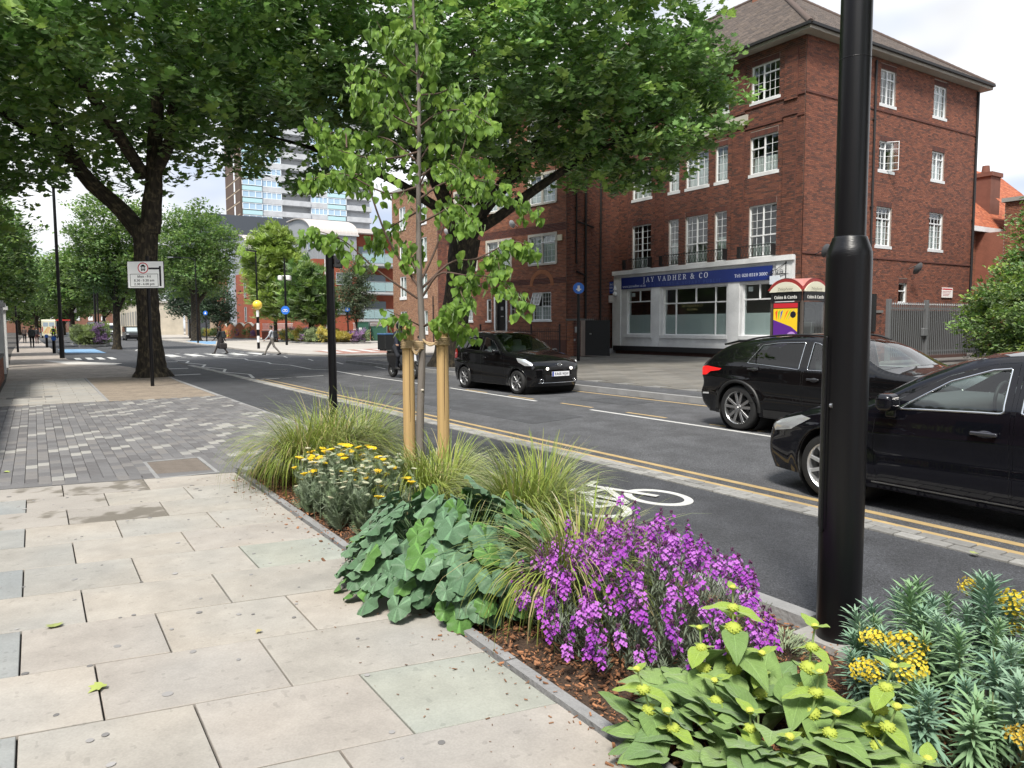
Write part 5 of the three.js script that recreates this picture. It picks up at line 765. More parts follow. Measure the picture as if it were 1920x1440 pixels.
  for (const b of B) {
    const dep = b[b.length - 1], pp = b.slice(0, -1), n = pp.length, P = pp.map(([x, y], i) => q(x, y, -dep * 1.1 * i / (n - 1))), c = new THREE.CatmullRomCurve3(P), L = c.getLength();
    wood.push(taper(c.getPoints(14), Array.from({ length: 15 }, (_, i) => lerp(0.006 + 0.006 * Math.min(1, L), 0.003, i / 14)), 6));
    const cnt = Math.round(20 + L * 68);
    for (let i = 0; i < cnt; i++) {
      const t = lerp(L > 0.5 ? 0.42 : 0.3, 1.03, Math.pow(r(), 0.75)), p = c.getPoint(Math.min(1, t)).add(v3((r() - 0.5) * 0.19, 0.03 - r() * 0.15, (r() - 0.5) * 0.2)), s = 0.05 + 0.045 * r();
      all.push([p, eul((r() - 0.5) * 0.9 - 0.15, r() * 6.283, (r() - 0.5) * 0.7), s, r() * 4 | 0]);
    }
  }
  for (let i = 0; i < 240; i++) { const y = lerp(2.2, 4.75, r()); all.push([v3((r() - 0.5) * lerp(0.9, 0.25, (y - 2.2) / 2.55), y, (r() - 0.5) * 0.5), eul((r() - 0.5) * 0.9, r() * 6.28, (r() - 0.5) * 0.7), 0.06 + 0.04 * r(), r() * 4 | 0]); }
  mesh('branches', wood, tw, o);
  const ms = lm.map(() => []);
  all.forEach(([p, e, s, m], i) => { if (i % Math.ceil(all.length / 300) === 0 && single.length < 300) { const l = new THREE.Mesh(heart, lm[m]); l.name = 'leaf'; l.position.copy(p); l.quaternion.copy(e); l.scale.setScalar(s); l.castShadow = l.receiveShadow = true; o.add(l); single.push(l); } else ms[m].push(mat4(p, e, s)); });
  ms.forEach((a, i) => instanced('leaves', heart, lm[i], a, o));
  mesh('pruning_scar', [sph(0.016, 0.03, 1.02, 0.03, 1, 0.7, 0.6)], M(lin(0.5, 0.45, 0.38), 0.9), o);
}
// ---- two round timber stakes and their ties
{
  const wt = tex(256, 512, (u, v) => { const a = fbm(u * 30, v * 2, 30, 4, 5), kn = fbm(u * 5, v * 9, 5, 2, 8), b = 0.74 + 0.16 * (a - 0.5) - sstep(0.72, 0.8, kn) * 0.22; return [b * 1.03, b * 0.87, b * 0.62]; });
  const wm = M(lin(0.82, 0.80, 0.76), 0.85, { map: wt, bumpMap: barkB, bumpScale: 0.003 }), ropeM = M(lin(0.46, 0.34, 0.2), 0.95, { bumpMap: grimeB, bumpScale: 0.004 });
  const stake = (x, s, h, label, rot) => { const o = thing('tree_stake', label, 'stake', x, -0.05, s, rot, 'timber tree stakes'); const g = lathe([[0.0001, 0], [0.058, 0], [0.057, h * 0.6], [0.055, h - 0.02], [0.047, h], [0.0001, h + 0.002]], 24); mesh('post', [g], wm, o); mesh('drying_crack', [taper([v3(0.02, h * 0.45, 0.0545), v3(0.017, h * 0.6, 0.055), v3(0.021, h * 0.8, 0.0535), v3(0.018, h * 0.98, 0.052)], [0.001, 0.0035, 0.003, 0.001], 4)], M(lin(0.1, 0.06, 0.03), 0.95), o); return o; };
  stake(2.97, 6.42, 1.66, 'round timber stake under the low leaves, before the young trunk', VIEW); stake(3.22, 6.2, 1.70, 'round timber stake with a long drying crack on the road side of the trunk', VIEW);
  const tie = (pts, rings, label) => { const o = thing('tree_tie', label, 'rope tie', 0, 0, 0, 0, 'rope ties of the young tree'); mesh('rope', [tube(pts, 0.013, 7, 30), tube(pts.map((p, i) => p.clone().add(v3(0, 0.018 * (i % 2 ? -1 : 1), 0.01))), 0.011, 7, 30)], ropeM, o); for (const [x, y, s, rr] of rings) mesh('wrapping', [0, 1, 2, 3].map((i) => T(new THREE.TorusGeometry(rr, 0.012, 6, 28), x, y + i * 0.021 - 0.03, -s, Math.PI / 2 + (i - 1.5) * 0.05, 0, 0)), ropeM, o); return o; };
  const tx = 3.05, ts = 6.35;
  tie([P3(2.98, 1.40, 6.37), P3(3.0, 1.36, 6.32), P3(3.03, 1.37, 6.31), P3(3.06, 1.41, 6.33)], [[2.97, 1.43, 6.42, 0.061], [tx, 1.42, ts, 0.046]], 'tan rope wound round the leafier stake and the slim trunk');
  tie([P3(3.07, 1.46, 6.32), P3(3.12, 1.44, 6.27), P3(3.18, 1.435, 6.24)], [[3.22, 1.46, 6.2, 0.061]], 'tan rope running from the slim trunk to the cracked stake');
}
// ---------------------------------------------------------------- planting bed
function gridGeo(nu, nv, f, closeU = false) {               // f(u, v) -> [x, y, z]
  const pos = [], uv = [], idx = [];
  for (let j = 0; j <= nv; j++) for (let i = 0; i <= nu; i++) { pos.push(...f(i / nu, j / nv)); uv.push(i / nu, j / nv); }
  for (let j = 0; j < nv; j++) for (let i = 0; i < nu; i++) { const a = j * (nu + 1) + i, b = a + nu + 1; idx.push(a, a + 1, b, b, a + 1, b + 1); }
  const g = new THREE.BufferGeometry(); g.setAttribute('position', new THREE.Float32BufferAttribute(pos, 3)); g.setAttribute('uv', new THREE.Float32BufferAttribute(uv, 2)); g.setIndex(idx); g.computeVertexNormals(); return g;
}
const leafOpt = (tr = 0.25, coat = 0.15) => ({ transmission: tr, thickness: 0, ior: 1.4, side: THREE.DoubleSide, roughness: 1, clearcoat: coat, clearcoatRoughness: 0.45 });
const single = (name, g, m, parent, p, q, s) => { const o = new THREE.Mesh(g, m); o.name = name; o.position.copy(p); o.quaternion.copy(q); if (s.isVector3) o.scale.copy(s); else o.scale.setScalar(s); o.castShadow = o.receiveShadow = true; parent.add(o); return o; };
// look rotation: local +y along d, local +z towards n
function aim(d, n) { const y = d.clone().normalize(), x = y.clone().cross(n).normalize(), z = x.clone().cross(y); return new THREE.Quaternion().setFromRotationMatrix(new THREE.Matrix4().makeBasis(x, y, z)); }
// ---- mallow: a dome of round, pleated, shallowly lobed leaves
{
  const o = thing('mallow_shrub', 'dome of broad crinkled grey green mallow leaves spilling over the paving', 'shrub', 2.14, -0.02, 4.04), r = rng(61);
  const geo = [0, 1, 2, 3].map((k) => gridGeo(56, 7, (u, v) => { const th = (u - 0.5) * 2 * 2.95, lobe = 0.80 + 0.20 * Math.pow(Math.abs(Math.cos(th * 1.29)), 0.7) + 0.028 * Math.sin(th * 13 + k), R = v * lobe, pl = Math.cos(th * 2.58 * 1.0 + 0.0); const z = 0.085 * v * pl + 0.11 * v * v * Math.sin(th * 5 + k * 1.7) + 0.05 * Math.pow(v, 4) * Math.sin(th * 9 + k * 2) - 0.16 * v * v + 0.05 * Math.sin(th * 2 + k) * v; return [Math.sin(th) * R, Math.cos(th) * R + 0.28, z]; }));
  const vt = tex(256, 128, (u, v) => { const th = (u - 0.5) * 5.9, k = Math.abs(((th * 2.58 / Math.PI / 2 + 50.0) % 1) - 0.5) * 2, vein = k > 0.90 ? 0.16 : 0, br = Math.abs(((v * 6 + Math.abs(k - 0.5)) % 1) - 0.5) > 0.45 ? 0.05 : 0; const b = 0.80 + vein * 1.6 * (1 - v * 0.45) + br * 1.6 + 0.10 * (fbm(u * 20, v * 10, 20, 3, 6) - 0.5); return [b * 0.97, b, b * 0.96]; });
  const bt = tex(256, 128, (u, v) => { const th = (u - 0.5) * 5.9, k = Math.abs(((th * 2.58 / Math.PI / 2 + 50.0) % 1) - 0.5) * 2; return 0.4 * fbm(u * 16, v * 8, 16, 3, 6) + (k > 0.9 ? 0 : 0.5); }, { srgb: false });
  const mats = [[0.14, 0.26, 0.145], [0.115, 0.225, 0.115], [0.175, 0.30, 0.175], [0.13, 0.285, 0.06]].map((c) => M(lin(...c), 0.42, { map: vt, bumpMap: bt, bumpScale: 0.004, ...leafOpt(0.18, 0.35) }));
  const stems = [];
  for (let i = 0; i < 330; i++) {
    const inner = i > 245, t = Math.pow(r(), 0.75), el = Math.asin(clamp(lerp(0.02, 1, inner ? r() : 1 - t * 0.98))), az = r() * 6.283, f = inner ? 0.55 + 0.25 * r() : 0.86 + 0.16 * r();
    const R = v3(0.66, 0.58, 0.80), d = v3(Math.cos(el) * Math.cos(az), Math.sin(el), Math.cos(el) * Math.sin(az)), p = v3(d.x * R.x * f, 0.05 + d.y * R.y * f * (0.88 + 0.2 * hash2(Math.round(az * 1.4), 3, 7)), d.z * R.z * f);
    const nrm = v3(d.x * 0.8 + (r() - 0.5) * 0.55, d.y + 0.35, d.z * 0.8 + (r() - 0.5) * 0.55).normalize(), tip = v3(d.x + (r() - 0.5) * 0.8, -0.35 - 0.6 * (1 - d.y), d.z + (r() - 0.5) * 0.8), s = 0.058 + 0.046 * r() - (inner ? 0.01 : 0);
    single('leaf', geo[r() * 4 | 0], mats[r() < 0.22 ? 3 : r() * 3 | 0], o, p, aim(tip, nrm), s);
    stems.push(taper([v3(p.x * 0.25, 0.04, p.z * 0.25), v3(p.x * 0.6, p.y * 0.55, p.z * 0.6), p.clone().addScaledVector(nrm, -0.01)], [0.005, 0.004, 0.003], 4));
  }
  mesh('stems', stems, M(lin(0.10, 0.17, 0.07), 0.7), o);
}
// ---- arching sedges and grasses
const GR = [[0.20, 0.27, 0.042], [0.27, 0.315, 0.06], [0.40, 0.34, 0.165], [0.125, 0.19, 0.04]].map((c) => M(lin(...c), 1, leafOpt(0.3, 0.1)));
function grass(label, x, s, h, R, n, seed, mix = [0.4, 0.38, 0.1, 0.12], root = 0.13, upright = 0.5) {
  const o = thing('grass_clump', label, 'grass clump', x, -0.02, s, 0, 'arching grasses in the planting bed'), r = rng(seed), sets = [[], [], [], []];
  const push = (S, a, b, c, n1) => { S.pos.push(a.x, a.y, a.z, b.x, b.y, b.z, c.x, c.y, c.z); for (let i = 0; i < 3; i++) S.nor.push(n1.x, n1.y, n1.z); };
  const out = sets.map(() => ({ pos: [], nor: [] }));
  for (let i = 0; i < n; i++) {
    let k = 0, q = r(); while (k < 3 && q > mix[k]) q -= mix[k++];
    const az = r() * 6.283, lean = Math.pow(r(), upright) * 1.15 + 0.08, L = (h * 1.25 + R * 0.45 * lean) * (0.6 + 0.5 * r()), w = 0.0028 + 0.0026 * r(), sag = 0.7 + 1.1 * r();
    let p = v3(Math.cos(az + 1) * root * Math.sqrt(r()), 0, Math.sin(az + 1) * root * Math.sqrt(r())); const a2 = az + (r() - 0.5) * 0.8, N = 8; let th = Math.PI / 2 - lean * 0.55;
    const side = v3(-Math.sin(a2), 0, Math.cos(a2)); let pl = null;
    for (let j = 0; j <= N; j++) {
      const t = j / N, ww = w * (t < 0.2 ? 0.8 + t : 1) * (1 - Math.pow(t, 2.6)) + 0.0006, A = p.clone().addScaledVector(side, ww), Bp = p.clone().addScaledVector(side, -ww), dir = v3(Math.cos(a2) * Math.cos(th), Math.sin(th), Math.sin(a2) * Math.cos(th)), nn = dir.clone().cross(side).normalize();
      if (pl) { push(out[k], pl[0], pl[1], A, nn); push(out[k], A, pl[1], Bp, nn); } pl = [A, Bp];
      p = p.clone().addScaledVector(dir, L / N); if (p.y < 0.015) p.y = 0.015; th -= lean * sag * 0.30 * (0.3 + t * 1.5); side.x += (r() - 0.5) * 0.04;
    }
  }
  out.forEach((S, k) => { if (!S.pos.length) return; const g = new THREE.BufferGeometry(); g.setAttribute('position', new THREE.Float32BufferAttribute(S.pos, 3)); g.setAttribute('normal', new THREE.Float32BufferAttribute(S.nor, 3)); stuff(mesh('blades', clean(g), GR[k], o)); });
}
grass('wide feathery grass clump by the block paving corner', 2.42, 7.6, 0.70, 0.75, 1500, 1, [0.42, 0.34, 0.16, 0.08], 0.2);
grass('feathery grass clump in front of the slim detector post', 2.92, 7.85, 0.72, 0.7, 1400, 2, [0.42, 0.34, 0.16, 0.08], 0.2);
grass('yellow green grass clump round the feet of the timber stakes', 2.92, 5.85, 0.52, 0.6, 1300, 3, [0.45, 0.40, 0.06, 0.09], 0.24);
grass('upright yellow green grass between the mallow and the painted cycle symbol', 3.12, 4.6, 0.60, 0.5, 1250, 4, [0.46, 0.38, 0.06, 0.10], 0.17, 0.8);
grass('loose arching grass with straw coloured tips rising from the purple flowers', 2.52, 3.28, 0.52, 0.62, 800, 5, [0.40, 0.28, 0.18, 0.14], 0.12, 0.55);
grass('short dark sedge tuft at the kerb corner of the bed', 2.03, 8.1, 0.17, 0.16, 320, 6, [0.3, 0.1, 0.05, 0.55], 0.08, 0.8);
// ---- yarrow: ferny grey stems with flat flower heads, some yellow, some faded
{
  const o = thing('yarrow_clump', 'ferny grey green yarrow with flat yellow and faded cream flower heads', 'flowering plant', 2.22, -0.02, 6.1), r = rng(71);
  const fern = (() => { const g = []; for (let i = 0; i < 7; i++) for (const s of [-1, 1]) { const l = fan([[0, 0], [0.05, 0.12], [0, 0.34 * (1 - i * 0.09)], [-0.05, 0.12]], 0); l.rotateZ(s * 1.0); l.translate(0, 0.08 + i * 0.13, 0.02 * i * i * 0.3); g.push(l); } g.push(fan([[0, 0], [0.025, 0.5], [0, 1.05], [-0.025, 0.5]])); return join(g); })();
  const head = (n, R, seed) => { const q = rng(seed), g = []; for (let i = 0; i < n; i++) { const a = i * 2.4, d = R * Math.sqrt((i + 0.5) / n); const e = new THREE.SphereGeometry(R * 0.17, 6, 4); e.scale(1, 0.7, 1); g.push(e.translate(Math.cos(a) * d, 0.004 * q() - d * d * 3, Math.sin(a) * d)); } g.push(cyl(0.001, R * 0.8, 0.02, 0, -0.014, 0, 0, 0, 0, 8)); return join(g); };
  const hg = [head(26, 0.032, 1), head(30, 0.038, 2), head(20, 0.026, 3)], yel = [[0.72, 0.52, 0.015], [0.66, 0.46, 0.02]].map((c) => M(lin(...c), 0.8)), cream = [[0.42, 0.43, 0.30], [0.36, 0.40, 0.27], [0.5, 0.48, 0.33]].map((c) => M(lin(...c), 0.9)), grn = [[0.21, 0.27, 0.17], [0.26, 0.32, 0.21], [0.18, 0.25, 0.13]].map((c) => M(lin(...c), 0.75, leafOpt(0.15)));
  const stems = [], ms = grn.map(() => []);
  for (let i = 0; i < 190; i++) {
    const u = (r() - 0.5) * 2, w = (r() - 0.5) * 2; if (u * u + w * w > 1.1) { i--; continue; }
    const bx0 = u * 0.36 + 0.06, bz = w * 0.84, h = 0.20 + 0.30 * Math.sqrt(r()) + 0.06 * (1 - Math.abs(w)) - (u < -0.4 ? 0.06 : 0), tip = v3(bx0 + (r() - 0.5) * 0.2 - 0.03, h, bz + (r() - 0.5) * 0.2), b = v3(bx0, 0, bz);
    stems.push(taper([b, b.clone().lerp(tip, 0.55).add(v3((r() - 0.5) * 0.04, 0, (r() - 0.5) * 0.04)), tip], [0.0035, 0.003, 0.002], 4));
    for (let k = 0; k < 16; k++) { const t = Math.pow(r(), 1.1), p = b.clone().lerp(tip, t * 0.95), a = r() * 6.283; ms[r() * 3 | 0].push(mat4(p, aim(v3(Math.cos(a), 0.35 + r() * 0.9, Math.sin(a)), v3(-Math.cos(a), 1, -Math.sin(a))), 0.05 + 0.055 * (1 - t) + 0.02 * r())); }
    const y = r() < 0.30, q = eul((r() - 0.5) * 0.5, r() * 6, (r() - 0.5) * 0.5);
    single('flower_head', hg[r() * 3 | 0], y ? yel[r() * 2 | 0] : cream[r() * 3 | 0], o, tip, q, y ? 0.9 + 0.4 * r() : 0.5 + 0.4 * r());
  }
  mesh('stems', stems, grn[0], o); ms.forEach((a, i) => instanced('foliage', fern, grn[i], a, o));
}
// ---- purple perennial wallflower
{
  const o = thing('purple_wallflower', 'billowing purple flowered wallflower with narrow grey leaves', 'flowering plant', 2.5, -0.02, 2.84), r = rng(81);
  const petal = (() => { const g = []; for (let k = 0; k < 4; k++) { const p = fan([[0, 0.05], [0.32, 0.3], [0.42, 0.7], [0.2, 0.98], [-0.2, 0.98], [-0.42, 0.7], [-0.32, 0.3]], 0.12, 0.25); p.rotateX(-1.05); p.rotateY(k * Math.PI / 2); g.push(p); } return join(g); })();
  const pm = [[0.36, 0.055, 0.46], [0.44, 0.09, 0.54], [0.30, 0.045, 0.42], [0.50, 0.16, 0.60]].map((c) => M(lin(...c), 0.6, leafOpt(0.3))), bud = M(lin(0.075, 0.018, 0.06), 0.7), lm = [[0.125, 0.155, 0.105], [0.155, 0.185, 0.135], [0.095, 0.125, 0.075]].map((c) => M(lin(...c), 0.7, leafOpt(0.1)));
  const heads = [0, 1, 2, 3, 4].map((k) => { const q = rng(900 + k), g = [], n = 7 + k * 2; for (let i = 0; i < n; i++) { const a = i * 2.4 + q(), hgt = (i / n) * 0.055, f = petal.clone(), s = 0.0092 + 0.0035 * q(); f.scale(s, s, s); f.applyQuaternion(aim(v3(Math.cos(a), 0.55 + 0.7 * i / n, Math.sin(a)), v3(-Math.cos(a), 1, -Math.sin(a) + 0.01))); g.push(f.translate(Math.cos(a) * 0.014, hgt - 0.02, Math.sin(a) * 0.014)); } return join(g); });
  const buds = (() => { const q = rng(77), g = []; for (let i = 0; i < 6; i++) { const a = q() * 6.28, e = new THREE.SphereGeometry(0.0035, 5, 4); e.scale(1, 1.7, 1); g.push(e.translate(Math.cos(a) * 0.006, 0.045 + q() * 0.012, Math.sin(a) * 0.006)); } return join(g); })();
  const narrow = fan([[0, 0], [0.055, 0.3], [0.05, 0.7], [0, 1], [-0.05, 0.7], [-0.055, 0.3]], 0.2, 0.15), stems = [], ms = lm.map(() => []), extra = pm.map(() => []);
  let nb = [], singles = 0;
  for (let i = 0; i < 520; i++) {
    const az = r() * 6.283, d = Math.sqrt(r()), u = Math.cos(az) * d, w = Math.sin(az) * d;
    // lower and looser towards the footway, higher towards the road
    const px = u * 0.54 + 0.0, pz = w * 0.78 + 0.10, h = (0.20 + 0.18 * (1 - d * d) + 0.10 * u + 0.13 * r() - (w > 0.6 ? 0.06 : 0)) * (r() < 0.04 ? 1.35 : 1), b = v3(px * 0.5, 0, pz * 0.5), tip = v3(px, h, pz);
    stems.push(taper([b, b.clone().lerp(tip, 0.5).add(v3(px * 0.12, -h * 0.04, pz * 0.12)), tip], [0.003, 0.0025, 0.0018], 3));
    for (let k = 0; k < 17; k++) { const t = lerp(0.25, 0.98, r()), p = b.clone().lerp(tip, t).add(v3(px * 0.12 * (1 - t), 0, pz * 0.12 * (1 - t))), a = r() * 6.283; ms[r() * 3 | 0].push(mat4(p, aim(v3(Math.cos(a), 0.9 + r() * 0.8, Math.sin(a)), v3(-Math.cos(a), 1, -Math.sin(a))), 0.03 + 0.03 * r())); }
    if (r() < 0.55 + 0.4 * (px * 0.5 + 0.5) - (pz > 0.35 ? 0.15 : 0)) {
      const s = 0.8 + 0.5 * r(), m = r() * 4 | 0, q = eul((r() - 0.5) * 0.5, r() * 6, (r() - 0.5) * 0.5);
      if (singles < 300 && i % 2 === 0) { singles++; single('flower_head', heads[r() * 5 | 0], pm[m], o, tip, q, s); } else extra[m].push(mat4(tip, q, s));
      nb.push(mat4(tip, q, s));
    }
  }
  mesh('stems', stems, M(lin(0.10, 0.12, 0.07), 0.8), o); ms.forEach((a, i) => instanced('foliage', narrow, lm[i], a, o)); extra.forEach((a, i) => instanced('flower_heads', heads[1 + i], pm[i], a, o)); instanced('buds', buds, bud, nb, o);
}
// ---- Jerusalem sage: soft broad leaves and whorled stems
const sageVein = tex(128, 256, (u, v) => { const x = Math.abs(u - 0.5) * 2, mid = x < 0.06 ? 0.12 : 0, sd = Math.abs(((v * 9 - x * 2.2 + 20) % 1) - 0.5) > 0.44 ? 0.07 : 0, net = fbm(u * 24, v * 40, 24, 2, 5) > 0.62 ? 0.03 : 0; const b = 0.88 + mid + sd + net + 0.08 * (fbm(u * 8, v * 8, 8, 3, 9) - 0.5); return [b, b, b * 0.94]; });
const sageBump = tex(128, 256, (u, v) => { const x = Math.abs(u - 0.5) * 2; return (x < 0.06 ? 0 : 0.5) + (Math.abs(((v * 9 - x * 2.2 + 20) % 1) - 0.5) > 0.42 ? -0.0 : 0.3) + 0.2 * fbm(u * 24, v * 40, 24, 2, 5); }, { srgb: false });
{
  const o = thing('sage_plant', 'soft pale green sage with broad leaves and tall stems of round whorls', 'plant', 2.22, -0.02, 1.78), r = rng(91);
  const geo = [0, 1, 2, 3].map((k) => gridGeo(8, 12, (u, v) => { const x = (u - 0.5) * 2, w = 0.31 * Math.pow(Math.sin(Math.PI * Math.pow(clamp(v, 0, 1), 0.62)), 0.8) + 0.004, cur = [0.35, 0.65, 0.15, 0.9][k]; return [x * w, v * (1 - cur * 0.12 * v), Math.abs(x) * w * (0.38 - 0.5 * v * (k === 1 ? 1 : 0.5)) - cur * 0.5 * v * v + 0.02 * Math.sin(v * 14 + k) * Math.abs(x) + 0.012 * Math.sin(x * 5 + v * 9 + k)]; }));
  const lm = [[0.235, 0.37, 0.125], [0.205, 0.335, 0.115], [0.27, 0.405, 0.15], [0.18, 0.30, 0.12], [0.32, 0.46, 0.085]].map((c) => M(lin(...c), 0.62, { map: sageVein, bumpMap: sageBump, bumpScale: 0.0025, sheen: 0.3, sheenRoughness: 0.6, ...leafOpt(0.22) })), stemM = M(lin(0.22, 0.30, 0.11), 0.8), wh = [M(lin(0.34, 0.40, 0.06), 0.8), M(lin(0.42, 0.44, 0.07), 0.8)];
  for (let i = 0; i < 215; i++) {
    const az = r() * 6.283, d = Math.sqrt(r()) * 0.95, px = Math.cos(az) * d * 0.43 - 0.05, pz = Math.sin(az) * d * 0.55 + 0.12, h = 0.03 + 0.10 * (1 - d * d) + 0.09 * r(), L = 0.09 + 0.12 * r(), out = v3(Math.cos(az) + (r() - 0.5) * 0.9, 0.30 + 0.6 * (1 - d) + (r() - 0.5) * 0.6, Math.sin(az) + (r() - 0.5) * 0.9);
    single('leaf', geo[r() * 4 | 0], lm[r() * 4 | 0], o, v3(px, h, pz), aim(out, v3(-Math.cos(az) * 0.2, 1, -Math.sin(az) * 0.2)), v3(L * 1.1, L, L));
  }
  const ball = (() => { const q = rng(4), g = [sph(0.018, 0, 0, 0, 1.05, 0.85, 1.05, 10)]; for (let i = 0; i < 40; i++) { const a = i * 2.4, y = (i / 39 - 0.5) * 1.5, rr = Math.sqrt(Math.max(0.1, 1 - y * y * 0.7)); const e = new THREE.ConeGeometry(0.005, 0.008, 5); e.applyQuaternion(new THREE.Quaternion().setFromUnitVectors(Y, v3(Math.cos(a) * rr, y * 0.6 + 0.2, Math.sin(a) * rr).normalize())); g.push(e.translate(Math.cos(a) * rr * 0.018, y * 0.011, Math.sin(a) * rr * 0.018)); } return join(g); })();
  // stem tips in metres from the plant's base: [x, height, -along, whorls]
  const tips = [[0, 0.61, -0.10, 5], [0.05, 0.47, -0.14, 4], [0.04, 0.38, 0.01, 3], [-0.40, 0.35, -0.20, 3], [-0.15, 0.30, -0.05, 3], [0.13, 0.52, 0.17, 5], [0.05, 0.40, 0.25, 4], [0.14, 0.48, 0.46, 4], [0.10, 0.37, 0.50, 3], [-0.18, 0.26, 0.30, 3], [-0.17, 0.27, 0.13, 3], [-0.01, 0.31, 0.66, 3], [-0.40, 0.26, -0.04, 2], [0.0, 0.31, 0.35, 3], [-0.05, 0.42, -0.22, 3]];
  for (const [x, h, z, n] of tips) {
    const b = v3(x * 0.75, 0, z * 0.75), t = v3(x, h, z), st = mesh('stem', [taper([b, b.clone().lerp(t, 0.5).add(v3((r() - 0.5) * 0.02, 0, (r() - 0.5) * 0.02)), t], [0.0055, 0.0048, 0.0035], 6)], stemM, o);
    for (let k = 0; k < n; k++) {
      const f = 1 - k * 0.19 / Math.max(0.3, h) * 0.42, p = b.clone().lerp(t, f), s = (0.62 + 0.3 * Math.min(k, 2)) * (0.9 + 0.3 * r()); single('whorl', ball, wh[k ? 0 : 1], st, p, eul(0, r() * 6, 0), s * 1.2);
      const a0 = r() * 3.14 + k * 1.57, L = (0.062 + 0.044 * k) * (0.8 + 0.5 * r());
      for (const a of [a0, a0 + Math.PI]) single('leaf', geo[k > 1 ? 3 : 1], lm[k < 2 ? 4 : r() * 3 | 0], st, p.clone().add(v3(0, -0.008, 0)), aim(v3(Math.cos(a), (k === 0 ? 0.9 : 0.25 - 0.35 * k * r()), Math.sin(a)), v3(-Math.cos(a) * 0.3, 1, -Math.sin(a) * 0.3)), v3(L * 1.05, L, L));
    }
  }
}
// ---- spurge: bottle-brush shoots of narrow blue green leaves and sulphur heads
{
  const o = thing('spurge_shrub', 'blue green spurge with bottlebrush shoots and yellow flower heads by the lamp column', 'shrub', 3.06, -0.02, 1.3), r = rng(95);
  const lf = gridGeo(2, 6, (u, v) => { const x = (u - 0.5) * 2, w = 0.085 * Math.pow(Math.sin(Math.PI * Math.pow(clamp(v, 0, 1), 0.75)), 0.6) + 0.002; return [x * w, v, Math.abs(x) * w * 0.5 - 0.34 * v * v]; });
  const shoot = (seed, L, n) => { const q = rng(seed), g = []; for (let i = 0; i < n; i++) { const t = i / n, a = i * 2.4 + q() * 0.3, l = lf.clone(), s = (0.058 + 0.034 * q()) * (t > 0.88 ? 0.55 : 1) * (t < 0.15 ? 0.8 : 1), up = lerp(-0.35, 2.4, Math.pow(t, 1.7)) + (q() - 0.5) * 0.7; l.scale(s, s, s); l.applyQuaternion(aim(v3(Math.cos(a), up, Math.sin(a)), v3(-Math.cos(a), 1, -Math.sin(a)))); g.push(l.translate(0, t * L, 0)); } return join(g); };
  const sh = [shoot(1, 0.26, 92), shoot(2, 0.22, 80), shoot(3, 0.30, 104)], lm = [[0.21, 0.335, 0.24], [0.175, 0.295, 0.20], [0.24, 0.36, 0.25], [0.21, 0.34, 0.175]].map((c) => M(lin(...c), 0.6, leafOpt(0.15))), stM = M(lin(0.24, 0.27, 0.14), 0.8);
  const cup = (() => { const g = []; for (let k = 0; k < 2; k++) { const p = fan([[0, 0], [0.5, 0.2], [0.55, 0.6], [0.2, 0.85], [-0.2, 0.85], [-0.55, 0.6], [-0.5, 0.2]], 0.1, -0.2); p.rotateX(-1.1); p.rotateY(k * Math.PI); g.push(p); } g.push(sph(0.16, 0, 0.15, 0, 1, 1, 1, 6)); return join(g); })();
  const head = (seed) => { const q = rng(seed), g = []; for (let i = 0; i < 74; i++) { const a = i * 2.4, y = 1 - 1.5 * (i + 0.5) / 74, rr = Math.sqrt(Math.max(0, 1 - y * y)), c = cup.clone(), s = 0.0105 + 0.003 * q(), n = v3(Math.cos(a) * rr, y, Math.sin(a) * rr), k = 0.72 + 0.45 * q(); c.scale(s, s, s); c.applyQuaternion(new THREE.Quaternion().setFromUnitVectors(Y, n)); g.push(c.translate(n.x * 0.056 * k, n.y * 0.034 * k, n.z * 0.056 * k)); } return join(g); };
  const hd = [head(1), head(2)], ym = [[0.60, 0.46, 0.03], [0.52, 0.36, 0.04], [0.66, 0.53, 0.05]].map((c) => M(lin(...c), 0.7, leafOpt(0.2)));
  const place = (x, z, h, v, m) => { const b = v3(x * 0.55, 0, z * 0.55), t = v3(x, Math.max(0.05, h - 0.24), z), d = v3(x * 0.55 + (r() - 0.5) * 0.3, 1.1, z * 0.55 + (r() - 0.5) * 0.3), sp = single('shoot', sh[v], lm[m], o, t, aim(d, v3(-d.x + 0.01, 0, -d.z - 1)), 0.9 + 0.25 * r()); const st = [taper([b, b.clone().lerp(t, 0.6).add(v3(x * 0.1, 0, z * 0.1)), t, t.clone().addScaledVector(d.normalize(), 0.26)], [0.007, 0.006, 0.005, 0.002], 5)]; mesh('stem', st, stM, o); };
  for (let i = 0; i < 84; i++) { const a = r() * 6.283, d = Math.sqrt(r()), u = Math.cos(a) * d, w = Math.sin(a) * d; place(u * 0.46, w * 0.50, 0.27 + 0.15 * (1 - d * d) + 0.08 * r() + 0.06 * u - (u < -0.5 ? 0.04 : 0), r() * 3 | 0, r() * 4 | 0); }
  for (const [x, h, z, s] of [[-0.22, 0.35, -0.23, 1.25], [-0.42, 0.29, -0.28, 0.95], [-0.33, 0.31, -0.17, 1.1], [0.38, 0.46, -0.28, 0.95], [0.34, 0.45, -0.09, 1.25], [0.34, 0.36, -0.05, 1.0], [-0.40, 0.27, 0.26, 1.0], [-0.26, 0.35, -0.34, 1.0]]) { mesh('stem', [taper([v3(x * 0.5, 0, z * 0.5), v3(x * 0.9, h * 0.6, z * 0.9), v3(x, h, z)], [0.006, 0.005, 0.004], 5)], stM, o); single('flower_head', hd[s > 1 ? 0 : 1], ym[r() * 3 | 0], o, v3(x, h, z), eul((r() - 0.5) * 0.5, r() * 6, (r() - 0.5) * 0.5), s); }
}
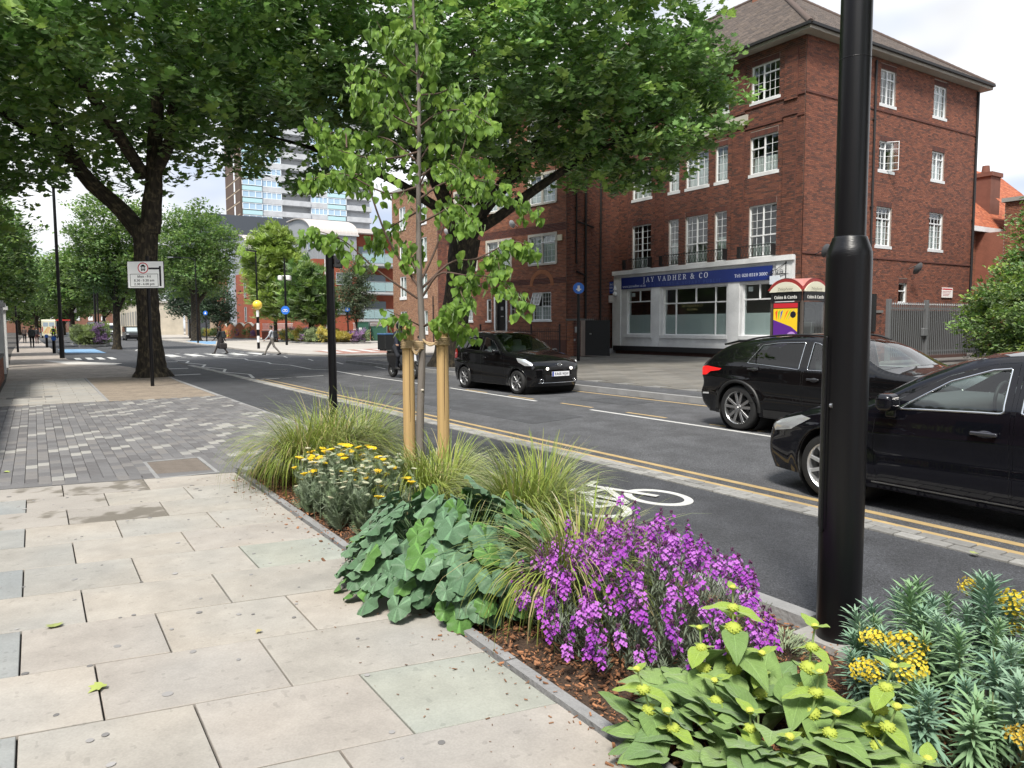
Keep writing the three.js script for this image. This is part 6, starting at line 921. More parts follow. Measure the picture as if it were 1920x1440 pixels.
// small grey-leaved plant beside the lamp column and fallen leaves on the paving
{
  const o = thing('lavender_tuft', 'small grey leaved tuft between the sage and the lamp column', 'plant', 2.98, -0.02, 2.2), r = rng(33), ms = [], nl = fan([[0, 0], [0.08, 0.3], [0.07, 0.7], [0, 1], [-0.07, 0.7], [-0.08, 0.3]], 0.2, 0.2);
  for (let i = 0; i < 420; i++) { const a = r() * 6.28, d = Math.sqrt(r()) * 0.13, e = r(); ms.push(mat4(v3(Math.cos(a) * d, 0.02 + 0.14 * (1 - d * 5) * e, Math.sin(a) * d), aim(v3(Math.cos(a), 0.6 + r(), Math.sin(a)), v3(-Math.cos(a), 1, -Math.sin(a))), 0.03 + 0.02 * r())); }
  instanced('foliage', nl, M(lin(0.22, 0.27, 0.16), 0.8), ms, o);
  const fl = [[0.02, 4.55, 0.08], [0.19, 3.68, 0.075], [-0.35, 9.9, 0.07], [3.9, 3.9, 0.08], [0.93, 3.9, 0.035], [5.4, 2.5, 0.06]], lv = [[0.26, 0.30, 0.10], [0.30, 0.35, 0.09], [0.28, 0.33, 0.09], [0.24, 0.31, 0.13], [0.36, 0.31, 0.13], [0.27, 0.31, 0.1]], sp = ['on the slab row by the bluish slab', 'on a slab near the paving edge', 'on the dark block paving', 'on the cycle track by the purple flowers', 'on the slab beside the mallow', 'on the sett strip by the dark car'];
  fl.forEach(([x, s, k], i) => { const g = planeLeaf.clone(); g.rotateX(-Math.PI / 2); const m = mesh('fallen_leaf', g, M(lin(...lv[i]), 0.7, { side: THREE.DoubleSide }), scene); m.position.set(x, i === 3 ? 0.0 : 0.012, -s); m.rotation.y = i * 2.1; m.scale.setScalar(k); tag(m, 'fallen pale green leaf lying ' + sp[i], 'leaf', 'fallen leaves'); });
}
// ---------------------------------------------------------------- vehicles
// local frame: x forward (0 at the tail), y up, +z one side; side skins are height fields over the side view, a ribbon closes nose, bonnet, glass, roof and tail
const tess = (edge, it = 8) => new TessellateModifier(edge, it);
function wheelParts(parent, x, z, R, spec) {
  const w = new THREE.Group(); w.name = 'wheel'; w.position.set(x, R, z); if (z < 0) w.rotation.y = Math.PI; parent.add(w);
  const tw = spec.tw ?? 0.2, rr = spec.rim * R;
  const g = lathe([[rr, -tw / 2], [rr + (R - rr) * 0.55, -tw / 2 - 0.004], [R - 0.018, -tw / 2 + 0.012], [R - 0.002, -tw / 2 + 0.04], [R, 0], [R - 0.002, tw / 2 - 0.04], [R - 0.018, tw / 2 - 0.012], [rr + (R - rr) * 0.55, tw / 2 + 0.004], [rr, tw / 2]], 48); g.rotateX(Math.PI / 2);
  mesh('tyre', [g], MAT.rubber, w);
  const barrel = lathe([[rr, -tw / 2 + 0.01], [rr - 0.012, -tw / 2 + 0.03], [rr - 0.02, tw / 2 - 0.03], [rr - 0.004, tw / 2 - 0.004], [rr + 0.004, tw / 2 - 0.002]], 48); barrel.rotateX(Math.PI / 2);
  const sp = []; for (let k = 0; k < spec.spokes; k++) {
    const a = k / spec.spokes * Math.PI * 2, ft = tw / 2 - 0.03;
    for (const off of spec.twin ? [-1, 1] : [0]) { const da = off * spec.twin, s = shape([[-0.014 * R / 0.3, 0.05], [0.014 * R / 0.3, 0.05], [spec.sw * R, rr - 0.006], [-spec.sw * R, rr - 0.006]]), e = new THREE.ExtrudeGeometry(s, { depth: 0.022, bevelEnabled: true, bevelSize: 0.003, bevelThickness: 0.004, bevelSegments: 1 }); e.rotateZ(off ? da * 0.6 : 0); e.rotateZ(a); sp.push(e.translate(0, 0, ft - 0.018)); }
  }
  const hub = cyl(0.055, 0.05, 0.03, 0, 0, tw / 2 - 0.012, Math.PI / 2, 0, 0, 20);
  mesh('rim', [barrel, ...sp, hub], spec.rimM, w);
  mesh('brake_disc', [cyl(rr * 0.62, rr * 0.62, 0.02, 0, 0, 0, Math.PI / 2, 0, 0, 24), cyl(rr * 0.97, rr * 0.97, 0.01, 0, 0, -tw / 2 + 0.03, Math.PI / 2, 0, 0, 24)], M(lin(0.03, 0.03, 0.03), 0.5), w);
  mesh('centre_cap', [cyl(0.028, 0.026, 0.008, 0, 0, tw / 2 + 0.006, Math.PI / 2, 0, 0, 16)], spec.capM ?? MAT.chrome, w);
}
function buildCar(o, c) {
  // closed top line: sample the control loop
  const L = c.loop, S = [];
  for (let i = 0; i + 1 < L.length; i++) {
    const p0 = L[Math.max(0, i - 1)], p1 = L[i], p2 = L[i + 1], p3 = L[Math.min(L.length - 1, i + 2)], n = c.fine ?? 8;
    for (let k = 0; k < n + (i + 2 === L.length ? 1 : 0); k++) { const t = k / n, cr = (a, b, d, e) => 0.5 * (2 * b + (d - a) * t + (2 * a - 5 * b + 4 * d - e) * t * t + (3 * b - a - 3 * d + e) * t * t * t); S.push({ x: cr(p0[0], p1[0], p2[0], p3[0]), y: cr(p0[1], p1[1], p2[1], p3[1]), bx: lerp(p1[2], p2[2], smooth(t)), by: lerp(p1[3], p2[3], smooth(t)), part: p1[4], seg: i, f: i + t }); }
  }
  const len = c.len, W = c.w / 2;
  const plan = (x) => { const f = clamp((x - (len - c.fz)) / c.fz), b = clamp((c.rz - x) / c.rz); return 1 - c.ft * Math.pow(f, 2.1) - c.rt * Math.pow(b, 2.0); };
  const belt = (x) => lerp(c.belt[0], c.belt[1], clamp(x / len));
  const dist = (x, y) => { let d = 9; for (let i = 0; i + 1 < S.length; i++) { const ax = S[i].x, ay = S[i].y, bx2 = S[i + 1].x - ax, by2 = S[i + 1].y - ay, t = clamp(((x - ax) * bx2 + (y - ay) * by2) / (bx2 * bx2 + by2 * by2 + 1e-9)); d = Math.min(d, Math.hypot(x - ax - bx2 * t, y - ay - by2 * t)); } return d; };
  const wf = (x, y) => {
    const b = belt(x), t = clamp((y - c.sill) / (b - c.sill));
    let w = W * plan(x) * (1 - 0.045 * Math.pow(1 - t, 2.4) - 0.02 * Math.pow(t, 5));
    const lineY = (c.crease?.[0] ?? 0.62) + (c.crease?.[1] ?? 0.05) * (1 - x / len); w += 0.010 * Math.exp(-Math.pow((y - lineY) / 0.035, 2)) - 0.012 * Math.exp(-Math.pow((y - lineY + 0.16) / 0.10, 2));
    { const k = 0.03; w -= c.tumble * k * Math.log(1 + Math.exp((y - b) / k)); }
    for (const [ax, R] of c.axles) { const d = Math.hypot(x - ax, y - c.R); if (d < R + 0.12) w += 0.014 * smooth(clamp(1 - (d - R) / 0.12)); }
    const rd = c.round ?? 0.07, d = dist(x, y); if (d < rd) w -= 0.75 * rd * Math.pow(1 - d / rd, 2);
    return w;
  };
  function skin(poly, holes, off, edge = 0.05) {            // polygon in side view -> surface on +z and -z
    let g = new THREE.ShapeGeometry(shape(poly, holes), 12).toNonIndexed(); g.deleteAttribute('normal'); g.deleteAttribute('uv');
    g = tess(edge, 12).modify(g); const p = g.attributes.position, n = p.count, nor = new Float32Array(n * 3), cache = new Map();
    for (let i = 0; i < n; i++) { const x = p.getX(i), y = p.getY(i), key = x.toFixed(4) + ',' + y.toFixed(4); let v = cache.get(key); if (!v) { const e = 0.012, w = wf(x, y), dx = (wf(x + e, y) - wf(x - e, y)) / (2 * e), dy = (wf(x, y + e) - wf(x, y - e)) / (2 * e), l = Math.hypot(dx, dy, 1); v = [w + off, -dx / l, -dy / l, 1 / l]; cache.set(key, v); } p.setZ(i, v[0]); nor.set(v.slice(1), i * 3); }
    g.setAttribute('normal', new THREE.BufferAttribute(nor, 3));
    const q = g.clone(), pq = q.attributes.position, nq = q.attributes.normal; for (let i = 0; i < n; i += 3) { for (const a of [pq, nq]) { const x1 = a.getX(i + 1), y1 = a.getY(i + 1), z1 = a.getZ(i + 1); a.setXYZ(i, a.getX(i), a.getY(i), -a.getZ(i)); a.setXYZ(i + 1, a.getX(i + 2), a.getY(i + 2), -a.getZ(i + 2)); a.setXYZ(i + 2, x1, y1, -z1); } }
    return [clean(g), clean(q)];
  }
  const edgeZ = S.map((e) => wf(e.x, e.y));
  const at = (f, q, off = 0) => {                            // point on the ribbon: f = loop position, q = -1..1 across
    const u = clamp(f, 0, S[S.length - 1].f), i = Math.max(0, Math.min(S.length - 2, S.findIndex((e) => e.f > u) - 1 < 0 ? S.length - 2 : S.findIndex((e) => e.f > u) - 1)), a = S[i], b = S[i + 1], t = clamp((u - a.f) / (b.f - a.f)), k = 1 - Math.pow(Math.abs(q), 2.2);
    const x = lerp(a.x, b.x, t) + lerp(a.bx, b.bx, t) * k, y = lerp(a.y, b.y, t) + lerp(a.by, b.by, t) * k, z = lerp(edgeZ[i], edgeZ[i + 1], t) * q, dx = b.x - a.x, dy = b.y - a.y, l = Math.hypot(dx, dy) || 1;
    return [x + dy / l * off, y - dx / l * off, z];
  };
  const ribbon = (f0, f1, q0 = -1, q1 = 1, off = 0, nf = null, nq = 18) => { const g = gridGeo(nq, nf ?? Math.max(3, Math.ceil((f1 - f0) * 6)), (u, v) => at(lerp(f0, f1, v), lerp(q0, q1, u), off)); return g; };
  // parts of the ribbon
  let s0 = 0; for (let i = 1; i <= L.length - 1; i++) if (i === L.length - 1 || L[i][4] !== L[s0][4]) { const nm = L[s0][4]; mesh(nm, [ribbon(s0 + (s0 ? 0.012 : 0), i - 0.012)], /screen|window/.test(nm) ? c.glass : c.ribbonM?.[nm] ?? c.paint, o); s0 = i; }
  // side body with arches cut from the lower edge
  const out = []; for (const e of S) out.push([e.x, e.y]);
  const arch = (ax, R) => { const a = []; for (let i = 0; i <= 16; i++) { const t = Math.PI - i / 16 * Math.PI; a.push([ax + Math.cos(Math.PI - t) * -R * -1, c.R + Math.sin(t) * R]); } return a; };
  const low = [[S[S.length - 1].x + 0.05, c.sill]];
  for (const [ax, R] of [...c.axles].sort((a, b) => a[0] - b[0])) { const a0 = Math.asin(clamp((c.sill - c.R) / R, -1, 1)); for (let i = 0; i <= 18; i++) { const t = Math.PI - a0 - (Math.PI - 2 * a0) * i / 18; low.push([ax + Math.cos(t) * R, c.R + Math.sin(t) * R]); } }
  low.push([S[0].x - 0.05, c.sill]);
  const poly = [...out, ...low];
  mesh('body_side', skin(poly, [...c.doors.map((d) => d.poly), ...(c.quarter ? [c.quarter] : []), ...(c.cut ?? [])], 0), c.paint, o);
  const inner = []; mesh('inner_body', skin([...out.filter(([x, y]) => y < belt(x) + 0.0), ...low], [], -0.035, 0.16), MAT.dark, o);
  for (const d of c.doors) {
    const m = mesh('door', skin(d.poly.map(shrink(d.poly, 0.003)), [d.win], 0), c.paint, o);
    mesh('side_window', skin(d.win.map(shrink(d.win, -0.004)), [], -0.012), d.glass ?? c.glass, m);
    if (c.trim) mesh('window_trim', [1, -1].map((s) => tube(dense(d.win).map(([x, y]) => v3(x, y, s * (wf(x, y) + 0.001))), c.trimR ?? 0.007, 5, d.win.length * 24)), c.trim, m);
    if (d.handle) mesh('handle', [1, -1].flatMap((s) => { const [x, y] = d.handle, z = wf(x, y); return [rbox(0.2, 0.032, 0.03, 0.012, x, y, s * (z + 0.028)), sph(0.05, x + 0.0, y - 0.01, s * (z - 0.004), 1.5, 0.7, 0.2)]; }), c.handleM ?? c.paint, m);
  }
  if (c.quarter) mesh('quarter_window', skin(c.quarter, [], -0.008), c.quarterM ?? c.glass, o);
  for (const [ax, R] of c.axles) {
    mesh('arch_lip', [1, -1].map((s) => tube(Array.from({ length: 15 }, (_, i) => { const t = Math.PI * 1.03 - i / 14 * Math.PI * 1.06, x = ax + Math.cos(t) * (R + 0.004), y = c.R + Math.sin(t) * (R + 0.004); return v3(x, y, s * (wf(x, y) - 0.004)); }), c.lip ?? 0.012, 6, 30)), c.lipM ?? c.paint, o);
    mesh('wheel_well', [cyl(R + 0.005, R + 0.005, c.w - 0.12, ax, c.R, 0, Math.PI / 2, 0, 0, 28)].map((g) => { const gg = new THREE.CylinderGeometry(R + 0.005, R + 0.005, c.w - 0.14, 28, 1, true); return T(gg, ax, c.R, 0, Math.PI / 2, 0, 0); }), M(lin(0.01, 0.01, 0.01), 0.95, { side: THREE.DoubleSide }), o);
    for (const s of [1, -1]) wheelParts(o, ax, s * (c.w / 2 - 0.115), c.R, c.wheel);
  }
  mesh('underside', [bx(0.35, len - 0.6, c.sill - 0.02, c.sill + 0.06, -W * 0.86, W * 0.86)], MAT.dark, o);
  // cabin: seats, dashboard, wheel
  const sx = c.seats; mesh('seat', sx.flatMap((x) => [-0.36, 0.36].flatMap((z) => [rbox(0.14, 0.62, 0.46, 0.05, x, 0.82, z, 0, 0, 0.18), rbox(0.1, 0.18, 0.24, 0.04, x - 0.08, 1.2, z, 0, 0, 0.15), rbox(0.5, 0.14, 0.46, 0.05, x + 0.25, 0.52, z)])), M(lin(0.08, 0.08, 0.085), 0.85), o);
  mesh('dashboard', [rbox(0.5, 0.25, c.w - 0.3, 0.08, c.dash, 0.86, 0)], M(lin(0.07, 0.07, 0.075), 0.8), o); mesh('steering_wheel', [T(new THREE.TorusGeometry(0.18, 0.016, 8, 24), c.dash - 0.36, 0.93, 0.36, 0, Math.PI / 2, 0, 0)], MAT.blackMatt, o);
  return { wf, at, ribbon, skin };
}
const dense = (poly) => { const a = []; for (let i = 0; i < poly.length; i++) { const p = poly[i], q = poly[(i + 1) % poly.length]; for (const t of [0.02, 0.2, 0.4, 0.6, 0.8, 0.98]) a.push([lerp(p[0], q[0], t), lerp(p[1], q[1], t)]); } a.push(a[0]); return a; };
const shrink = (poly, k) => { let cx = 0, cy = 0; for (const [x, y] of poly) { cx += x / poly.length; cy += y / poly.length; } return ([x, y]) => { const d = Math.hypot(x - cx, y - cy); return [x - (x - cx) / d * k, y - (y - cy) / d * k]; }; };
const paintBlack = M(lin(0.003, 0.003, 0.0035), 0.5, { specularIntensity: 0.1, clearcoat: 1, clearcoatRoughness: 0.03 }), paintNavy = M(lin(0.003, 0.003, 0.0055), 0.5, { specularIntensity: 0.1, clearcoat: 1, clearcoatRoughness: 0.03 });
const glassClear = M(lin(0.74, 0.84, 0.81), 0.02, { transmission: 1, thickness: 0, ior: 1.75 }), glassDark = M(lin(0.05, 0.06, 0.06), 0.02, { transmission: 1, thickness: 0, ior: 1.6 });
const lampGlass = M(lin(0.75, 0.78, 0.8), 0.08, { metalness: 0.6 }), redLamp = M(lin(0.5, 0.01, 0.012), 0.15, { clearcoat: 1, emissive: lin(0.35, 0.01, 0.008), emissiveIntensity: 1 });
const plateTex = (txt) => canvasTex(512, 112, (x, w, h) => { x.fillStyle = '#e9eaee'; x.fillRect(0, 0, w, h); x.fillStyle = '#1f3fa0'; x.fillRect(0, 0, 46, h); x.fillStyle = '#16181c'; x.font = 'bold 88px sans-serif'; x.textAlign = 'center'; x.fillText(txt, 282, 88, 430); });
// ---- small black hatchback, coming towards the viewer
{
  const o = thing('hatchback_car', 'small black hatchback with number plate EA68 WJW coming along the far lane', 'car', 10.38, -0.046, 17.95, -Math.PI / 2 + 0.045);
  const c = {
    len: 3.665, w: 1.66, sill: 0.2, belt: [1.02, 0.93], R: 0.295, axles: [[0.66, 0.345], [3.045, 0.345]], fz: 0.85, rz: 0.7, ft: 0.20, rt: 0.10, tumble: 0.34, crease: [0.60, 0.10],
    loop: [[3.52, 0.2, 0.1, 0, 'front_bumper'], [3.60, 0.34, 0.10, 0, 'front_bumper'], [3.60, 0.50, 0.11, 0, 'front_bumper'], [3.575, 0.66, 0.12, 0.01, 'front_bumper'], [3.48, 0.78, 0.11, 0.03, 'bonnet'], [3.22, 0.88, 0.06, 0.045, 'bonnet'], [2.86, 0.965, 0.03, 0.05, 'bonnet'], [2.60, 1.01, 0.10, 0.04, 'windscreen'], [2.25, 1.22, 0.10, 0.05, 'windscreen'], [1.86, 1.415, 0.05, 0.05, 'roof'], [1.35, 1.475, 0, 0.05, 'roof'], [0.75, 1.465, 0, 0.05, 'roof'], [0.28, 1.41, -0.03, 0.04, 'rear_window'], [0.12, 1.05, -0.06, 0, 'tailgate'], [0.04, 0.72, -0.07, 0, 'rear_bumper'], [0.03, 0.45, -0.08, 0, 'rear_bumper'], [0.12, 0.22, -0.06, 0, 'rear_bumper']],
    paint: paintBlack, glass: glassClear, doors: [
      { poly: [[2.52, 0.27], [2.56, 0.55], [2.54, 0.9], [2.40, 1.05], [1.98, 1.31], [1.62, 1.40], [1.50, 1.41], [1.50, 0.27]], win: [[2.36, 0.985], [1.95, 1.265], [1.6, 1.365], [1.555, 1.37], [1.555, 1.0]], handle: [1.66, 0.86] },
      { poly: [[1.485, 0.27], [1.485, 1.41], [1.05, 1.41], [0.76, 1.36], [0.60, 1.12], [0.70, 0.86], [0.98, 0.63], [1.05, 0.27]], win: [[1.43, 1.005], [1.43, 1.365], [1.08, 1.365], [0.84, 1.325], [0.74, 1.05]], handle: [0.82, 0.93], glass: glassDark }],
    seats: [1.55, 0.75], dash: 2.35, wheel: { rim: 0.70, spokes: 8, sw: 0.055, rimM: M(lin(0.28, 0.285, 0.29), 0.35, { metalness: 0.7 }) }, handleM: paintBlack, trim: MAT.blackMatt, trimR: 0.006,
  };
  const k = buildCar(o, c);
  const hl = [[3.53, 0.70], [3.50, 0.765], [3.30, 0.85], [3.05, 0.875], [3.12, 0.78], [3.34, 0.695]];
  const h = mesh('headlight', k.skin(hl, [], 0.006, 0.05), lampGlass, o); mesh('headlight_lens', k.skin(hl.map(shrink(hl, 0.02)), [], 0.012, 0.06), M('#ffffff', 0.05, { transmission: 1, thickness: 0, ior: 1.5 }), h); mesh('bulb', [1, -1].map((s) => sph(0.035, 3.40, 0.765, s * (k.wf(3.4, 0.765) + 0.004), 1, 1, 0.5)), MAT.white, h);
  const meshM = M(lin(0.008, 0.008, 0.009), 0.5), gr = mesh('grille', [k.ribbon(2.55, 2.98, -0.52, 0.52, 0.006, 4, 12)], meshM, o); { const p = []; for (let i = -14; i <= 14; i++) { const a = k.at(2.58, i / 28, 0.01), b = k.at(2.95, i / 28, 0.01); p.push(rod(v3(...a), v3(...b), 0.004, 0.004, 4)); } for (const f of [2.68, 2.78, 2.88]) for (let i = -14; i < 14; i++) p.push(rod(v3(...k.at(f, i / 28, 0.01)), v3(...k.at(f, (i + 1) / 28, 0.01)), 0.004, 0.004, 4)); mesh('grille_bars', p, M(lin(0.03, 0.03, 0.032), 0.4), gr); }
  mesh('lower_grille', [k.ribbon(0.75, 1.85, -0.66, 0.66, 0.005, 6, 14)], meshM, o);
  mesh('chrome_strip', [tube(Array.from({ length: 11 }, (_, i) => v3(...k.at(0.72, lerp(-0.92, 0.92, i / 10), 0.012))), 0.008, 6, 40)], MAT.chrome, o);
  const np = k.at(2.0, 0, 0.03); mesh('number_plate', [box(0.012, 0.115, 0.53, np[0], np[1] + 0.0, 0)], M(lin(0.5, 0.5, 0.5), 0.5), o); mesh('number_plate_lettering', [T(new THREE.PlaneGeometry(0.52, 0.111), np[0] + 0.0085, np[1], 0, 0, Math.PI / 2, 0)], M('#ffffff', 0.4, { map: plateTex('EA68 WJW') }), o);
  for (const s of [-1, 1]) { const d = k.at(2.72, s * 0.56, 0.018); mesh('daytime_light', [cyl(0.034, 0.034, 0.02, d[0], d[1], d[2], 0, 0, Math.PI / 2, 20)], M('#ffffff', 0.3, { emissive: new THREE.Color('#fff6e6'), emissiveIntensity: 1.6 }), o); mesh('fog_light', [T(new THREE.TorusGeometry(0.045, 0.008, 6, 20), ...k.at(1.0, s * 0.82, 0.02), 0, Math.PI / 2 - s * 0.5, 0)], MAT.chrome, o); }
  { const e = k.at(3.28, 0, 0.014), g = []; const t = new THREE.TorusGeometry(0.062, 0.009, 8, 28); t.scale(1, 0.56, 1); g.push(t, box(0.012, 0.062, 0.012, -0.026, 0, 0, 0, 0, -0.35), box(0.012, 0.062, 0.012, 0.026, 0, 0, 0, 0, -0.35), box(0.06, 0.011, 0.012, 0, 0, 0, 0, 0, 0.25)); const b = join(g); b.rotateY(Math.PI / 2); b.translate(e[0], e[1], e[2]); mesh('emblem', b, MAT.chrome, o); }
  mesh('wiper', [rod(v3(2.72, 1.03, 0.1), v3(2.56, 1.09, -0.5), 0.008), rod(v3(2.72, 1.03, 0.5), v3(2.56, 1.09, 0.0), 0.008)], MAT.blackMatt, o);
  for (const s of [1, -1]) { const z = k.wf(2.36, 0.96); mesh('wing_mirror', [rbox(0.12, 0.13, 0.2, 0.05, 2.32, 1.0, s * (z + 0.11)), rod(v3(2.36, 0.96, s * (z - 0.02)), v3(2.33, 0.98, s * (z + 0.05)), 0.02)], paintBlack, o); }
  mesh('tail_light', k.skin([[0.14, 0.78], [0.12, 1.0], [0.24, 1.05], [0.34, 0.95], [0.30, 0.8]], [], 0.006, 0.05), M(lin(0.28, 0.012, 0.012), 0.15, { clearcoat: 1 }), o);
}
// ---- black crossover seen from its tail quarter
{
  const o = thing('crossover_car', 'black crossover with red tail lamp and two tone alloys passing the phone box', 'car', 10.08, -0.046, 8.63, -Math.PI / 2);
  const c = {
    len: 4.45, w: 1.84, sill: 0.25, belt: [1.04, 0.94], R: 0.352, axles: [[0.88, 0.415], [3.56, 0.415]], fz: 0.9, rz: 0.8, ft: 0.16, rt: 0.12, tumble: 0.42, crease: [0.72, 0.10], lip: 0.03, lipM: M(lin(0.012, 0.012, 0.012), 0.5),
    loop: [[4.32, 0.24, 0.08, 0, 'front_bumper'], [4.40, 0.45, 0.09, 0, 'front_bumper'], [4.36, 0.70, 0.09, 0.01, 'front_bumper'], [4.22, 0.84, 0.08, 0.03, 'bonnet'], [3.70, 0.97, 0.03, 0.05, 'bonnet'], [3.18, 1.05, 0.10, 0.04, 'windscreen'], [2.72, 1.29, 0.09, 0.05, 'windscreen'], [2.30, 1.43, 0.04, 0.05, 'roof'], [1.85, 1.475, 0, 0.045, 'roof'], [1.15, 1.425, 0, 0.045, 'roof'], [0.55, 1.31, -0.06, 0.03, 'rear_window'], [0.15, 1.07, -0.06, 0.01, 'tailgate'], [0.03, 0.94, -0.05, 0, 'tailgate'], [0.06, 0.72, -0.05, 0, 'rear_bumper'], [0.0, 0.55, -0.06, 0, 'rear_bumper'], [0.06, 0.36, -0.05, 0, 'rear_bumper'], [0.2, 0.26, -0.04, 0, 'rear_bumper']],
    paint: paintBlack, glass: glassClear, doors: [
      { poly: [[3.02, 0.33], [3.06, 0.62], [3.02, 0.95], [2.86, 1.10], [2.48, 1.32], [2.22, 1.405], [2.05, 1.42], [2.03, 0.33]], win: [[2.80, 0.99], [2.45, 1.265], [2.18, 1.375], [2.10, 1.385], [2.10, 1.0]], handle: [2.22, 0.87] },
      { poly: [[2.01, 0.33], [2.01, 1.42], [1.5, 1.405], [1.20, 1.37], [0.98, 1.20], [1.04, 0.94], [1.28, 0.72], [1.36, 0.33]], win: [[1.96, 1.0], [1.96, 1.385], [1.5, 1.37], [1.24, 1.335], [1.04, 1.06]], handle: [1.18, 0.97], glass: glassDark }],
    quarter: [[0.95, 1.09], [1.12, 1.30], [1.13, 1.33], [0.90, 1.275], [0.62, 1.13]], quarterM: glassDark,
    seats: [2.1, 1.2], dash: 2.95, wheel: { rim: 0.72, spokes: 5, sw: 0.06, twin: 0.42, rimM: M(lin(0.42, 0.42, 0.42), 0.25, { metalness: 0.9 }) }, trim: MAT.chrome, trimR: 0.006, handleM: M(lin(0.02, 0.02, 0.022), 0.2, { clearcoat: 1 }),
  };
  const k = buildCar(o, c);
  mesh('tail_light', k.skin([[0.08, 0.83], [0.07, 0.965], [0.20, 0.985], [0.55, 0.955], [0.50, 0.925], [0.30, 0.90], [0.2, 0.84]], [], 0.006, 0.05), redLamp, o); mesh('light_bar', [k.ribbon(12.05, 12.6, -1, 1, 0.006, 4, 16)], redLamp, o);
  mesh('lower_cladding', k.skin([[1.37, 0.26], [1.37, 0.37], [2.95, 0.37], [3.05, 0.26]], [], 0.016, 0.15), M(lin(0.014, 0.014, 0.014), 0.6), o);
  mesh('bumper_reflector', k.skin([[0.10, 0.52], [0.10, 0.545], [0.26, 0.555], [0.26, 0.53]], [], 0.01, 0.05), M(lin(0.5, 0.5, 0.5), 0.3), o);
  for (const s of [1, -1]) { const rail = [[0.85, 1.365], [1.0, 1.40], [1.6, 1.455], [2.2, 1.44], [2.42, 1.38]].map(([x, y]) => v3(x, y + 0.035, s * (k.wf(x, Math.min(y, 1.42)) - 0.06))); mesh('roof_rail', [tube(rail, 0.016, 6, 30)], MAT.blackMatt, o); const z = k.wf(2.85, 1.03); mesh('wing_mirror', [rbox(0.16, 0.14, 0.22, 0.055, 2.82, 1.07, s * (z + 0.12)), rod(v3(2.86, 1.02, s * (z - 0.03)), v3(2.83, 1.05, s * (z + 0.05)), 0.022)], paintBlack, o); }
  mesh('spoiler', [rbox(0.34, 0.03, 1.2, 0.014, 0.50, 1.36, 0, 0, 0, 0.2)], paintBlack, o); mesh('headlight', [k.ribbon(2.2, 2.9, 0.6, 0.98, 0.006, 5, 6), k.ribbon(2.2, 2.9, -0.98, -0.6, 0.006, 5, 6)], lampGlass, o);
  mesh('body_crease', k.skin([[1.1, 0.455], [1.1, 0.462], [3.0, 0.50], [3.0, 0.493]], [], 0.003, 0.2), paintBlack, o);
}
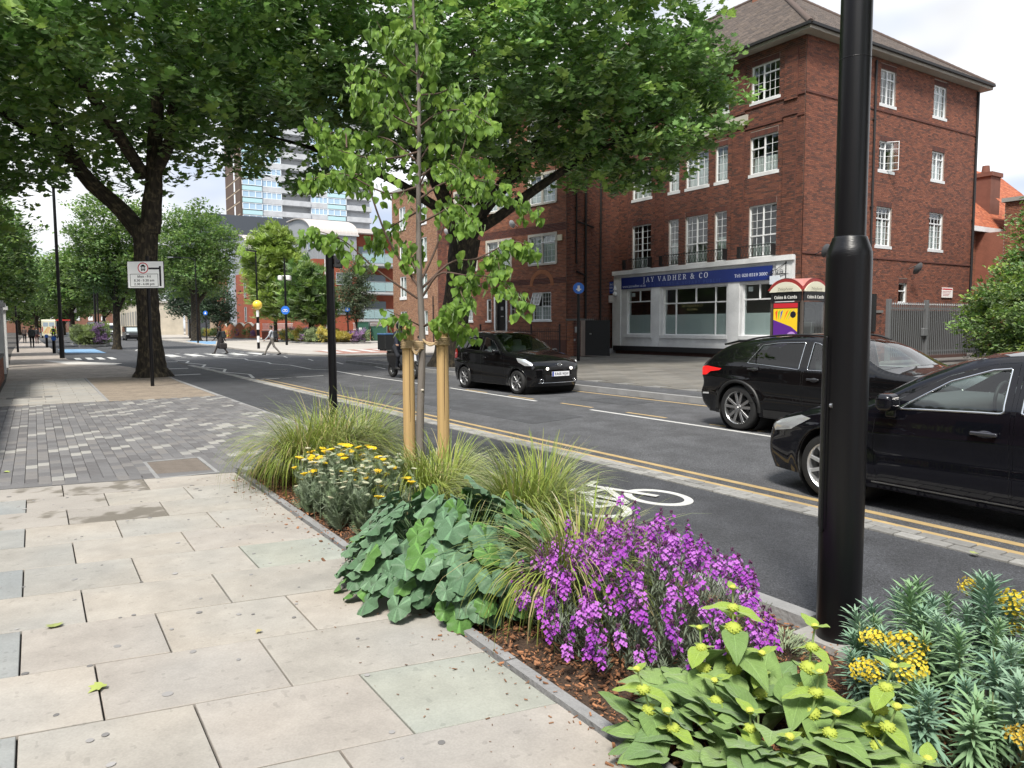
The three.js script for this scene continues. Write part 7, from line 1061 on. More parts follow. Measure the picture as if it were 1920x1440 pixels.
// ---- dark navy hatchback in the near lane, heading away
{
  const o = thing('saloon_hatchback', 'glossy dark navy car with bright window trim beside the lamp column', 'car', 7.05, -0.046, 0.72, Math.PI / 2 - 0.0);
  const c = {
    len: 4.32, w: 1.765, sill: 0.2, belt: [0.99, 0.90], R: 0.316, axles: [[0.82, 0.375], [3.42, 0.375]], fz: 0.95, rz: 0.8, ft: 0.22, rt: 0.14, tumble: 0.42, crease: [0.66, 0.10],
    loop: [[4.16, 0.19, 0.10, 0, 'front_bumper'], [4.24, 0.36, 0.10, 0, 'front_bumper'], [4.22, 0.55, 0.10, 0.01, 'front_bumper'], [4.08, 0.70, 0.10, 0.03, 'bonnet'], [3.62, 0.845, 0.05, 0.05, 'bonnet'], [3.16, 0.93, 0.11, 0.04, 'windscreen'], [2.68, 1.185, 0.10, 0.05, 'windscreen'], [2.24, 1.355, 0.05, 0.05, 'roof'], [1.7, 1.40, 0, 0.045, 'roof'], [1.0, 1.365, 0, 0.045, 'roof'], [0.42, 1.25, -0.05, 0.03, 'rear_window'], [0.12, 1.0, -0.06, 0.01, 'tailgate'], [0.05, 0.78, -0.06, 0, 'rear_bumper'], [0.02, 0.5, -0.07, 0, 'rear_bumper'], [0.12, 0.24, -0.05, 0, 'rear_bumper']],
    paint: paintNavy, glass: glassClear, doors: [
      { poly: [[2.96, 0.27], [3.0, 0.55], [2.98, 0.86], [2.80, 1.0], [2.42, 1.22], [2.1, 1.325], [1.92, 1.345], [1.90, 0.27]], win: [[2.78, 0.925], [2.40, 1.175], [2.1, 1.28], [1.97, 1.295], [1.97, 0.955]], handle: [2.08, 0.79] },
      { poly: [[1.885, 0.27], [1.885, 1.345], [1.4, 1.335], [0.98, 1.27], [0.84, 1.1], [0.94, 0.86], [1.18, 0.64], [1.28, 0.27]], win: [[1.84, 0.96], [1.84, 1.30], [1.4, 1.29], [1.05, 1.235], [0.94, 1.0]], handle: [1.08, 0.83] }],
    seats: [2.0, 1.1], dash: 2.85, wheel: { rim: 0.73, spokes: 10, sw: 0.045, rimM: M(lin(0.62, 0.63, 0.64), 0.3, { metalness: 0.8 }) }, trim: MAT.chrome, trimR: 0.010, handleM: M(lin(0.04, 0.04, 0.05), 0.15, { clearcoat: 1, metalness: 0.3 }),
  };
  const k = buildCar(o, c), hl = [[4.10, 0.58], [4.12, 0.64], [4.02, 0.70], [3.74, 0.775], [3.62, 0.755], [3.86, 0.625]];
  const h = mesh('headlight', k.skin(hl, [], 0.006, 0.05), lampGlass, o); mesh('headlight_lens', k.skin(hl.map(shrink(hl, 0.015)), [], 0.014, 0.06), M('#ffffff', 0.05, { transmission: 1, thickness: 0, ior: 1.5 }), h);
  mesh('sill_strip', k.skin([[1.30, 0.245], [1.30, 0.258], [3.0, 0.262], [3.0, 0.249]], [], 0.008, 0.2), MAT.chrome, o);
  mesh('side_repeater', k.skin([[3.30, 0.60], [3.30, 0.615], [3.20, 0.61], [3.20, 0.60]], [], 0.008, 0.1), lampGlass, o);
  for (const s of [1, -1]) { const z = k.wf(2.84, 0.90); mesh('wing_mirror', [rbox(0.15, 0.15, 0.2, 0.055, 2.80, 0.985, s * (z + 0.13)), rbox(0.10, 0.10, 0.06, 0.02, 2.80, 0.90, s * (z + 0.06))], paintNavy, o); }
  mesh('grille', [k.ribbon(0.6, 2.2, -0.45, 0.45, 0.006, 6, 10)], MAT.blackMatt, o);
}
// ---- distant traffic
function van(name, label, x, s, turn, paint, chevron, group) {
  const o = thing(name, label, 'van', x, -0.05, s, turn, group), W = 1.95;
  const side = ext([[0, 0.35], [5.2, 0.35], [5.25, 0.7], [5.1, 1.05], [4.3, 1.2], [3.65, 2.15], [3.3, 2.45], [0.1, 2.5], [0, 2.3]], W - 0.06, [], 0.03); side.translate(0, 0, -W / 2 + 0.03);
  mesh('body', [side], paint, o); mesh('windscreen', [quad(v3(4.36, 1.25, -0.8), v3(4.36, 1.25, 0.8), v3(3.74, 2.12, 0.72), v3(3.74, 2.12, -0.72)).translate(0.04, 0.02, 0)], glassDark.clone(), o);
  for (const q of [1, -1]) mesh('side_window', [box(0.9, 0.5, 0.01, 3.4, 1.6, q * (W / 2 + 0.012))], MAT.black, o);
  mesh('rear_window', [box(0.01, 0.55, 0.7, -0.036, 1.85, 0.42), box(0.01, 0.55, 0.7, -0.036, 1.85, -0.42)], M(lin(0.3, 0.36, 0.42), 0.1), o);
  mesh('front_bumper', [rbox(0.2, 0.35, W, 0.05, 5.25, 0.5, 0), box(0.05, 0.22, 1.2, 5.3, 0.86, 0)], MAT.blackMatt, o);
  for (const z of [-0.75, 0.75]) { mesh('headlight', [rbox(0.1, 0.22, 0.3, 0.03, 5.14, 0.95, z)], lampGlass, o); mesh('tail_light', [box(0.03, 0.7, 0.12, -0.045, 1.2, z * 1.18)], M(lin(0.4, 0.02, 0.02), 0.3), o); }
  if (chevron) for (let i = 0; i < 8; i++) mesh('chevron_stripe', [ext([[-0.9 + i * 0.225, 0.6], [-0.79 + i * 0.225, 0.6], [(-0.79 + i * 0.225) * 0.2, 1.5], [(-0.9 + i * 0.225) * 0.2, 1.5]], 0.006)].map((g) => { g.rotateY(-Math.PI / 2); return g.translate(-0.034, 0, 0); }), M(i % 2 ? lin(0.6, 0.12, 0.02) : lin(0.62, 0.42, 0.02), 0.6), o);
  for (const ax of [0.95, 4.25]) for (const z of [-0.9, 0.9]) { const w = mesh('wheel', [cyl(0.34, 0.34, 0.2, ax, 0.34, z, Math.PI / 2, 0, 0, 24)], MAT.rubber, o); mesh('rim', [cyl(0.2, 0.2, 0.21, ax, 0.34, z, Math.PI / 2, 0, 0, 16)], MAT.steel, w); }
  return o;
}
const whitePaint = M(lin(0.7, 0.71, 0.72), 0.35, { clearcoat: 0.6 });
van('white_van', 'white van with dark windscreen coming past the planted island', 10.9, 150, -Math.PI / 2, whitePaint, false, 'vans along the street');
van('works_van', 'white van with orange and yellow chevrons across its rear doors', 7.4, 118, Math.PI / 2, whitePaint, true, 'vans along the street');
{ const v = van('ambulance', 'tall emergency vehicle with yellow chevron rear beyond the cyclist', 2.2, 150, Math.PI / 2, M(lin(0.62, 0.60, 0.45), 0.4), true, 'vans along the street'); v.scale.set(1.1, 1.25, 1.05); }
{
  const o = thing('dark_people_carrier', 'black people carrier driving along the far lane behind the plane trunk', 'car', 10.9, -0.05, 112, -Math.PI / 2), W = 1.85;
  const b = ext([[0, 0.3], [4.6, 0.28], [4.65, 0.7], [4.3, 0.95], [3.6, 1.1], [2.9, 1.68], [2.5, 1.8], [0.5, 1.78], [0.05, 1.3]], W - 0.1, [], 0.05); b.translate(0, 0, -W / 2 + 0.05); mesh('body', [b], paintBlack, o);
  mesh('windscreen', [quad(v3(3.62, 1.14, -0.75), v3(3.62, 1.14, 0.75), v3(2.98, 1.66, 0.66), v3(2.98, 1.66, -0.66)).translate(0.07, 0.03, 0)], M(lin(0.35, 0.4, 0.42), 0.06), o);
  for (const z of [-0.7, 0.7]) mesh('headlight', [rbox(0.12, 0.16, 0.3, 0.04, 4.55, 0.82, z)], lampGlass, o); mesh('grille', [box(0.05, 0.25, 0.9, 4.7, 0.6, 0)], MAT.blackMatt, o);
  for (const ax of [0.85, 3.75]) for (const z of [-0.84, 0.84]) mesh('wheel', [cyl(0.33, 0.33, 0.22, ax, 0.33, z, Math.PI / 2, 0, 0, 24)], MAT.rubber, o);
}
// ---------------------------------------------------------------- street furniture
{ // lamp column in the planting bed
  const o = thing('lamp_column', 'thick black lamp column with stepped shoulder standing in the planting bed', 'lamp column', 3.39, -0.05, 2.19, VIEW);
  const bl = M(lin(0.004, 0.004, 0.005), 0.34, { specularIntensity: 0.9, bumpMap: grimeB, bumpScale: 0.0005 });
  mesh('base_tube', [lathe([[0.106, 0], [0.106, 1.97], [0.104, 2.0], [0.098, 2.02], [0.082, 2.065], [0.079, 2.075], [0.072, 2.078]], 48)], bl, o);
  mesh('shaft', [lathe([[0.0725, 2.05], [0.071, 4], [0.06, 8.2], [0.0001, 8.22]], 40), ...[2.92, 3.35].map((y) => T(new THREE.TorusGeometry(0.0715, 0.0022, 6, 40), 0, y, 0, Math.PI / 2, 0, 0))], bl, o);
  const dr = mesh('access_door', [(() => { const g = new THREE.CylinderGeometry(0.110, 0.110, 0.95, 12, 1, false, -2.05, 0.9); return g.translate(0, 1.1, 0); })(), rbox(0.012, 0.98, 0.02, 0.004, -0.110, 1.1, 0.02)], bl, o); mesh('door_lock', [cyl(0.012, 0.012, 0.012, -0.09, 1.25, 0.055, Math.PI / 2, 0, -0.6)], MAT.steel, dr);
  mesh('lantern', [rbox(0.25, 0.09, 0.7, 0.04, 0, 8.25, -0.4)], bl, o);
}
{ // slim post with detector head
  const o = thing('detector_post', 'slim square shouldered black post with small detector box at its top', 'post', 3.42, -0.02, 9.85, VIEW);
  mesh('post', [lathe([[0.062, 0], [0.062, 0.5], [0.055, 0.56], [0.055, 2.7], [0.0001, 2.702]], 28)], MAT.black, o); mesh('detector', [rbox(0.10, 0.17, 0.1, 0.015, 0.115, 2.5, 0.0), box(0.05, 0.03, 0.03, 0.06, 2.55, 0), box(0.05, 0.03, 0.03, 0.06, 2.45, 0)], MAT.blackMatt, o); mesh('lens', [cyl(0.03, 0.03, 0.01, 0.12, 2.51, 0.054, Math.PI / 2, 0, 0)], M(lin(0.03, 0.03, 0.035), 0.1), o);
}
{ // no-entry-for-lorries timetable sign
  const o = thing('restriction_sign', 'white traffic sign with red ringed symbol and Mon to Fri times', 'road sign', 2.69, -0.01, 22.5, VIEW - 0.05);
  mesh('post', [lathe([[0.048, 0], [0.048, 3.55], [0.0001, 3.552]], 20)], MAT.black, o);
  const w = 1.03, h = 0.74, yc = 3.05, g = new THREE.Shape(); const rr = 0.05; g.moveTo(-w / 2 + rr, -h / 2); g.lineTo(w / 2 - rr, -h / 2); g.absarc(w / 2 - rr, -h / 2 + rr, rr, -Math.PI / 2, 0); g.lineTo(w / 2, h / 2 - rr); g.absarc(w / 2 - rr, h / 2 - rr, rr, 0, Math.PI / 2); g.lineTo(-w / 2 + rr, h / 2); g.absarc(-w / 2 + rr, h / 2 - rr, rr, Math.PI / 2, Math.PI); g.lineTo(-w / 2, -h / 2 + rr); g.absarc(-w / 2 + rr, -h / 2 + rr, rr, Math.PI, Math.PI * 1.5);
  const b = new THREE.ExtrudeGeometry(g, { depth: 0.02, bevelEnabled: false }); mesh('sign_board', [b.translate(-0.02, yc, 0.05)], MAT.blackMatt, o);
  mesh('bracket', [box(0.3, 0.04, 0.05, 0, yc + 0.2, 0.025), box(0.3, 0.04, 0.05, 0, yc - 0.2, 0.025)], MAT.steel, o);
  const face = canvasTex(1024, 736, (x, W, H) => {
    x.fillStyle = '#e6e8e6'; x.fillRect(0, 0, W, H); x.fillStyle = '#15171a'; x.fillRect(900, 130, 56, 560); x.fillRect(600, 170, 330, 52);
    x.lineWidth = 26; x.strokeStyle = '#c0202c'; x.fillStyle = '#f0f2f0'; x.beginPath(); x.arc(445, 180, 140, 0, 7); x.fill(); x.stroke();
    x.fillStyle = '#15171a'; x.fillRect(385, 175, 120, 70); x.fillRect(375, 120, 140, 28); x.beginPath(); x.moveTo(390, 120); x.lineTo(500, 120); x.lineTo(475, 85); x.lineTo(415, 85); x.fill(); x.fillRect(395, 148, 14, 30); x.fillRect(481, 148, 14, 30); x.fillRect(395, 245, 26, 20); x.fillRect(469, 245, 26, 20); x.fillStyle = '#f0f2f0'; x.fillRect(400, 190, 90, 26);
    x.strokeStyle = '#15171a'; x.lineWidth = 12; x.strokeRect(70, 350, 790, 350); x.fillStyle = '#15171a'; x.font = 'bold 92px sans-serif'; x.textAlign = 'center'; x.fillText('Mon - Fri', 465, 450); x.font = 'bold 90px sans-serif'; x.fillText('8.30 - 9.30 am', 465, 560, 740); x.fillText('2.30 - 4.00 pm', 465, 662, 740);
  });
  mesh('sign_face', [plate(w - 0.03, h - 0.03, null, -0.02, yc, 0.074)], M('#ffffff', 0.5, { map: face }), o);
}
const column = (name, label, cat, x, s, h, r, group) => { const o = thing(name, label, cat, x, -0.02, s, 0, group); mesh('shaft', [lathe([[r, 0], [r, 1.6], [r * 0.72, 1.75], [r * 0.6, h], [0.0001, h + 0.01]], 20)], MAT.black, o); return o; };
{ const o = column('street_lamp', 'black street lamp column on the footway before the bollards', 'lamp column', 1.22, 46.2, 9, 0.12, 'street lamps'); mesh('lantern', [rbox(0.3, 0.1, 0.8, 0.04, 0.3, 9, 0, 0, Math.PI / 2, 0)], MAT.black, o); }
{ const o = column('street_lamp', 'black street lamp column rising from the planted island', 'lamp column', 4.85, 78.5, 10, 0.14, 'street lamps'); mesh('lantern', [rbox(0.3, 0.1, 0.9, 0.04, 0.4, 10, 0, 0, Math.PI / 2, 0)], MAT.black, o); const p = column('sign_pole', 'tall slim black pole close beside the island lamp', 'pole', 5.25, 81, 9, 0.10); }
{ const o = column('street_lamp', 'slender lamp column with side arm before the beige building', 'lamp column', 13.9, 80, 8.4, 0.09, 'street lamps'); mesh('arm', [tube([v3(0, 8.3, 0), v3(-0.4, 8.5, 0), v3(-2.2, 8.55, 0)], 0.04)], MAT.black, o); mesh('lantern', [rbox(0.6, 0.08, 0.25, 0.03, -2.3, 8.52, 0)], MAT.steel, o); }
{ // bus stop flag pole
  const o = thing('bus_stop_sign', 'slim dark pole with a white bus stop flag beside the hedge trees', 'bus stop sign', -0.95, 0, 59.8); mesh('pole', [cyl(0.07, 0.05, 4.6, 0, 2.3, 0)], MAT.black, o);
  mesh('flag', [rbox(0.5, 1.1, 0.05, 0.02, 0.32, 3.9, 0)], M(lin(0.7, 0.7, 0.7), 0.5), o); mesh('flag_print', [plate(0.46, 1.05, null, 0.32, 3.9, 0.03)], M('#ffffff', 0.5, { map: canvasTex(128, 288, (x, w, h) => { x.fillStyle = '#e8e8ea'; x.fillRect(0, 0, w, h); x.strokeStyle = '#c8202c'; x.lineWidth = 10; x.beginPath(); x.arc(64, 66, 34, 0, 7); x.stroke(); x.fillStyle = '#c8202c'; x.fillRect(18, 58, 92, 16); x.fillStyle = '#666'; for (let i = 0; i < 7; i++) x.fillRect(18, 130 + i * 20, 70, 8); }) }), o);
}
for (const [x, s, l] of [[0.88, 73.5, 'black bollard with blue arrow disc, the one by the walkers'], [1.05, 55.7, 'black bollard with blue arrow disc close to the street lamp']]) { const o = thing('bollard', l, 'bollard', x, 0, s, 0, 'black bollards'); mesh('post', [lathe([[0.1, 0], [0.095, 0.85], [0.08, 1.0], [0.0001, 1.04]], 20)], MAT.black, o); mesh('sign_disc', [cyl(0.14, 0.14, 0.03, 0, 0.95, 0.11, Math.PI / 2, 0, 0, 24)], M(lin(0.02, 0.12, 0.5), 0.4), o); }
{ // Belisha beacon with lamp column
  const o = thing('belisha_beacon', 'black and white banded crossing beacon with yellow globe under a street lantern', 'crossing beacon', 13.64, 0.05, 55);
  for (let i = 0; i < 6; i++) mesh(i % 2 ? 'white_band' : 'black_band', [cyl(0.1, 0.1, 0.46, 0, 0.23 + i * 0.46 + (i ? 0 : 0), 0)], i % 2 ? M(lin(0.7, 0.7, 0.7), 0.5) : MAT.black, o);
  mesh('globe', [sph(0.34, 0, 3.15, 0)], M(lin(0.78, 0.55, 0.04), 0.35, { clearcoat: 0.5 }), o); mesh('shaft', [cyl(0.06, 0.045, 3.6, 0, 5.2, 0)], MAT.black, o); mesh('lantern', [rbox(0.75, 0.1, 0.28, 0.04, -0.3, 7.0, 0, 0, 0, -0.1)], MAT.black, o);
}
{ const o = thing('camera_pole', 'black pole with twin white cameras and a blue cycle disc', 'pole', 18.35, 0.05, 64.4, VIEW); mesh('pole', [cyl(0.11, 0.07, 7.4, 0, 3.7, 0)], MAT.black, o); for (const s of [-1, 1]) mesh('camera', [rbox(0.35, 0.4, 0.5, 0.08, s * 0.35, 5.75, 0.1), rod(v3(0, 5.95, 0), v3(s * 0.35, 5.9, 0), 0.04)], M(lin(0.62, 0.62, 0.62), 0.5), o); mesh('cycle_disc', [cyl(0.36, 0.36, 0.04, 0, 3.0, 0.14, Math.PI / 2, 0, 0, 28)], M(lin(0.02, 0.14, 0.55), 0.4), o); mesh('disc_symbol', [T(new THREE.TorusGeometry(0.09, 0.02, 6, 16), -0.12, 2.95, 0.17), T(new THREE.TorusGeometry(0.09, 0.02, 6, 16), 0.12, 2.95, 0.17), box(0.2, 0.03, 0.01, 0, 3.07, 0.17)], MAT.white, o); }
for (const [x, s, l] of [[16.1, 87.5, 'short black post with a blue cycle disc by the blue surfacing'], [19.8, 25.4, 'slim black post with a blue pedestrian disc before the maisonettes'], [24.5, 66.0, 'dark post with a blue disc beside the slim grey green tree']]) { const o = thing('cycle_sign', l, 'road sign', x, 0.05, s, VIEW, 'blue disc signs'), h = 3.4; mesh('post', [cyl(0.07, 0.06, h, 0, h / 2, 0)], MAT.black, o); mesh('sign_disc', [cyl(0.24, 0.24, 0.03, 0, h - 0.25, 0.09, Math.PI / 2, 0, 0, 28)], M(lin(0.02, 0.14, 0.55), 0.4), o); mesh('disc_symbol', [box(0.1, 0.24, 0.01, 0, h - 0.26, 0.11), box(0.22, 0.05, 0.01, 0, h - 0.3, 0.111)], MAT.white, o); }
{ // telephone box
  const o = thing('telephone_box', 'telephone box with red domed roof and a bright poster, behind the crossover', 'telephone box', 15.3, 0.06, 11.95), d = 0.9, fm = M(lin(0.02, 0.02, 0.021), 0.4), red = M(lin(0.26, 0.03, 0.028), 0.4), pink = M(lin(0.40, 0.16, 0.14), 0.5);
  // local: x 0..0.9 back from the road, z 0..0.9 towards the viewer
  for (const [x, z] of [[0.03, 0.03], [0.87, 0.03], [0.03, 0.87], [0.87, 0.87]]) mesh('corner_post', [rbox(0.07, 2.1, 0.07, 0.015, x, 1.05, z)], M(lin(0.075, 0.06, 0.05), 0.5), o);
  const arcS = (r0, r1) => { const s = new THREE.Shape(), a0 = 0.42; s.absarc(0.45, -0.62, r0, a0 + 0.42, Math.PI - a0 - 0.42, false); s.absarc(0.45, -0.62, r1, Math.PI - a0 - 0.42, a0 + 0.42, true); return s; };
  const half = 0.46, R = 0.56, seg = (r) => { const a = Math.asin(half / R); return Array.from({ length: 13 }, (_, i) => { const t = -a + 2 * a * i / 12; return [0.45 + Math.sin(t) * r, Math.cos(t) * r - Math.cos(a) * R]; }); };
  const dome = [...seg(R + 0.05), [0.45 + half, 0], [0.45 - half, 0]];
  const crossed = (() => { const a = Math.asin(half / R), N = 16, f = (u, v) => { const x = (u - 0.5) * 2 * half, z = (v - 0.5) * 2 * half; return [0.45 + x * 1.04, 2.36 + Math.max(Math.sqrt(R * R - x * x), Math.sqrt(R * R - z * z)) - Math.cos(a) * R + 0.05, 0.45 + z * 1.04]; }; return gridGeo(N, N, f); })();
  mesh('roof', [crossed], pink, o);
  const lab = (w, h, txt, bg, fg, font) => M('#ffffff', 0.5, { map: canvasTex(512, Math.round(512 * h / w), (x, W, H) => { x.fillStyle = bg; x.fillRect(0, 0, W, H); x.fillStyle = fg; x.font = font; x.textAlign = 'center'; x.textBaseline = 'middle'; x.fillText(txt, W / 2, H / 2 + 4, W * 0.9); }) });
  const faces = [['road', (g) => { g.rotateY(-Math.PI / 2); return g; }], ['end', (g) => g.translate(0, 0, 0.9)]];
  const poster = canvasTex(512, 832, (x, W, H) => { x.fillStyle = '#e8c32a'; x.fillRect(0, 0, W, H); x.save(); for (let i = 0; i < 9; i++) { x.fillStyle = ['#e4572e', '#7bb53a', '#3d5fb8', '#e8c32a'][i % 4]; x.beginPath(); x.moveTo(40 + i * 60, 60); x.lineTo(90 + i * 60, 20); x.lineTo(70 + i * 40, 210); x.fill(); } x.restore(); x.fillStyle = '#5b2a86'; x.beginPath(); x.moveTo(0, 200); x.lineTo(W * 0.75, 330); x.lineTo(W, 420); x.lineTo(W, H); x.lineTo(0, H); x.fill(); x.fillStyle = '#b58ccf'; x.beginPath(); x.ellipse(360, 600, 130, 190, 0.4, 0, 7); x.fill(); x.fillStyle = '#e06a8c'; x.beginPath(); x.ellipse(380, 740, 110, 90, 0, 0, 7); x.fill(); x.fillStyle = '#1a1a2a'; x.beginPath(); x.arc(420, 110, 60, 0, 7); x.fill(); x.fillStyle = '#d8d0e8'; x.fillRect(20, 560, 200, 16); x.fillRect(20, 600, 250, 16); x.fillRect(20, 640, 180, 16); x.fillStyle = '#f0d040'; x.fillRect(20, 500, 120, 22); x.fillStyle = '#e8e8f0'; x.fillRect(20, 700, 240, 40); });
  for (const [i, side] of [[0, 'road'], [1, 'end']]) {
    const F = new THREE.Group(); F.name = 'box_side'; if (side === 'road') { F.rotation.y = -Math.PI / 2; F.position.set(0, 0, 0); } else F.position.set(0, 0, 0.9); o.add(F);
    const arch = (k, z, m, nm) => { const s = shape([...seg(R + k), ...(k === 0.045 ? [] : [])].map(([x, y]) => [x, y])); const g = new THREE.ExtrudeGeometry(s, { depth: 0.02, bevelEnabled: false }); mesh(nm, [g.translate(0, 2.32, z)], m, F); };
    arch(0.075, 0.012, red, 'arch_rim'); arch(0.0, 0.034, M(lin(0.62, 0.60, 0.48), 0.6), 'arch_panel');
    mesh('arch_lettering', [plate(0.46, 0.12, null, 0.45, 2.39, 0.058)], lab(0.46, 0.12, 'Telephone', '#c9c5b0', '#2a2420', 'italic 96px serif'), F);
    mesh('header', [bx(0.03, 0.87, 2.1, 2.32, -0.02, 0.03)], fm, F); mesh('header_lettering', [plate(0.72, 0.15, null, 0.45, 2.2, 0.034)], lab(0.72, 0.15, 'Coins & Cards', '#121213', '#e8e6e0', 'bold 74px serif'), F);
    if (!i) { mesh('poster_frame', [bx(0.08, 0.82, 0.25, 2.08, -0.01, 0.02)], fm, F); mesh('poster_band', [bx(0.11, 0.79, 1.94, 2.05, 0.021, 0.026)], M(lin(0.5, 0.02, 0.03), 0.5), F); mesh('poster', [plate(0.68, 1.1, null, 0.45, 1.37, 0.027)], M('#ffffff', 0.4, { map: poster }), F); } else { mesh('glass_panel', [bx(0.08, 0.82, 0.1, 2.08, -0.006, 0.004)], MAT.glass, F); mesh('glazing_bar', [bx(0.07, 0.83, 1.0, 1.05, -0.02, 0.015)], fm, F); }
  }
  mesh('payphone', [rbox(0.12, 0.6, 0.36, 0.02, 0.8, 1.3, 0.45)], MAT.steel, o); mesh('back_panel', [bx(0.86, 0.9, 0.1, 2.1, 0.06, 0.84)], glassDark, o); mesh('floor', [bx(0, 0.9, -0.02, 0.06, 0, 0.9)], MAT.concrete, o);
}
{ // palisade gates across the yard
  const o = thing('palisade_gate', 'grey steel palisade gates closing the yard beside the corner building', 'gate', 29.1, 0.1, 17), gm = M(lin(0.19, 0.195, 0.20), 0.5, { metalness: 0.4 });
  for (const x of [0, 2.82, 7.4]) mesh('gate_post', [rbox(0.16, 2.5, 0.16, 0.01, x, 1.25, 0)], gm, o);
  for (const [a, b] of [[0.15, 2.7], [2.95, 7.3]]) { mesh('rail', [bx(a, b, 0.3, 0.37, -0.03, 0.03), bx(a, b, 2.1, 2.17, -0.03, 0.03)], gm, o); for (let x = a + 0.08; x < b; x += 0.155) mesh('pale', [box(0.065, 2.15, 0.012, x, 1.22, 0.045), T(new THREE.ConeGeometry(0.045, 0.12, 4), x, 2.35, 0.045)], gm, o); mesh('backing_sheet', [bx(a, b, 0.2, 2.05, -0.05, -0.04)], M(lin(0.10, 0.09, 0.08), 0.7), o); }
  mesh('lock_box', [rbox(0.35, 0.32, 0.12, 0.02, 2.55, 1.15, 0.1)], gm, o);
  const w = thing('yard_wall', 'short brick wall with satellite cable box between the corner building and gates', 'wall', 27.2, 0.05, 17.2); const [m, c] = bricks([[0, 1.75, 0, 2.0, 0.0, []]], 'dark', 88); mesh('wall', [bx(0, 1.75, 0, 2.0, -0.25, -0.012)], mortar, w); instanced('brick_courses', brickGeo, brickMat, m, w, c); mesh('coping', [bx(-0.03, 1.78, 2.0, 2.1, -0.28, 0.05)], MAT.kerbDark, w); mesh('meter_box', [box(0.2, 1.5, 0.14, 1.0, 2.0, 0.09)], MAT.blackMatt, w);
}
// shrub growing over the forecourt corner
{ const o = thing('forecourt_shrub', 'unclipped green shrub growing beside the palisade gates', 'shrub', 30.3, 0.05, 12.9, 0.4), sh = [[v3(0, 0, 0), v3(0.1, 0.6, 0), v3(0, 1.2, 0)], [0.08, 0.06, 0.04]]; growTree(o, { seed: 808, n: 150, per: 11, spread: 0.4, kind: 'oval', size: 1.0, cols: [...MIDG, ...LIME.slice(0, 1), [0.12, 0.19, 0.06]], trunk: sh, blobs: [[0.2, 1.5, 0, 1.9, 1.5, 1.8], [1.6, 2.2, 0.4, 1.7, 1.7, 1.6], [-0.9, 0.9, 0.5, 1.0, 0.9, 1.0]], twig: 0.012 });
  const p = thing('climbing_shrub', 'leafy climber against the narrow brick wing', 'shrub', 33.0, 0.1, 13.6, 0.0); growTree(p, { seed: 809, n: 90, per: 11, spread: 0.55, kind: 'oval', size: 1.3, cols: MIDG, trunk: sh, blobs: [[1.6, 3.2, 0, 2.0, 3.2, 1.2]], twig: 0.012 }); }
{ // iron railings and alley gate in front of the maisonettes
  const o = thing('iron_railings', 'black iron railings with finials in front of the maisonettes', 'railings', 21.9, 0.1, 29.6, -Math.PI / 2 + 0.165);
  const L = 8.2; mesh('rail', [bx(-L, 0, 1.2, 1.24, -0.02, 0.02), bx(-L, 0, 0.15, 0.19, -0.02, 0.02)], MAT.blackMatt, o); for (let x = 0; x > -L; x -= 0.13) mesh('bar', [cyl(0.011, 0.011, 1.3, x, 0.7, 0, 0, 0, 0, 6)], MAT.blackMatt, o); for (let x = 0; x > -L - 0.1; x -= 2.04) mesh('standard', [box(0.06, 1.5, 0.06, x, 0.75, 0), sph(0.05, x, 1.53, 0, 1, 1.3, 1, 8)], MAT.blackMatt, o);
  const w = thing('entry_pier', 'dark brick pier with entry phone beside the alley gate', 'gate pier', 22.2, 0.1, 29.4, -Math.PI / 2 + 0.165); const [m, c] = bricks([[0, 0.45, 0, 1.75, 0, [], null, 'warm'], [0.45, 0.9, 0, 1.75, -0.02, [], null, 'band']], 'warm', 90); mesh('pier', [bx(0, 0.9, 0, 1.75, -0.9, -0.034)], mortar, w); instanced('brick_courses', brickGeo, brickMat, m, w, c); mesh('coping', [bx(-0.04, 0.94, 1.75, 1.83, -0.94, 0.06)], MAT.kerbDark, w); mesh('entry_phone', [rbox(0.16, 0.28, 0.05, 0.01, 0.66, 1.3, 0.03), box(0.1, 0.1, 0.04, 0.55, 0.8, 0.02)], MAT.steel, w);
  const g = thing('alley_gate', 'black sheeted alley gate between the maisonettes and the shop', 'gate', 22.5, 0.1, 28.3, -Math.PI / 2 + 0.4); mesh('leaf', [bx(0.0, 1.3, 0.05, 1.75, -0.03, 0.03)], MAT.blackMatt, g); mesh('spikes', Array.from({ length: 12 }, (_, i) => cyl(0.012, 0.002, 0.16, 0.06 + i * 0.107, 1.83, 0, 0, 0, 0, 6)), MAT.blackMatt, g); mesh('latch', [box(0.1, 0.06, 0.03, 0.3, 1.1, 0.05)], MAT.steel, g);
}
// utility cabinets, low walls and railings before the flats
[[29.9, 76, 1.3, 2.0, 'tall green utility cabinet with white notice by the planter end'], [31.9, 76.4, 1.7, 1.55, 'low wide green utility cabinet next to the tall one'], [33.6, 74.6, 1.2, 1.5, 'dark green utility cabinet nearest the brick block']].forEach(([x, s, w, h, l], i) => { const o = thing('utility_cabinet', l, 'utility cabinet', x, 0.05, s, VIEW, 'green utility cabinets'), gm = M(lin(0.025, 0.085, 0.06), 0.45); mesh('body', [rbox(w, h, 0.9, 0.03, 0, h / 2, 0)], gm, o); mesh('door', [box(w * 0.47, h * 0.85, 0.03, -w * 0.24, h * 0.5, 0.46), box(w * 0.47, h * 0.85, 0.03, w * 0.24, h * 0.5, 0.46)], gm, o); mesh('lid', [rbox(w + 0.08, 0.08, 1.0, 0.02, 0, h + 0.02, 0)], gm, o); if (!i) mesh('notice', [box(0.3, 0.5, 0.01, -0.2, h * 0.6, 0.482)], MAT.white, o); });
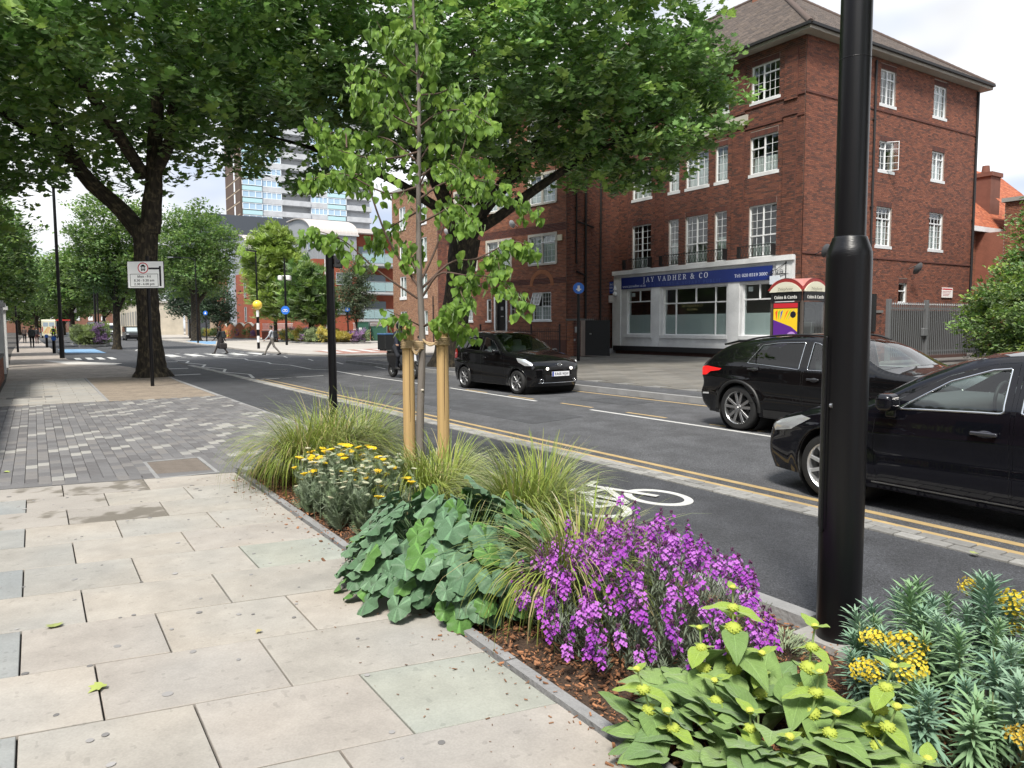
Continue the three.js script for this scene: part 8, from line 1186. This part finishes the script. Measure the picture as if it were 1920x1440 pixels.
{
  const A = [24.5, 97], B = [33.6, 79.6], dx = B[0] - A[0], ds = B[1] - A[1], Ln = Math.hypot(dx, ds), o = thing('boundary_wall', 'low red brick wall with pale railings in front of the flats', 'wall', A[0], 0.05, A[1], Math.atan2(ds, dx));
  const rb = met(M(lin(0.22, 0.065, 0.042), 0.9, { map: grimeT, bumpMap: grimeB, bumpScale: 0.01 }), 0.7);
  mesh('wall', [bx(0, Ln, 0, 1.0, -0.25, 0)], rb, o); mesh('coping', [bx(-0.05, Ln + 0.05, 1.0, 1.08, -0.3, 0.05)], MAT.kerbDark, o); mesh('rail', [bx(0, Ln, 1.95, 2.0, -0.15, -0.1), bx(0, Ln, 1.2, 1.24, -0.15, -0.1)], MAT.white, o); for (let x = 0.1; x < Ln; x += 0.16) mesh('bar', [box(0.025, 0.9, 0.025, x, 1.55, -0.125)], MAT.white, o);
  const w = thing('wavy_wall', 'orange brick wall with scalloped wavy top behind the far planter', 'wall', 22.8, 0.05, 113, Math.atan2(-15.5, 1.6)), pts = [[0, 0]]; const L2w = 15.6; for (let i = 0; i <= 60; i++) pts.push([i / 60 * L2w, 1.55 + 0.55 * Math.abs(Math.sin(i / 60 * Math.PI * 4.5))]); pts.push([L2w, 0]);
  mesh('wall', [ext(pts, 0.25)], met(M(lin(0.42, 0.15, 0.075), 0.9, { map: grimeT, bumpMap: grimeB, bumpScale: 0.01 }), 0.7), w); const top = pts.slice(1, -1); mesh('coping', [ext([...top.map(([a, b]) => [a, b + 0.01]), ...top.slice().reverse().map(([a, b]) => [a, b + 0.1])], 0.35).translate(0, 0, -0.05)], stone, w);
}
// planters by the crossing
function planter(label, pts, seed, n, mix, hmax) {
  const o = thing('street_planter', label, 'planter', 0, 0.03, 0, 0, 'street planters'), r = rng(seed); mesh('kerb', [sheet(pts, 0.16, 0.2)], MAT.granite, o); let cx = 0, cs = 0; pts.forEach(([x, s]) => { cx += x / pts.length; cs += s / pts.length; });
  mesh('soil', [sheet(pts.map(([x, s]) => [lerp(x, cx, 0.06), lerp(s, cs, 0.06)]), 0.165, 0.03)], met(M(lin(0.09, 0.06, 0.04), 0.95, { map: grimeT }), 1), o);
  const ms = [[], []], cc = [[], []]; let k = 0; const inside = (x, s) => { let c = false; for (let i = 0, j = pts.length - 1; i < pts.length; j = i++) { const [xi, si] = pts[i], [xj, sj] = pts[j]; if ((si > s) !== (sj > s) && x < (xj - xi) * (s - si) / (sj - si) + xi) c = !c; } return c; };
  const xs = pts.map((p) => p[0]), ss = pts.map((p) => p[1]);
  while (k < n) { const x = lerp(Math.min(...xs), Math.max(...xs), r()), s = lerp(Math.min(...ss), Math.max(...ss), r()); if (!inside(x, s)) continue; k++; const cell = hash2(Math.floor(x * 0.7), Math.floor(s * 0.35), 9), c = mix[cell * mix.length | 0], h = hmax * (0.4 + 0.6 * hash2(Math.floor(x * 0.9), Math.floor(s * 0.5), 5)), id = r() < 0.5 ? 0 : 1, t = 0.7 + 0.6 * r(); ms[id].push(mat4(v3(x, 0.2 + h * r(), -s), eul((r() - 0.5), r() * 6.28, (r() - 0.5)), 0.9 + 0.5 * r())); cc[id].push(lin(c[0] * t, c[1] * t, c[2] * t)); }
  instanced('planting', SPR.oval[0], LEAFM, ms[0], o, cc[0]); instanced('planting', SPR.feather[0], LEAFM, ms[1], o, cc[1]); return o;
}
const PM = [[0.16, 0.24, 0.06], [0.20, 0.26, 0.10], [0.12, 0.2, 0.06], [0.45, 0.38, 0.06], [0.24, 0.14, 0.28], [0.22, 0.28, 0.12], [0.14, 0.22, 0.08]];
planter('flower planter with stone kerb in front of the flats, yellow and purple clumps', [[21.0, 67], [21.6, 64.2], [26.2, 64.4], [26.6, 70], [24.5, 83], [22.8, 84]], 71, 1500, PM, 1.0);
planter('long flower planter below the wavy brick wall', [[23.3, 104.5], [24, 98], [24.6, 100], [23.4, 128], [21.8, 129]], 72, 700, PM, 1.1);
planter('planted island with grasses beside the distant lamp column', [[3.2, 72], [5.2, 73.5], [6.1, 80.5], [4.2, 86], [3.0, 82]], 73, 900, [[0.16, 0.22, 0.06], [0.13, 0.19, 0.06], [0.2, 0.25, 0.09], [0.22, 0.13, 0.26]], 1.6);
{ // bus shelter
  const o = thing('bus_shelter', 'dark framed bus shelter with red roof edge down the footway', 'bus shelter', 3.0, 0, 134); mesh('roof', [bx(0, 1.9, 2.75, 2.95, -4, 0)], M(lin(0.42, 0.03, 0.03), 0.4), o); for (const [x, z] of [[0.05, -0.1], [1.85, -0.1], [0.05, -3.9], [1.85, -3.9]]) mesh('post', [bx(x - 0.05, x + 0.05, 0, 2.75, z - 0.05, z + 0.05)], MAT.black, o); mesh('end_panel', [bx(0, 0.9, 0.2, 2.7, -0.06, -0.02)], MAT.black, o); mesh('glass_panel', [bx(0.95, 1.8, 0.3, 2.6, -0.05, -0.03)], MAT.glass, o); mesh('rear_panel', [bx(0.02, 0.06, 0.3, 2.7, -3.85, -0.15)], MAT.glass, o);
  const f = thing('bus_stop_sign', 'bus stop flag on a pole next to the bus shelter', 'bus stop sign', 4.9, 0, 124); mesh('pole', [cyl(0.07, 0.05, 4.6, 0, 2.3, 0)], MAT.steel, f); mesh('flag', [rbox(0.85, 1.2, 0.06, 0.03, 0, 4.4, 0.05)], M(lin(0.66, 0.62, 0.66), 0.5), f); mesh('roundel', [T(new THREE.TorusGeometry(0.2, 0.05, 8, 20), 0, 4.65, 0.1), box(0.6, 0.1, 0.04, 0, 4.4, 0.1)], M(lin(0.25, 0.06, 0.2), 0.5), f);
}
// ---------------------------------------------------------------- people
// body: tapered capsules joined with a smooth minimum and meshed; each bone carries the colour of what covers it
function body(bones, cell = 0.022, k = 0.035) {
  const lo = v3(9, 9, 9), hi = v3(-9, -9, -9); for (const [a, b, ra, rb] of bones) for (const [p, r] of [[a, ra], [b, rb]]) { lo.min(v3(p[0] - r, p[1] - r, p[2] - r)); hi.max(v3(p[0] + r, p[1] + r, p[2] + r)); }
  const c = lo.clone().add(hi).multiplyScalar(0.5), half = Math.max(hi.x - lo.x, hi.y - lo.y, hi.z - lo.z) / 2 + 0.06, n = Math.min(96, Math.ceil(2 * half / cell)), mc = new MarchingCubes(n, new THREE.MeshBasicMaterial(), false, false, 200000); mc.isolation = 0;
  const d1 = (p, [a, b, ra, rb]) => { const bx0 = b[0] - a[0], by = b[1] - a[1], bz = b[2] - a[2], px = p[0] - a[0], py = p[1] - a[1], pz = p[2] - a[2], t = clamp((px * bx0 + py * by + pz * bz) / (bx0 * bx0 + by * by + bz * bz + 1e-9)); return Math.hypot(px - bx0 * t, py - by * t, pz - bz * t) - lerp(ra, rb, t); };
  for (let z = 0; z < n; z++) for (let y = 0; y < n; y++) for (let x = 0; x < n; x++) { const p = [c.x + (x - n / 2) / (n / 2) * half, c.y + (y - n / 2) / (n / 2) * half, c.z + (z - n / 2) / (n / 2) * half]; let s = 0; for (const b of bones) s += Math.exp(-d1(p, b) / k * 2.2); mc.field[x + y * n + z * n * n] = clamp(Math.log(s + 1e-30) * k / 2.2, -1, 1); }
  mc.update(); const pos = new Float32Array(mc.count * 3), nor = new Float32Array(mc.count * 3), col = new Float32Array(mc.count * 3);
  for (let i = 0; i < mc.count; i++) { const p = [0, 1, 2].map((q) => mc.positionArray[i * 3 + q] * half + c.getComponent(q)); pos.set(p, i * 3); nor.set([0, 1, 2].map((q) => mc.normalArray[i * 3 + q]), i * 3); let bd = 9, bc = null; for (const b of bones) { const d = d1(p, b); if (d < bd) { bd = d; bc = b[4]; } } col.set(bc, i * 3); }
  const g = new THREE.BufferGeometry(); g.setAttribute('position', new THREE.BufferAttribute(pos, 3)); g.setAttribute('normal', new THREE.BufferAttribute(nor, 3)); g.setAttribute('color', new THREE.BufferAttribute(col, 3)); g.setAttribute('uv', new THREE.BufferAttribute(new Float32Array(mc.count * 2), 2)); return g;
}
const skinC = [0.32, 0.19, 0.13], skinD = [0.14, 0.08, 0.055], clothM = M('#ffffff', 0.9, { vertexColors: true });
// facing +x; stride: leg spread in metres
function person(label, x, y, s, turn, o) {
  const P = thing('person', label, 'person', x, y, s, turn, o.group), { top, leg, shoe = [0.02, 0.02, 0.02], skin = skinC, stride = 0.35, h = 1.72, coat = 0, sleeve = 1, hairC = [0.02, 0.015, 0.012] } = o, q = h / 1.72, b = [], V = (a, c, d) => [a * q, c * q, d * q], add = (a, c, ra, rb, col) => b.push([V(...a), V(...c), ra * q, rb * q, col]);
  const lean = o.lean ?? 0.03;
  for (const [sd, f] of [[0.09, 1], [-0.09, -1]]) {                      // legs: one forward, one back
    const kx = f * stride * (f > 0 ? 0.55 : 0.25), ax = f * stride, ky = 0.50 + (f < 0 ? 0.02 : 0), ay = f < 0 ? 0.13 : 0.09; add([0, 0.93, sd], [kx, ky, sd], 0.095, 0.062, leg); add([kx, ky, sd], [ax, ay, sd], 0.06, 0.042, leg); add([ax - 0.03, 0.05 + (f < 0 ? 0.03 : 0), sd], [ax + 0.15, 0.035, sd], 0.045, 0.034, shoe);
  }
  add([0, 0.95, 0.05], [0, 0.95, -0.05], 0.125, 0.125, coat ? top : leg); add([0, 1.0, 0], [lean, 1.3, 0], 0.135, 0.15, top); add([lean, 1.37, 0.11], [lean, 1.37, -0.11], 0.085, 0.085, top); add([lean + 0.01, 1.44, 0], [lean + 0.03, 1.54, 0], 0.052, 0.05, skin);
  add([lean + 0.035, 1.60, 0], [lean + 0.04, 1.65, 0], 0.083, 0.09, skin); add([lean + 0.115, 1.60, 0], [lean + 0.125, 1.595, 0], 0.018, 0.012, skin);
  if (coat) { add([0.0, 0.9, 0], [0.0, 0.52, 0.04], 0.16, 0.2, top); add([0, 0.9, 0], [0.05, 0.52, -0.05], 0.16, 0.19, top); }
  for (const [sd, f] of [[0.2, -1], [-0.2, 1]]) { const e = o.arms?.[sd > 0 ? 0 : 1] ?? [[lean + f * 0.10, 1.12, sd * 1.12], [lean + f * 0.26 + 0.04, 0.92, sd * 1.05]]; add([lean, 1.37, sd * 0.88], e[0], 0.055, 0.042, top); add(e[0], e[1], 0.042, 0.03, sleeve ? top : skin); const d = v3(e[1][0] - e[0][0], e[1][1] - e[0][1], e[1][2] - e[0][2]).normalize(); for (let f2 = 0; f2 < 4; f2++) add([e[1][0] + d.x * 0.03, e[1][1] + d.y * 0.03, e[1][2] + (f2 - 1.5) * 0.018], [e[1][0] + d.x * 0.14 + 0.02, e[1][1] + d.y * (0.15 - Math.abs(f2 - 1.2) * 0.015), e[1][2] + (f2 - 1.5) * 0.019], 0.011, 0.009, skin); add([e[1][0] + d.x * 0.02, e[1][1] + d.y * 0.02, e[1][2]], [e[1][0] + d.x * 0.07 + 0.035, e[1][1] + d.y * 0.07, e[1][2] - Math.sign(sd) * 0.03], 0.013, 0.01, skin); }
  mesh('body', body(b, 0.02, 0.03), clothM, P).receiveShadow = true;
  const hd = V(lean + 0.035, 1.645, 0), hairG = new THREE.SphereGeometry(0.104 * q, 18, 12, 0, 6.283, 0, 1.75); hairG.rotateZ(0.45); mesh('hair', [hairG.translate(hd[0] - 0.012, hd[1] + 0.008, hd[2]), ...(o.longHair ? [sph(0.1 * q, hd[0] - 0.07, hd[1] - 0.09, 0, 0.7, 1.3, 1)] : [])], M(lin(...hairC), 0.8), P);
  return P;
}
const pack = (label, p, col, sc = 1) => { const o = thing('backpack', label, 'backpack', p.position.x, p.position.y, -p.position.z, p.rotation.y, 'backpacks'); mesh('bag', [rbox(0.2 * sc, 0.46 * sc, 0.32 * sc, 0.08, -0.20, 1.2, 0, 0, 0, -0.05)], M(lin(...col), 0.85), o); mesh('pocket', [rbox(0.08 * sc, 0.22 * sc, 0.24 * sc, 0.03, -0.31, 1.1, 0)], M(lin(...col), 0.8), o); return o; };
const BK = [0.012, 0.012, 0.014];
{ const p = person('person in a long black coat walking over the zebra crossing', 9.75, -0.05, 48.6, Math.PI + VIEW * 0 - 0.5, { top: BK, leg: [0.03, 0.022, 0.02], skin: skinD, stride: 0.42, coat: 1, longHair: 1, h: 1.7 }); pack('black backpack worn over the long black coat', p, [0.015, 0.02, 0.022]); }
{ const bag = thing('shoulder_bag', 'dark bag hanging at knee height beside the long coat', 'bag', 9.85, -0.05, 48.35); mesh('bag', [rbox(0.45, 0.36, 0.2, 0.08, 0, 0.5, 0)], M(lin(0.015, 0.012, 0.012), 0.7), bag); mesh('strap', [tube([v3(-0.15, 0.66, 0), v3(-0.05, 1.0, 0), v3(0.08, 0.66, 0)], 0.015)], MAT.blackMatt, bag); }
{ const p = person('person in grey trousers and pale vest striding along the crossing', 11.85, -0.04, 44.6, Math.PI - 0.5, { top: [0.42, 0.44, 0.48], leg: [0.17, 0.155, 0.14], stride: 0.46, h: 1.72, hairC: [0.03, 0.025, 0.02] }); pack('black backpack on the person in the pale vest', p, [0.02, 0.02, 0.023]); }
{ const p = person('person in dark clothes walking away along the footway', -0.15, 0, 73.4, Math.PI / 2, { top: [0.02, 0.022, 0.024], leg: BK, stride: 0.25, h: 1.78, group: 'walkers on the footway' }); pack('large dark backpack on the walker past the bus stop sign', p, [0.03, 0.035, 0.036], 1.25);
  person('person in a brown jacket beside the walker with the large backpack', -0.85, 0, 96, Math.PI / 2, { top: [0.09, 0.06, 0.05], leg: BK, stride: 0.2, h: 1.76, group: 'walkers on the footway' }); person('person in dark red trousers farther along the footway', 0.25, 0, 92, Math.PI / 2, { top: BK, leg: [0.06, 0.02, 0.02], stride: 0.2, h: 1.72, group: 'walkers on the footway' }); }
// rider poses: seated, feet on pedals or footboard
function seated(label, x, y, s, turn, o) {
  const P = thing('person', label, 'person', x, y, s, turn), { top, leg, skin = skinC, shoe = [0.02, 0.02, 0.02] } = o, b = [], add = (a, c, ra, rb, col) => b.push([a, c, ra, rb, col]), sh = o.seat ?? 0.85, tl = o.lean ?? 0.18;
  const hip = [0, sh, 0], chest = [tl, sh + 0.42, 0], neck = [tl + 0.03, sh + 0.56, 0];
  add([0, sh, 0.07], [0, sh, -0.07], 0.13, 0.13, leg); add(hip, chest, 0.14, 0.155, top); add([tl, sh + 0.45, 0.12], [tl, sh + 0.45, -0.12], 0.09, 0.09, top); add([tl + 0.01, sh + 0.5, 0], [tl + 0.04, sh + 0.6, 0], 0.055, 0.05, skin); add([tl + 0.05, sh + 0.68, 0], [tl + 0.06, sh + 0.73, 0], 0.085, 0.09, skin); add([tl + 0.13, sh + 0.68, 0], [tl + 0.14, sh + 0.675, 0], 0.018, 0.012, skin);
  for (const [i, sd] of [[0, 0.1], [1, -0.1]]) { const [kn, an] = o.legs[i]; add([0.02, sh, sd], kn, 0.1, 0.068, leg); add(kn, an, 0.064, 0.045, leg); add([an[0] - 0.03, an[1] - 0.04, an[2]], [an[0] + 0.16, an[1] - 0.06, an[2]], 0.045, 0.034, shoe); }
  for (const sd of [0.19, -0.19]) { const e = [tl + 0.18, sh + 0.2, sd * 1.25], h = o.hand.map((v, i) => i === 2 ? v * Math.sign(sd) : v); add([tl, sh + 0.45, sd * 0.9], e, 0.06, 0.048, top); add(e, h, 0.046, 0.034, top); for (let f = 0; f < 4; f++) add([h[0], h[1], h[2] + (f - 1.5) * 0.018], [h[0] + 0.05, h[1] - 0.03, h[2] + (f - 1.5) * 0.018], 0.012, 0.01, skin); add(h, [h[0] + 0.03, h[1] - 0.04, h[2] - 0.03 * Math.sign(sd)], 0.014, 0.01, skin); }
  mesh('body', body(b, 0.02, 0.03), clothM, P); return [P, [tl + 0.05, sh + 0.7, 0]];
}
{ // scooter and rider, waiting by the centre line
  const T0 = [9.85, -0.046, 21.7, -Math.PI / 2 + 0.12], o = thing('motor_scooter', 'black and white motor scooter with a large black top box', 'scooter', ...T0), bk = M(lin(0.012, 0.012, 0.013), 0.3, { clearcoat: 0.7 }), wt = M(lin(0.62, 0.63, 0.64), 0.3, { clearcoat: 0.7 });
  for (const x of [-0.62, 0.66]) { const w = mesh('wheel', [T(new THREE.TorusGeometry(0.2, 0.062, 12, 32), x, 0.26, 0)], MAT.rubber, o); mesh('rim', [T(new THREE.TorusGeometry(0.14, 0.02, 8, 24), x, 0.26, 0), cyl(0.05, 0.05, 0.1, x, 0.26, 0, Math.PI / 2, 0, 0), ...[0, 1, 2, 3, 4].map((k) => box(0.025, 0.26, 0.03, x, 0.26, 0, 0, 0, k * 0.628))], MAT.steel, w); }
  const bodyS = ext([[-0.75, 0.55], [-0.55, 0.35], [-0.2, 0.28], [0.2, 0.26], [0.28, 0.34], [-0.02, 0.4], [-0.12, 0.72], [-0.4, 0.8], [-0.8, 0.78]], 0.2, [], 0.03); mesh('tail_body', [bodyS.translate(0, 0, -0.1)], bk, o);
  const shield = ext([[0.28, 0.32], [0.4, 0.34], [0.56, 0.62], [0.5, 0.98], [0.42, 1.02], [0.36, 0.72]], 0.34, [], 0.03); mesh('leg_shield', [shield.translate(0, 0, -0.17)], bk, o); mesh('front_fairing', [rbox(0.12, 0.42, 0.3, 0.05, 0.53, 0.72, 0, 0, 0, 0.25)], wt, o);
  mesh('seat', [rbox(0.72, 0.12, 0.28, 0.05, -0.42, 0.84, 0)], MAT.blackMatt, o); mesh('handlebar', [rod(v3(0.4, 1.05, -0.34), v3(0.4, 1.05, 0.34), 0.016), rbox(0.16, 0.14, 0.22, 0.05, 0.44, 1.06, 0)], bk, o); mesh('fork', [rod(v3(0.45, 0.9, 0), v3(0.66, 0.26, 0.07), 0.03), rod(v3(0.45, 0.9, 0), v3(0.66, 0.26, -0.07), 0.03)], bk, o); mesh('mudguard', [T(new THREE.TorusGeometry(0.27, 0.05, 8, 20, 1.9), 0.66, 0.27, 0, 0, 0, 0.7)], bk, o); mesh('headlight', [sph(0.09, 0.58, 0.92, 0, 0.6, 0.8, 1)], lampGlass, o); mesh('mirror', [-1, 1].flatMap((s) => [rod(v3(0.42, 1.08, s * 0.2), v3(0.4, 1.28, s * 0.36), 0.008), rbox(0.03, 0.09, 0.14, 0.012, 0.4, 1.31, s * 0.38)]), bk, o); mesh('exhaust', [cyl(0.06, 0.05, 0.5, -0.62, 0.36, -0.17, 0, 0, 1.3)], MAT.steel, o);
  const tb = thing('top_box', 'big black delivery box strapped behind the scooter rider', 'delivery box', ...T0); mesh('box', [rbox(0.5, 0.5, 0.5, 0.03, -0.92, 1.14, 0)], M(lin(0.012, 0.013, 0.014), 0.6), tb); mesh('lid', [rbox(0.52, 0.06, 0.52, 0.02, -0.92, 1.4, 0)], M(lin(0.05, 0.12, 0.25), 0.5), tb); mesh('rack', [bx(-1.1, -0.5, 0.86, 0.89, -0.2, 0.2)], MAT.steel, tb);
  const [p, hd] = seated('person in dark navy jacket astride the motor scooter', ...T0, { top: [0.012, 0.015, 0.03], leg: [0.012, 0.014, 0.02], seat: 0.96, lean: 0.12, legs: [[[0.32, 0.72, 0.2], [0.18, 0.36, 0.17]], [[0.30, 0.66, -0.34], [0.02, 0.12, -0.48]]], hand: [0.40, 1.08, 0.28] }); p.children[0].position.x = -0.28;
  const hm = thing('helmet', 'black full face helmet on the scooter rider', 'helmet', ...T0); mesh('shell', [sph(0.15, hd[0] - 0.28, hd[1] + 0.02, 0, 1.08, 1.05, 0.95, 24)], bk, hm); mesh('visor', [sph(0.13, hd[0] - 0.235, hd[1] + 0.0, 0, 1, 0.62, 0.95, 18)], M(lin(0.02, 0.02, 0.025), 0.05), hm);
}
{ // cyclist in hi-vis riding away
  const T0 = [1.9, -0.015, 100, Math.PI / 2], o = thing('bicycle', 'dark bicycle ridden along the cycle track beyond the bollards', 'bicycle', ...T0), fm = MAT.black;
  for (const x of [-0.52, 0.52]) { const w = mesh('wheel', [T(new THREE.TorusGeometry(0.33, 0.02, 8, 32), x, 0.35, 0)], MAT.rubber, o); mesh('spokes', Array.from({ length: 12 }, (_, k) => box(0.006, 0.64, 0.006, x, 0.35, 0, 0, 0, k * Math.PI / 12)), MAT.steel, w); }
  mesh('frame', [rod(v3(-0.52, 0.35, 0), v3(-0.05, 0.3, 0), 0.014), rod(v3(-0.52, 0.35, 0), v3(-0.18, 0.82, 0), 0.012), rod(v3(-0.05, 0.3, 0), v3(-0.22, 0.95, 0), 0.016), rod(v3(-0.18, 0.8, 0), v3(0.36, 0.86, 0), 0.016), rod(v3(-0.05, 0.3, 0), v3(0.38, 0.78, 0), 0.018), rod(v3(0.36, 0.92, 0), v3(0.52, 0.35, 0), 0.016)], fm, o); mesh('handlebar', [rod(v3(0.36, 1.0, -0.28), v3(0.36, 1.0, 0.28), 0.014)], fm, o); mesh('saddle', [rbox(0.26, 0.06, 0.15, 0.025, -0.22, 0.98, 0)], fm, o); mesh('crank', [T(new THREE.TorusGeometry(0.09, 0.012, 6, 20), -0.05, 0.3, 0.05), rod(v3(-0.05, 0.3, 0.06), v3(0.04, 0.16, 0.1), 0.01), rod(v3(-0.05, 0.3, -0.06), v3(-0.14, 0.44, -0.1), 0.01)], MAT.steel, o);
  const [p, hd] = seated('person in a lime yellow high visibility jacket riding the bicycle', ...T0, { top: [0.50, 0.72, 0.03], leg: BK, seat: 1.06, lean: 0.22, legs: [[[0.28, 0.72, 0.13], [0.04, 0.24, 0.13]], [[0.26, 0.86, -0.13], [-0.12, 0.52, -0.13]]], hand: [0.58, 1.06, 0.26] }); p.children[0].position.x = -0.22;
  const hm = thing('helmet', 'pale cycle helmet on the rider in the lime jacket', 'helmet', ...T0); mesh('shell', [sph(0.13, hd[0] - 0.22, hd[1] + 0.05, 0, 1.15, 0.8, 0.95, 20)], M(lin(0.5, 0.42, 0.3), 0.5), hm); const bp = thing('backpack', 'dark backpack over the lime yellow jacket', 'backpack', ...T0, 'backpacks'); mesh('bag', [rbox(0.18, 0.42, 0.3, 0.07, -0.26, 1.38, 0, 0, 0, -0.35)], M(lin(0.02, 0.022, 0.025), 0.8), bp);
}
// ---------------------------------------------------------------- the rest of the street around the viewer (mirrored in paint and glass, shades the low sky)
{
  const wallM = met(M(lin(0.25, 0.12, 0.08), 0.9, { map: grimeT, bumpMap: grimeB, bumpScale: 0.01 }), 0.4), roofM = M(lin(0.09, 0.075, 0.068), 0.9), dk = M(lin(0.03, 0.034, 0.04), 0.15), pale = met(M(lin(0.5, 0.47, 0.42), 0.85, { map: grimeT }), 0.4);
  function house(label, x, s, turn, w, h, m, i) {      // front faces +z of its own frame
    const o = thing('terrace_house', label, 'house', x, 0, s, turn, 'terraced houses along the street');
    mesh('wall', [bx(0, w, 0, h, -9, 0)], m, o); mesh('roof', [quad(v3(0, h, 0.3), v3(w, h, 0.3), v3(w, h + 3, -4.5), v3(0, h + 3, -4.5)), quad(v3(w, h, -9.3), v3(0, h, -9.3), v3(0, h + 3, -4.5), v3(w, h + 3, -4.5))], roofM, o);
    for (const [a, b] of [[0.7, 1.0], [w - 2.3, 1.0], [0.7, 4.0], [w - 2.3, 4.0]]) { const W = mesh('window', [bx(a, a + 1.6, b, b + 0.08, 0, 0.06), bx(a, a + 1.6, b + 1.5, b + 1.58, 0, 0.06), bx(a, a + 0.08, b + 0.08, b + 1.5, 0, 0.06), bx(a + 1.52, a + 1.6, b + 0.08, b + 1.5, 0, 0.06)], MAT.upvc, o); mesh('pane', [bx(a + 0.08, a + 1.52, b + 0.08, b + 1.5, 0.004, 0.02)], dk, W); }
    mesh('door', [bx(w / 2 - 0.5, w / 2 + 0.5, 0, 2.1, 0.004, 0.06)], M([lin(0.05, 0.02, 0.02), lin(0.02, 0.05, 0.03), lin(0.02, 0.03, 0.07)][i % 3], 0.4), o);
  }
  for (let i = 0; i < 12; i++) house(`two storey ${i % 3 === 2 ? 'pale rendered' : 'red brick'} terraced house set back behind the garden wall`, -6.5, 62 - i * 8.2, Math.PI / 2, 8.2, 6.4 + (i % 3) * 0.3, i % 3 === 2 ? pale : wallM, i);
  for (let i = 0; i < 7; i++) house(`three storey ${i % 2 ? 'pale rendered' : 'red brick'} terraced house past the gated yard`, 26, 1 - i * 9 - 9, -Math.PI / 2, 9, 9.5, i % 2 ? pale : wallM, i);
  { const o = thing('distant_terrace', 'long brick terrace closing the street beyond the farthest trees', 'building', -60, 0, 340); mesh('wall', [bx(0, 110, 0, 8, -10, 0)], wallM, o); mesh('roof', [quad(v3(0, 8, 0.4), v3(110, 8, 0.4), v3(110, 12, -5), v3(0, 12, -5))], roofM, o); for (let i = 0; i < 24; i++) mesh('window', [bx(2 + i * 4.5, 3.6 + i * 4.5, 4.6, 6.4, 0.004, 0.06)], MAT.upvc, o); }
  const plane1 = scene.getObjectByName('plane_tree');
  copy(plane1, 'mature plane tree on the footway behind the planting bed', 2.6, -0.02, -25, 0.8); copy(plane1, 'mature plane tree on the shop side of the street past the yard', 14.5, 0.04, -9, 2.3);
}
// wall faces were only frames to build in: hand their pieces to the building itself, so that windows are parts and panes sub-parts
for (const o of [...scene.children]) for (let again = true; again;) { again = false; for (const g of [...o.children]) if (g.isGroup && /^(front|side_wall|wall_face|shop_front|box_side)$/.test(g.name)) { again = true; g.updateMatrix(); for (const c of [...g.children]) { c.updateMatrix(); o.add(c); c.applyMatrix4(g.matrix); } o.remove(g); } }
renderer.render(scene, camera);
